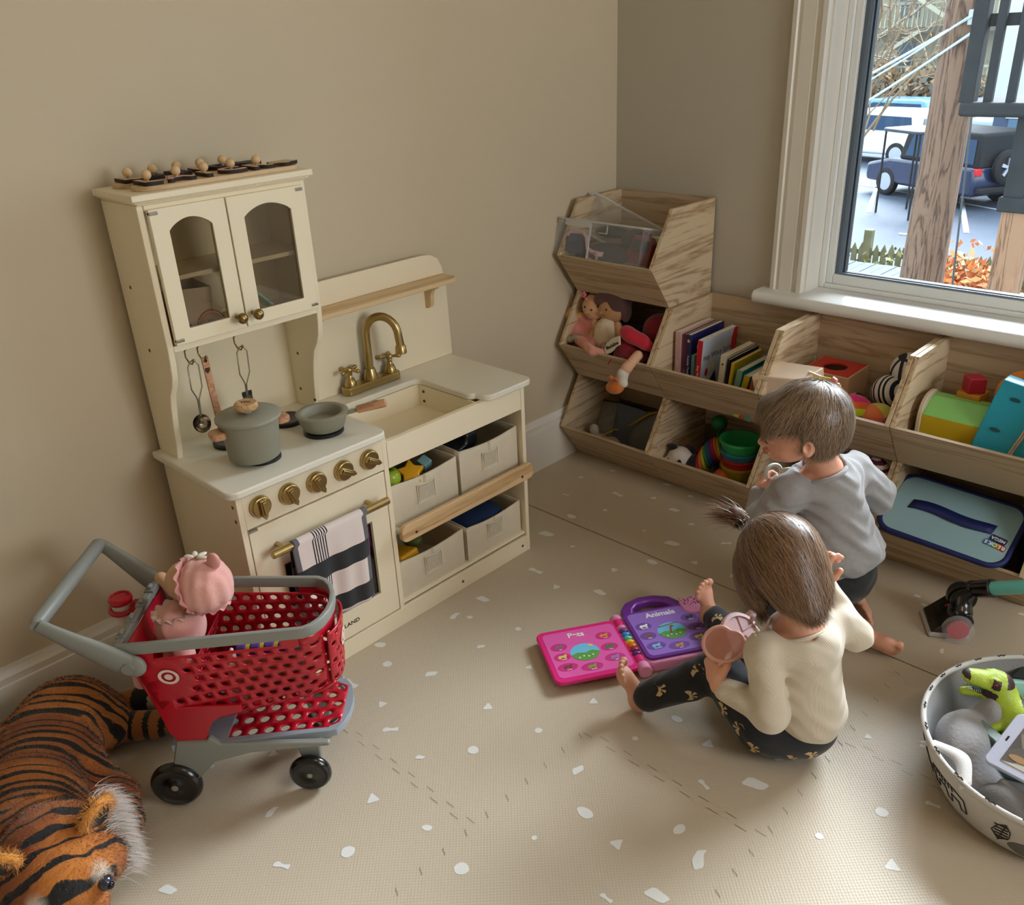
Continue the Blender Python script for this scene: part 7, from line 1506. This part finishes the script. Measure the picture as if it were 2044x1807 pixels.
m.build('teeth', tooth, db, True); m = MB(); m.ell(Dp(.008,0,-.010), (.012,.007,.004), 12, 8); m.build('tongue', mat('dino_tongue_teal', (110,180,176), .4), db, True, smooth=180)
m = MB()
for a in (-.6,0,.6): m.tube([(1.414,-.768,.080),(1.405+.004*a,-.768+.006*a,.078),(1.400+.004*a,-.766+.011*a,.073)], [.004,.003,.001], 8)
m.build('claw', blackb, db, True, smooth=60)
# framed photo card
fr_ = thing('photo_frame', 'white framed photo of sand and stones tilted on the basket contents', 'photo frame', (1.530,-.845,.125), (R(22),R(-6),R(-12)))
MB().prism(rrect(-.072,.110,-.055,.060,.012,6), 0, .008).build('frame', mat('frame_white', (206,210,232), .35), fr_, bevel=.0025)
ph = mat('photo_print', (110,90,70), .3); n_ = ph.node_tree; tc_ = n_.nodes.new('ShaderNodeTexCoord'); vo = n_.nodes.new('ShaderNodeTexVoronoi'); vo.inputs['Scale'].default_value = 28; rp_ = n_.nodes.new('ShaderNodeValToRGB'); rp_.color_ramp.elements[0].color = (.05,.05,.06,1); rp_.color_ramp.elements[1].color = (.5,.42,.32,1); n_.links.new(tc_.outputs['Object'], vo.inputs[0]); n_.links.new(vo.outputs['Color'], rp_.inputs[0]); n_.links.new(rp_.outputs[0], n_.nodes['Principled BSDF'].inputs['Base Color'])
p_ = MB().box(-.050,.100,-.040,.046,.008,.0086).build('photo', ph, fr_); MB().prism([(-.05,-.04),(-.01,-.03),(.04,-.012),(.10,-.006),(.10,-.04)], .0086, .0089).build('white_sand', mat('sand_white', (206,200,188), .5), p_)
MB().prism([(.006*math.cos(a)*2.6-.028, .006*math.sin(a)-.024) for a in np.linspace(0,2*math.pi,18)[:-1]], .0089, .0092).build('stone', mat('stone_tan', (176,140,96), .5), p_)
MB().box(-.062,-.059,-.002,.008,.008,.0084).build('speaker_slot', blackb, fr_)
# ================= tiger =================
def tigermat():
    m = mat('tiger_fur', (190,110,40), .85, sheen=.3); n = m.node_tree; b = n.nodes['Principled BSDF']; L = n.links.new
    at = n.nodes.new('ShaderNodeAttribute'); at.attribute_name = 'suv'
    no = n.nodes.new('ShaderNodeTexNoise'); no.inputs['Scale'].default_value = 5.5; no.inputs['Detail'].default_value = 2.5; L(at.outputs['Vector'], no.inputs[0])
    sx = n.nodes.new('ShaderNodeSeparateXYZ'); L(at.outputs['Vector'], sx.inputs[0])
    ma = n.nodes.new('ShaderNodeMath'); ma.operation = 'MULTIPLY_ADD'; ma.inputs[1].default_value = 17.0; L(sx.outputs[0], ma.inputs[0])
    mb_ = n.nodes.new('ShaderNodeMath'); mb_.operation = 'MULTIPLY'; mb_.inputs[1].default_value = 3.4; L(no.outputs['Fac'], mb_.inputs[0]); L(mb_.outputs[0], ma.inputs[2])
    pp = n.nodes.new('ShaderNodeMath'); pp.operation = 'PINGPONG'; pp.inputs[1].default_value = .5; L(ma.outputs[0], pp.inputs[0])
    n2 = n.nodes.new('ShaderNodeTexNoise'); n2.inputs['Scale'].default_value = 9; L(at.outputs['Vector'], n2.inputs[0])
    th = n.nodes.new('ShaderNodeMath'); th.operation = 'MULTIPLY_ADD'; th.inputs[1].default_value = .75; th.inputs[2].default_value = -.22; L(n2.outputs['Fac'], th.inputs[0])
    gt = n.nodes.new('ShaderNodeMapRange'); gt.interpolation_type = 'SMOOTHSTEP'; L(pp.outputs[0], gt.inputs['Value']); L(th.outputs[0], gt.inputs['From Min']); ad = n.nodes.new('ShaderNodeMath'); ad.inputs[1].default_value = .05; L(th.outputs[0], ad.inputs[0]); L(ad.outputs[0], gt.inputs['From Max'])
    n3 = n.nodes.new('ShaderNodeTexNoise'); n3.inputs['Scale'].default_value = 5; L(at.outputs['Vector'], n3.inputs[0]); rp = n.nodes.new('ShaderNodeValToRGB'); rp.color_ramp.elements[0].position = .35; rp.color_ramp.elements[1].position = .65; rp.color_ramp.elements[0].color = (*srgb((140,72,26)),1); rp.color_ramp.elements[1].color = (*srgb((200,124,48)),1); L(n3.outputs[0], rp.inputs[0])
    mx = n.nodes.new('ShaderNodeMix'); mx.data_type = 'RGBA'; mx.inputs[6].default_value = (*srgb((26,22,22)),1); L(gt.outputs[0], mx.inputs[0]); L(rp.outputs[0], mx.inputs[7]); 
    wa = n.nodes.new('ShaderNodeAttribute'); wa.attribute_name = 'white'; m2 = n.nodes.new('ShaderNodeMix'); m2.data_type = 'RGBA'; m2.inputs[7].default_value = (*srgb((226,214,196)),1); L(wa.outputs['Fac'], m2.inputs[0]); L(mx.outputs[2], m2.inputs[6]); L(m2.outputs[2], b.inputs['Base Color'])
    return m
tg = tigermat()
tig = thing('plush_tiger', 'large orange striped plush tiger lying along the left wall, head toward the camera', 'plush toy', (.30,-1.98,0))
TH = np.array((.500,-2.020,.122)); TF = frame((.80,-.10,-.52), (.45,-.05,.88))
def tsuv(V):
    """stripe coordinates: x runs along the spine, so bands cross it"""
    q = (V-TH)@TF; sp_ = ((V-np.array((.13,-1.86,0)))@np.array((.80,-.60,0.)))
    head = np.clip((.13-np.linalg.norm(q, axis=1))/.03, 0, 1)
    s = np.where(head > .5, q[:,0]*.75+q[:,2]*.2+3, sp_); t = np.where(head > .5, q[:,1], V[:,2]+.3*V[:,0]); return np.stack([s*3.0, t*1.6, V[:,2]*1.2], 1)
eyeW = TH+TF@np.array((.052,.052,.034))
def twhite(V):
    q = (V-TH)@TF; w_ = np.zeros(len(V))
    for s in (1,-1):
        w_ = np.maximum(w_, np.clip(1.6-np.linalg.norm((q-np.array((.060,s*.048,.052)))/np.array((.018,.014,.014)), axis=1), 0, 1))
    w_ = np.maximum(w_, np.clip((-.035-q[:,2])/.02, 0, 1)*(q[:,0] > -.02)*(np.linalg.norm(q, axis=1) < .13)); return np.clip(w_, 0, 1)
tpr = [E((.125,-1.875,.075),(.085,.090,.078),.02), E((.200,-1.935,.080),(.10,.085,.076),.04), E((.315,-2.000,.085),(.11,.085,.085),.05), E((.415,-2.03,.095),(.08,.085,.085),.04), E((.145,-1.815,.045),(.065,.050,.046),.03),
    C((.255,-1.905,.060),(.345,-1.880,.036),.042,.032,.03), C((.345,-1.880,.036),(.405,-1.892,.026),.031,.027,.02), E((.15,-2.03,.06),(.12,.09,.06),.05),
    G(TF, TH, [E((-.010,0,.0),(.085,.082,.075),.02), E((.055,0,-.018),(.055,.045,.040),.03), E((.085,0,-.020),(.030,.034,.028),.02), E((.045,.045,.024),(.024,.020,.018),.015), E((.045,-.045,.024),(.024,.020,.018),.015), E((.0,.070,-.030),(.05,.03,.05),.03), E((.0,-.070,-.030),(.05,.03,.05),.03)], .15)]
tb = blob('body', tpr, .005, tg, tig, attrs={'suv': tsuv, 'white': twhite})
V, F = blob('x', tpr, .009, None, ret=True); N = normals(V, F); nf = 42000; ix = rng.integers(0, len(V), nf); r0 = V[ix]+rng.normal(size=(nf,3))*.003; nn = N[ix]
for _ in range(2): d = sdf(r0, tpr); r0 = r0-nn*d[:,None]
lay = np.array((.3,-.25,-.35)); dr = nn+lay-nn*(nn@lay)[:,None]+rng.normal(size=(nf,3))*.25; dr /= np.linalg.norm(dr, axis=1)[:,None]
Vs, Fs, rs = strands(r0-nn*.0005, dr, .0055, .0010, 2); make('short_fur', Vs, Fs, tg, tb, True, smooth=180, attrs={'suv': np.repeat(tsuv(r0), 6, 0), 'white': np.repeat(twhite(r0), 6)})
# ears
eprims = {}
for s, nm in ((1,'ear'),(-1,'ear')):
    c = TH+TF@np.array((-.022,s*.066,.066)); pe = [G(frame(TF@np.array((.75,s*.35,.1)), TF@np.array((0,s*.45,1.))), c, [E((0,0,.0),(.014,.030,.034),.01), E((.012,0,.002),(.010,.021,.024),.006,op='-')], .05)]
    Q = frame(TF@np.array((.75,s*.35,.1)), TF@np.array((0,s*.45,1.)))
    eb = blob(nm, pe, .003, [mat('ear_black', (34,30,28), .9, sheen=.3), mat('ear_orange', (214,146,58), .9, sheen=.4), mat('ear_inner', (44,38,32), .9, sheen=.3)], tig, matfn=lambda cc, Q=Q, c=c: np.where(((cc-c)@Q)[:,0] < -.004, 0, np.where(np.linalg.norm(((cc-c)@Q)[:,1:]/np.array((.022,.026)), axis=1) > .95, 1, 2)))
    V, F = blob('x', pe, .004, None, ret=True); N = normals(V, F); ix = rng.integers(0, len(V), 1500); qq = ((V[ix]-c)@Q); k_ = np.linalg.norm(qq[:,1:]/np.array((.022,.026)), axis=1) > .8; ix = ix[k_ & (qq[k_ | True][:,0] > -.010)] if True else ix
    Vs, Fs, rs = strands(V[ix], N[ix]+rng.normal(size=(len(ix),3))*.4, .006, .0011, 2); make('ear_fuzz', Vs, Fs, MT['ear_orange'], eb, True, smooth=180)
# eyes, nose
for s in (1,-1):
    c = TH+TF@np.array((.066,s*.046,.028)); m = MB(); m.ell(tuple(c), (.013,.012,.013), 20, 14); e = m.build('eye', mat('tiger_eye_glass', (44,50,64), .08, coat=.6), tb, True, smooth=180); m = MB(); m.ell(tuple(c+TF@np.array((.008,s*.004,.004))), .0065, 14, 10); m.build('pupil', mat('pupil_black', (6,6,10), .05), e, True, smooth=180)
m = MB(); m.ell(tuple(TH+TF@np.array((.112,0,-.006))), (.012,.018,.012), 16, 10, T=Matrix(TF.tolist())); m.build('nose', mat('tiger_nose', (120,60,50), .4), tb, True, smooth=180)
# long cheek ruff and whiskers
rf = mat('ruff_fur', (214,204,196), .7, sheen=.4); nf = 5200; P0 = []; D0 = []
for i in range(nf):
    t = rng.random(); base = TH+TF@np.array((-.040+.075*t+rng.normal()*.010, (.078-.006*t+rng.normal()*.006), .050-.095*t+rng.normal()*.010)); P0.append(base); D0.append(TF@np.array((-.25+.25*t+rng.normal()*.25, .9+rng.normal()*.2, .15-.3*t+rng.normal()*.3)))
P0 = np.array(P0); D0 = np.array(D0); D0 /= np.linalg.norm(D0, axis=1)[:,None]
Vs, Fs, rs = strands(P0, D0, .022+.022*rng.random(nf), .0009, 5, bend=lambda t, r_: np.array([[.10,.05,-.75]])*t*t*.8); make('cheek_ruff', Vs, Fs, rf, tig, True, smooth=180, attrs={'rnd': rs})
# tail and hind paw
tl = [(.105,-1.800,.040),(.115,-1.765,.036),(.120,-1.735,.032),(.150,-1.705,.028),(.185,-1.690,.026),(.215,-1.700,.024)]
tcol = [mat('tail_orange', (170,104,48), .9, sheen=.3), mat('tail_black', (30,26,24), .9, sheen=.3), mat('tail_cream', (206,184,150), .9, sheen=.3)]
tp = [C(a, b, .024, .023, .01) for a, b in zip(tl[:-1], tl[1:])]
blob('tail', tp, .004, tcol, tig, matfn=lambda c: np.array([0,1,0,1,2,1,0,1])[(((c[:,0]*.9+c[:,1]*.9)*26).astype(int)) % 8])
hp = [C((.17,-1.80,.035),(.205,-1.755,.030),.030,.028,.01), E((.215,-1.745,.028),(.030,.026,.024),.01)]
blob('hind_paw', hp, .004, [tcol[0], tcol[1]], tig, matfn=lambda c: ((np.sin(c[:,0]*150+c[:,1]*160) > .45)).astype(int))
# ================= outside the window =================
GZ = -3.1
def asphalt():
    m = mat('dark_asphalt', (66,76,92), .75, bump=6, bstr=.2, var=(.6,.12)); return m  # asphalt colour darkened to offset the strong daylight outside
lot = MB(); lot.box(-60, 25, 6, 95, GZ-.2, GZ, 0)
def gline(x0, y0, x1, y1, wd=.12):
    d = Vector((x1-x0, y1-y0, 0)).normalized(); nx, ny = -d.y*wd/2, d.x*wd/2
    lot.add([(x0-nx,y0-ny,GZ+.01),(x1-nx,y1-ny,GZ+.01),(x1+nx,y1+ny,GZ+.01),(x0+nx,y0+ny,GZ+.01)], [(0,1,2,3)], 1)
for k in range(-5, 8): gline(-9.2+3.0*k*.92, 24.9-3.0*k*.42, -7.4+3.0*k*.92, 20.0-3.0*k*.42)
gline(-22,30.0,-2,20.4); gline(-3,18.2,6,13.9)
o = lot.build('ground_parking_lot', [asphalt(), mat('lot_line_white', (190,196,200), .7)], smooth=0); o['kind'] = 'structure'
lawn = MB(); lawn.box(-60, 25, .3, 13.4, GZ-.3, GZ+.02); o = lawn.build('ground_yard', mat('yard_soil', (84,80,62), .95, bump=8, bstr=.8, var=(2,.4))); o['kind'] = 'structure'
mossw = mat('mossy_fence_wood', (104,102,74), .9, bump=30, bstr=.4, var=(5,.25))
fe = thing('picket_fence', 'mossy grey green picket fence with pointed tops along the parking lot', 'fence', (-3.6,13.6,GZ))
m = MB()
for k in range(-30, 69):
    x = .135*k; h = .72+.02*math.sin(k*2.1)
    m.prism([(x-.05,.05),(x+.05,.05),(x+.05,h-.12),(x,h),(x-.05,h-.12)], -.012, .012, 'y')
m.build('picket_panel', mossw, fe, smooth=0)
m = MB(); m.box(-4.2,9.3,.012,.05,.18,.26); m.box(-4.2,9.3,.012,.05,.5,.58); m.build('fence_rail', mossw, fe, smooth=0)
for x in (-1.12, 1.3, 3.7, 6.1, 8.5): MB().box(x-.07,x+.07,-.05,.09,0,.95).build('fence_post', mossw, fe, smooth=0, bevel=.01)
# leafy heaps as stuff
def leaves(name, label, cx, cy, cz, sx, sy, sz, n, size, cols, cat='foliage'):
    P = rng.normal(size=(n,3))*.42; P = P*np.array((sx,sy,sz))+np.array((cx,cy,cz)); a = rng.normal(size=(n,3)); a /= np.linalg.norm(a, axis=1)[:,None]; b = np.cross(a, rng.normal(size=(n,3))); b /= np.linalg.norm(b, axis=1)[:,None]; s = size*(.5+rng.random((n,1)))
    V = np.stack([P-a*s, P+b*s*.5, P+a*s, P-b*s*.5], 1).reshape(-1,3); F = (np.arange(n)[:,None]*4+np.arange(4)[None]); o = make(name, V, F, cols, smooth=0, fm=rng.integers(0, len(cols), n)); return tag(o, label, cat, kind='stuff')
ivy = [mat('ivy_green', (82,92,48), .8), mat('ivy_light', (124,120,70), .8), mat('ivy_brown', (104,84,56), .9)]
leaves('ivy', 'tangled ivy and brush growing over the bank before the picket fence', -3.4, 12.9, -3.15, 4.2, .6, .6, 8000, .06, ivy)
leaves('autumn_shrub', 'orange leaved shrub between the two wooden posts', -2.45, 11.9, -2.75, .85, .5, .75, 2600, .07, [mat('leaf_orange', (214,140,84), .8), mat('leaf_tan', (196,150,100), .8), mat('leaf_rust', (176,100,56), .8)])
leaves('brush', 'leafless grey brown brush behind the parked cars', -16.0, 38.5, -2.1, 7, 1.5, 1.8, 9000, .16, [mat('brush_grey', (120,110,96), .9), mat('brush_tan', (150,120,86), .9)])
# shed roof just below the window
sh = thing('shed', 'low shed with weathered grey plank roof near the fence', 'shed', (-2.75,8.5,GZ))
m = MB()
for k in range(9): m.box(-.52+.135*k, -.395+.135*k, -.45, .55, 1.47+.004*(k%2), 1.50+.004*(k%2))
m.build('roof_plank', mat('weathered_grey_wood', (92,98,108), 1.0, bump=14, bstr=.5, var=(4,.12)), sh, smooth=0); MB().box(-.50,.66,-.40,.50,0,1.47).build('shed_wall', mat('shed_wall_grey', (120,124,130), .9), sh, smooth=0)
# utility pole
pw = wood('pole_wood', (116,92,76), (66,48,40), 9, 'Z', .85, 10, 3)
up_ = thing('utility_pole', 'weathered brown wooden utility pole just outside the window', 'utility pole', (-.855,5.25,GZ))
m = MB(); m.tube([(0,0,0),(0,0,2.4),(.015,0,4.0),(.02,0,4.8),(.02,0,9.5)], [.185,.168,.148,.142,.12], 28); m.build('pole', pw, up_, smooth=60)
for z, a in ((2.05,-.4),(2.72,2.6),(3.75,-.6)): m = MB(); m.cyl((.1*math.cos(a),.1*math.sin(a),z),(.32*math.cos(a),.32*math.sin(a)-.05,z-.02),.010,n=8); m.build('step_bolt', mat('galvanised', (170,176,180), .4, metal=.7), up_)
m = MB(); m.box(.09,.17,-.18,-.10,4.27,4.37); m.build('insulator_block', mat('insulator_grey', (160,166,164), .5, bump=60, bstr=1), up_, bevel=.006)
cab = mat('cable_pale', (176,198,214), .5)
def sag(a, b, s, n=16): a, b = Vector(a), Vector(b); return [a.lerp(b, i/n)-Vector((0,0,s*4*(i/n)*(1-i/n))) for i in range(n+1)]
for i, (a, b, s, r_) in enumerate((((-.73,5.06,1.23),(-4.6,6.6,-.3),.10,.017),((-.70,5.05,1.13),(-4.6,6.4,-.75),.14,.017),((-.74,5.0,1.22),(-4.7,6.7,-.20),.22,.012),((-.72,5.08,1.20),(-.70,5.3,4.5),.0,.012),((-.66,5.10,1.26),(-.60,5.3,4.5),.0,.012))):
    m = MB(); m.tube(sag(a, b, s), r_*.6, 8); tag(m.build('overhead_cable', cab, smooth=180), ['upper pale cable dropping left from the pole','lower pale cable dropping left from the pole','thin pale cable sagging between the two thicker ones','left cable rising along the pole','right cable rising along the pole'][i], 'cable', 'cables on the utility pole')
m = MB(); m.tube(sag((-.66,5.08,1.1),(-.50,5.0,-1.2),-.02), .008, 6); tag(m.build('down_lead', mat('lead_dark', (50,58,62), .5)), 'thin dark lead running down the right side of the utility pole', 'cable')
# dark deck and its post
dkm = mat('deck_stain_dark', (24,28,30), .85, bump=20, bstr=.5, var=(8,.3)); pw2 = wood('post_wood', (136,104,80), (88,62,46), 9, 'Z', .85, 10, 3)
dk_ = thing('neighbour_deck', 'dark stained deck railing with balusters on a tall post, right edge', 'deck', (.4,4.0,GZ))
ox, oy = .4, 4.0
def db(x0,x1,y0,y1,z0,z1): return MB().box(x0-ox,x1-ox,y0-oy,y1-oy,z0-GZ,z1-GZ)
db(-.36,1.6,3.95,4.6,.66,.745).build('deck_edge', dkm, dk_, bevel=.02); db(-.37,-.285,3.97,4.06,.74,2.2).build('deck_post', dkm, dk_, bevel=.004)
for k in range(13): db(-.235+.128*k,-.185+.128*k,3.99,4.03,.74,2.1).build('baluster', dkm, dk_, bevel=.003)
db(-.285,1.6,4.03,4.06,1.165,1.235).build('mid_rail', dkm, dk_, bevel=.003); db(-.02,.10,4.0,4.12,.17,.68).build('post_sleeve', dkm, dk_, bevel=.004)
db(-.04,.14,3.98,4.14,.10,.19).build('post_bracket', dkm, dk_, bevel=.01); db(-.012,.16,4.0,4.15,GZ,.12).build('support_post', pw2, dk_, bevel=.01)
db(.02,.9,4.6,4.64,-.62,-.56).build('brace_bar', mat('galvanised', (170,176,180)), dk_)
# vehicles
tyre = mat('tyre_black', (22,22,24), .8); alloy = mat('alloy', (190,194,200), .35, metal=.6); cgl = mat('car_glass', (40,66,92), .08, coat=.5)
def car(label, loc, rz, col, L=4.4, W=1.8, H=1.62, kind='suv', name='car', tail=(190,30,36)):
    t = thing(name, label, 'car', (loc[0],loc[1],GZ), rz); paint = mat('paint_%d_%d_%d' % col, col, .25, coat=.6); h = L/2
    lo = [(-h,.42),(-h+.05,.32),(h-.05,.32),(h,.45),(h-.02,.78),(h-.9,.98),(-h+.06,1.02),(-h,.9)]
    MB().prism(lo, -W/2, W/2, 'y').build('body', paint, t, bevel=.08, seg=3)
    ca = [(-h+.10,.98),(-h+.30,H-.06),(-h+.55,H),(.35,H),(.75,H-.12),(h-1.0,.98)] if kind == 'suv' else [(-h+.05,.98),(-h+.08,H-.04),(-h+.15,H),(.45,H),(.62,H-.10),(.85,.98)]
    MB().prism(ca, -W/2+.12, W/2-.12, 'y').build('cabin', paint if kind == 'suv' else mat('soft_top_black', (26,28,32), .8), t, bevel=.06, seg=3)
    for s in (1,-1):
        wi_ = [(-h+.42,1.06),(-h+.50,H-.16),(.32,H-.13),(.95,1.06)] if kind == 'suv' else [(-h+.2,1.08),(-h+.2,H-.15),(.35,H-.15),(.6,1.08)]
        MB().prism(wi_, s*(W/2-.115), s*(W/2-.10), 'y').build('side_window', cgl, t)
    MB().box(-h+.10 if kind != 'suv' else -h+.12,-h+.14,-W/2+.25,W/2-.25,1.08,H-.2).build('rear_window', cgl, t); MB().prism([(h-1.12,1.02),(h-1.05,1.03),(.74,H-.15),(.70,H-.17)], -W/2+.25, W/2-.25, 'y').build('windscreen', cgl, t)
    for x in (-h+.82, h-.85):
        for s in (1,-1):
            T = Matrix.Translation((x, s*(W/2-.08), .36)) @ Matrix.Rotation(R(-90*s),4,'X'); m = MB(); m.lathe([(0,-.10),(.30,-.10),(.36,-.06),(.36,.08),(.31,.11),(.23,.10),(.22,.06),(0,.06)], 28, T=T); w_ = m.build('wheel', tyre, t, smooth=50)
            m = MB()
            for k in range(5): a = 2*math.pi*k/5; m.prism([(.03*math.cos(a+1.5),.03*math.sin(a+1.5)),(.21*math.cos(a+.16),.21*math.sin(a+.16)),(.21*math.cos(a-.16),.21*math.sin(a-.16)),(.03*math.cos(a-1.5),.03*math.sin(a-1.5))][::-1], .065, .095, T=T)
            m.lathe([(.205,.07),(.235,.07),(.235,.10),(.205,.10)], 28, T=T); m.build('alloy_rim', alloy, w_)
    for s in (1,-1): MB().box(-h-.01,-h+.12,s*(W/2-.22),s*(W/2-.02),.82,1.25 if kind == 'suv' else 1.0).build('tail_light', mat('tail_%d' % tail[0], tail, .3), t, bevel=.02)
    return t
car('white suv parked at the left beyond the window', (-11.3,29.2), R(168), (226,236,236), L=4.6, H=1.66)
car('pale blue car behind the white suv', (-13.6,36.0), R(172), (120,170,210), H=1.5)
car('blue grey suv with bright red tail light behind the deck post', (-9.9,34.0), R(215), (84,110,150), tail=(220,30,50))
car('silver hatchback between the pole and the dark jeep', (-7.6,28.6), R(160), (176,196,210), H=1.5)
jp = car('dark blue open backed off-road vehicle with a spare wheel on its tail', (-6.75,22.9), R(152), (34,44,72), L=3.9, W=1.75, H=1.80, kind='jeep', name='off_road_vehicle', tail=(200,30,40))
T = Matrix.Translation((-2.05, .05, 1.0)) @ Matrix.Rotation(R(-90),4,'Y'); m = MB(); m.lathe([(0,-.08),(.32,-.08),(.40,-.04),(.40,.06),(.34,.10),(.25,.09),(.24,.05),(0,.05)], 32, T=T); w_ = m.build('spare_wheel', tyre, jp, smooth=50)
m = MB()
for k in range(5): a = 2*math.pi*k/5; m.prism([(.03*math.cos(a+1.5),.03*math.sin(a+1.5)),(.23*math.cos(a+.18),.23*math.sin(a+.18)),(.23*math.cos(a-.18),.23*math.sin(a-.18)),(.03*math.cos(a-1.5),.03*math.sin(a-1.5))][::-1], .055, .095, T=T)
m.build('alloy_rim', alloy, w_); MB().box(-2.12,-1.95,-.8,.8,.42,.55).build('rear_bumper', tyre, jp, bevel=.03)
gc = thing('shade_canopy', 'dark flat canopy on thin posts left of the utility pole', 'canopy', (-6.52,20.2,GZ), R(150))
MB().prism(rrect(-.7,.7,-.55,.55,.2,5), 1.93, 2.0).build('canopy', mat('canopy_grey_blue', (50,58,70), .5), gc, bevel=.02)
for x in (-.6,.6):
    for y in (-.45,.45): MB().cyl((x,y,.0),(x,y,1.93),.025,n=8).build('canopy_post', tyre, gc)
# houses
def siding(name, col):
    m = mat(name, col, .8); n = m.node_tree; tc = n.nodes.new('ShaderNodeTexCoord'); wv = n.nodes.new('ShaderNodeTexWave'); wv.bands_direction = 'Z'; wv.wave_profile = 'SAW'; wv.inputs['Scale'].default_value = 1.6; n.links.new(tc.outputs['Object'], wv.inputs[0]); bp = n.nodes.new('ShaderNodeBump'); bp.inputs['Strength'].default_value = 1; bp.inputs['Distance'].default_value = .05; n.links.new(wv.outputs['Fac'], bp.inputs['Height']); n.links.new(bp.outputs[0], n.nodes['Principled BSDF'].inputs['Normal']); return m
h1 = thing('apartment_house', 'pale tan house with wooden balconies and outside stairs across the lot', 'house', (-16.2,44.5,GZ))
MB().box(-9,9,0,8,0,11).build('wall', siding('siding_tan', (206,198,176)), h1, smooth=0); rail_m = mat('balcony_wood', (176,172,150), .8)
for z in (1.35, 4.0, 6.7):
    MB().box(-6,7,-2.2,0,z-.25,z).build('balcony_floor', mat('balcony_edge', (110,104,92), .8), h1); m = MB(); m.box(-6,7,-2.2,-2.1,z+.95,z+1.05)
    for k in range(60): m.box(-6+.21*k,-5.93+.21*k,-2.18,-2.12,z,z+.95)
    m.build('balcony_railing', rail_m, h1)
    for x in (-6,-2,2,6.9): MB().box(x-.08,x+.08,-2.2,-2.05,z-2.7 if z > 2 else 0,z).build('balcony_post', rail_m, h1)
    for k, x in enumerate((-4.6,-1.0,1.6,4.8)): w_ = MB().box(x,x+1.0,-.03,.03,z+.4,z+2.0).build('window', mat('house_glass', (96,120,140), .15), h1); MB().box(x-.08,x+1.08,-.05,-.02,z+2.0,z+2.1).build('window_head', rail_m, w_)
for z, s in ((1.35,1),(4.0,-1)):
    m = MB()
    for k in range(14): x = (-3+.30*k)*s; m.box(x-.15,x+.15,-2.9,-2.25,z+.19*k-.03,z+.19*k)
    m.bar((-3*s,-2.9,z+.9),(1.2*s,-2.9,z+3.5),.08); m.bar((-3*s,-2.9,z-.1),(1.2*s,-2.9,z+2.5),.16); m.build('stair_flight', rail_m, h1)
h2 = thing('white_house', 'white house with lap siding and a dark lower storey, seen between the balusters', 'house', (-4.9,25.6,GZ))
MB().box(-2.0,7,0,6,2.35,9).build('wall', siding('siding_white', (214,226,232)), h2, smooth=0); MB().box(-1.7,7,.2,6,0,2.35).build('lower_wall', mat('lower_wall_slate', (70,82,104), .8), h2)
for k in range(5): w_ = MB().box(-1.3+.9*k,-.75+.9*k,.16,.2,.85,1.75).build('window', mat('house_glass', (96,120,140)), h2); MB().box(-1.38+.9*k,-.67+.9*k,.14,.17,1.75,1.83).build('window_head', mat('white_frame', (220,226,230), .6), w_)
# bare tree close to the left of the view
brk = mat('bare_bark', (128,110,88), .9); bt = MB()
def br(p, d, l, r_, dep):
    q = p+d*l; mid = p.lerp(q,.5)+Vector(rng.normal(size=3)*l*.05); bt.tube([p,mid,q], [r_,r_*.85,r_*.7], 5 if dep > 2 else 4, cap=False)
    if dep == 0: return
    for k in range(3 if dep > 1 else 2):
        nd = (d+Vector(rng.normal(size=3)*.48)).normalized(); br(p.lerp(q,.45+.27*k), nd, l*.74, r_*.62, dep-1)
br(Vector((-4.9,12.2,GZ)), Vector((.10,.0,1)).normalized(), 2.7, .05, 5); br(Vector((-6.4,15.5,GZ)), Vector((.16,.0,1)).normalized(), 3.0, .06, 5); br(Vector((-4.4,11.0,GZ)), Vector((.0,.0,1)), 2.4, .04, 5)
tag(bt.build('bare_tree', brk, smooth=180), 'thin bare branches of a leafless tree at the left of the window view', 'tree')
lf = MB(); g_ = [(-.5,-.1),(-.25,.1),(-.3,.45),(0,.2),(.15,.5),(.25,.12),(.55,.05),(.2,-.12),(.05,-.55),(-.12,-.2)]
lf.prism([(a*.16,b*.16) for a, b in g_], -.003, .003, 'y'); o = lf.build('maple_leaf', mat('leaf_yellow', (214,176,96), .7)); o.location = (-5.02,11.2,-1.16); o.rotation_euler = (0,R(30),0); tag(o, 'single yellow leaf hanging in front of the white suv', 'leaf')
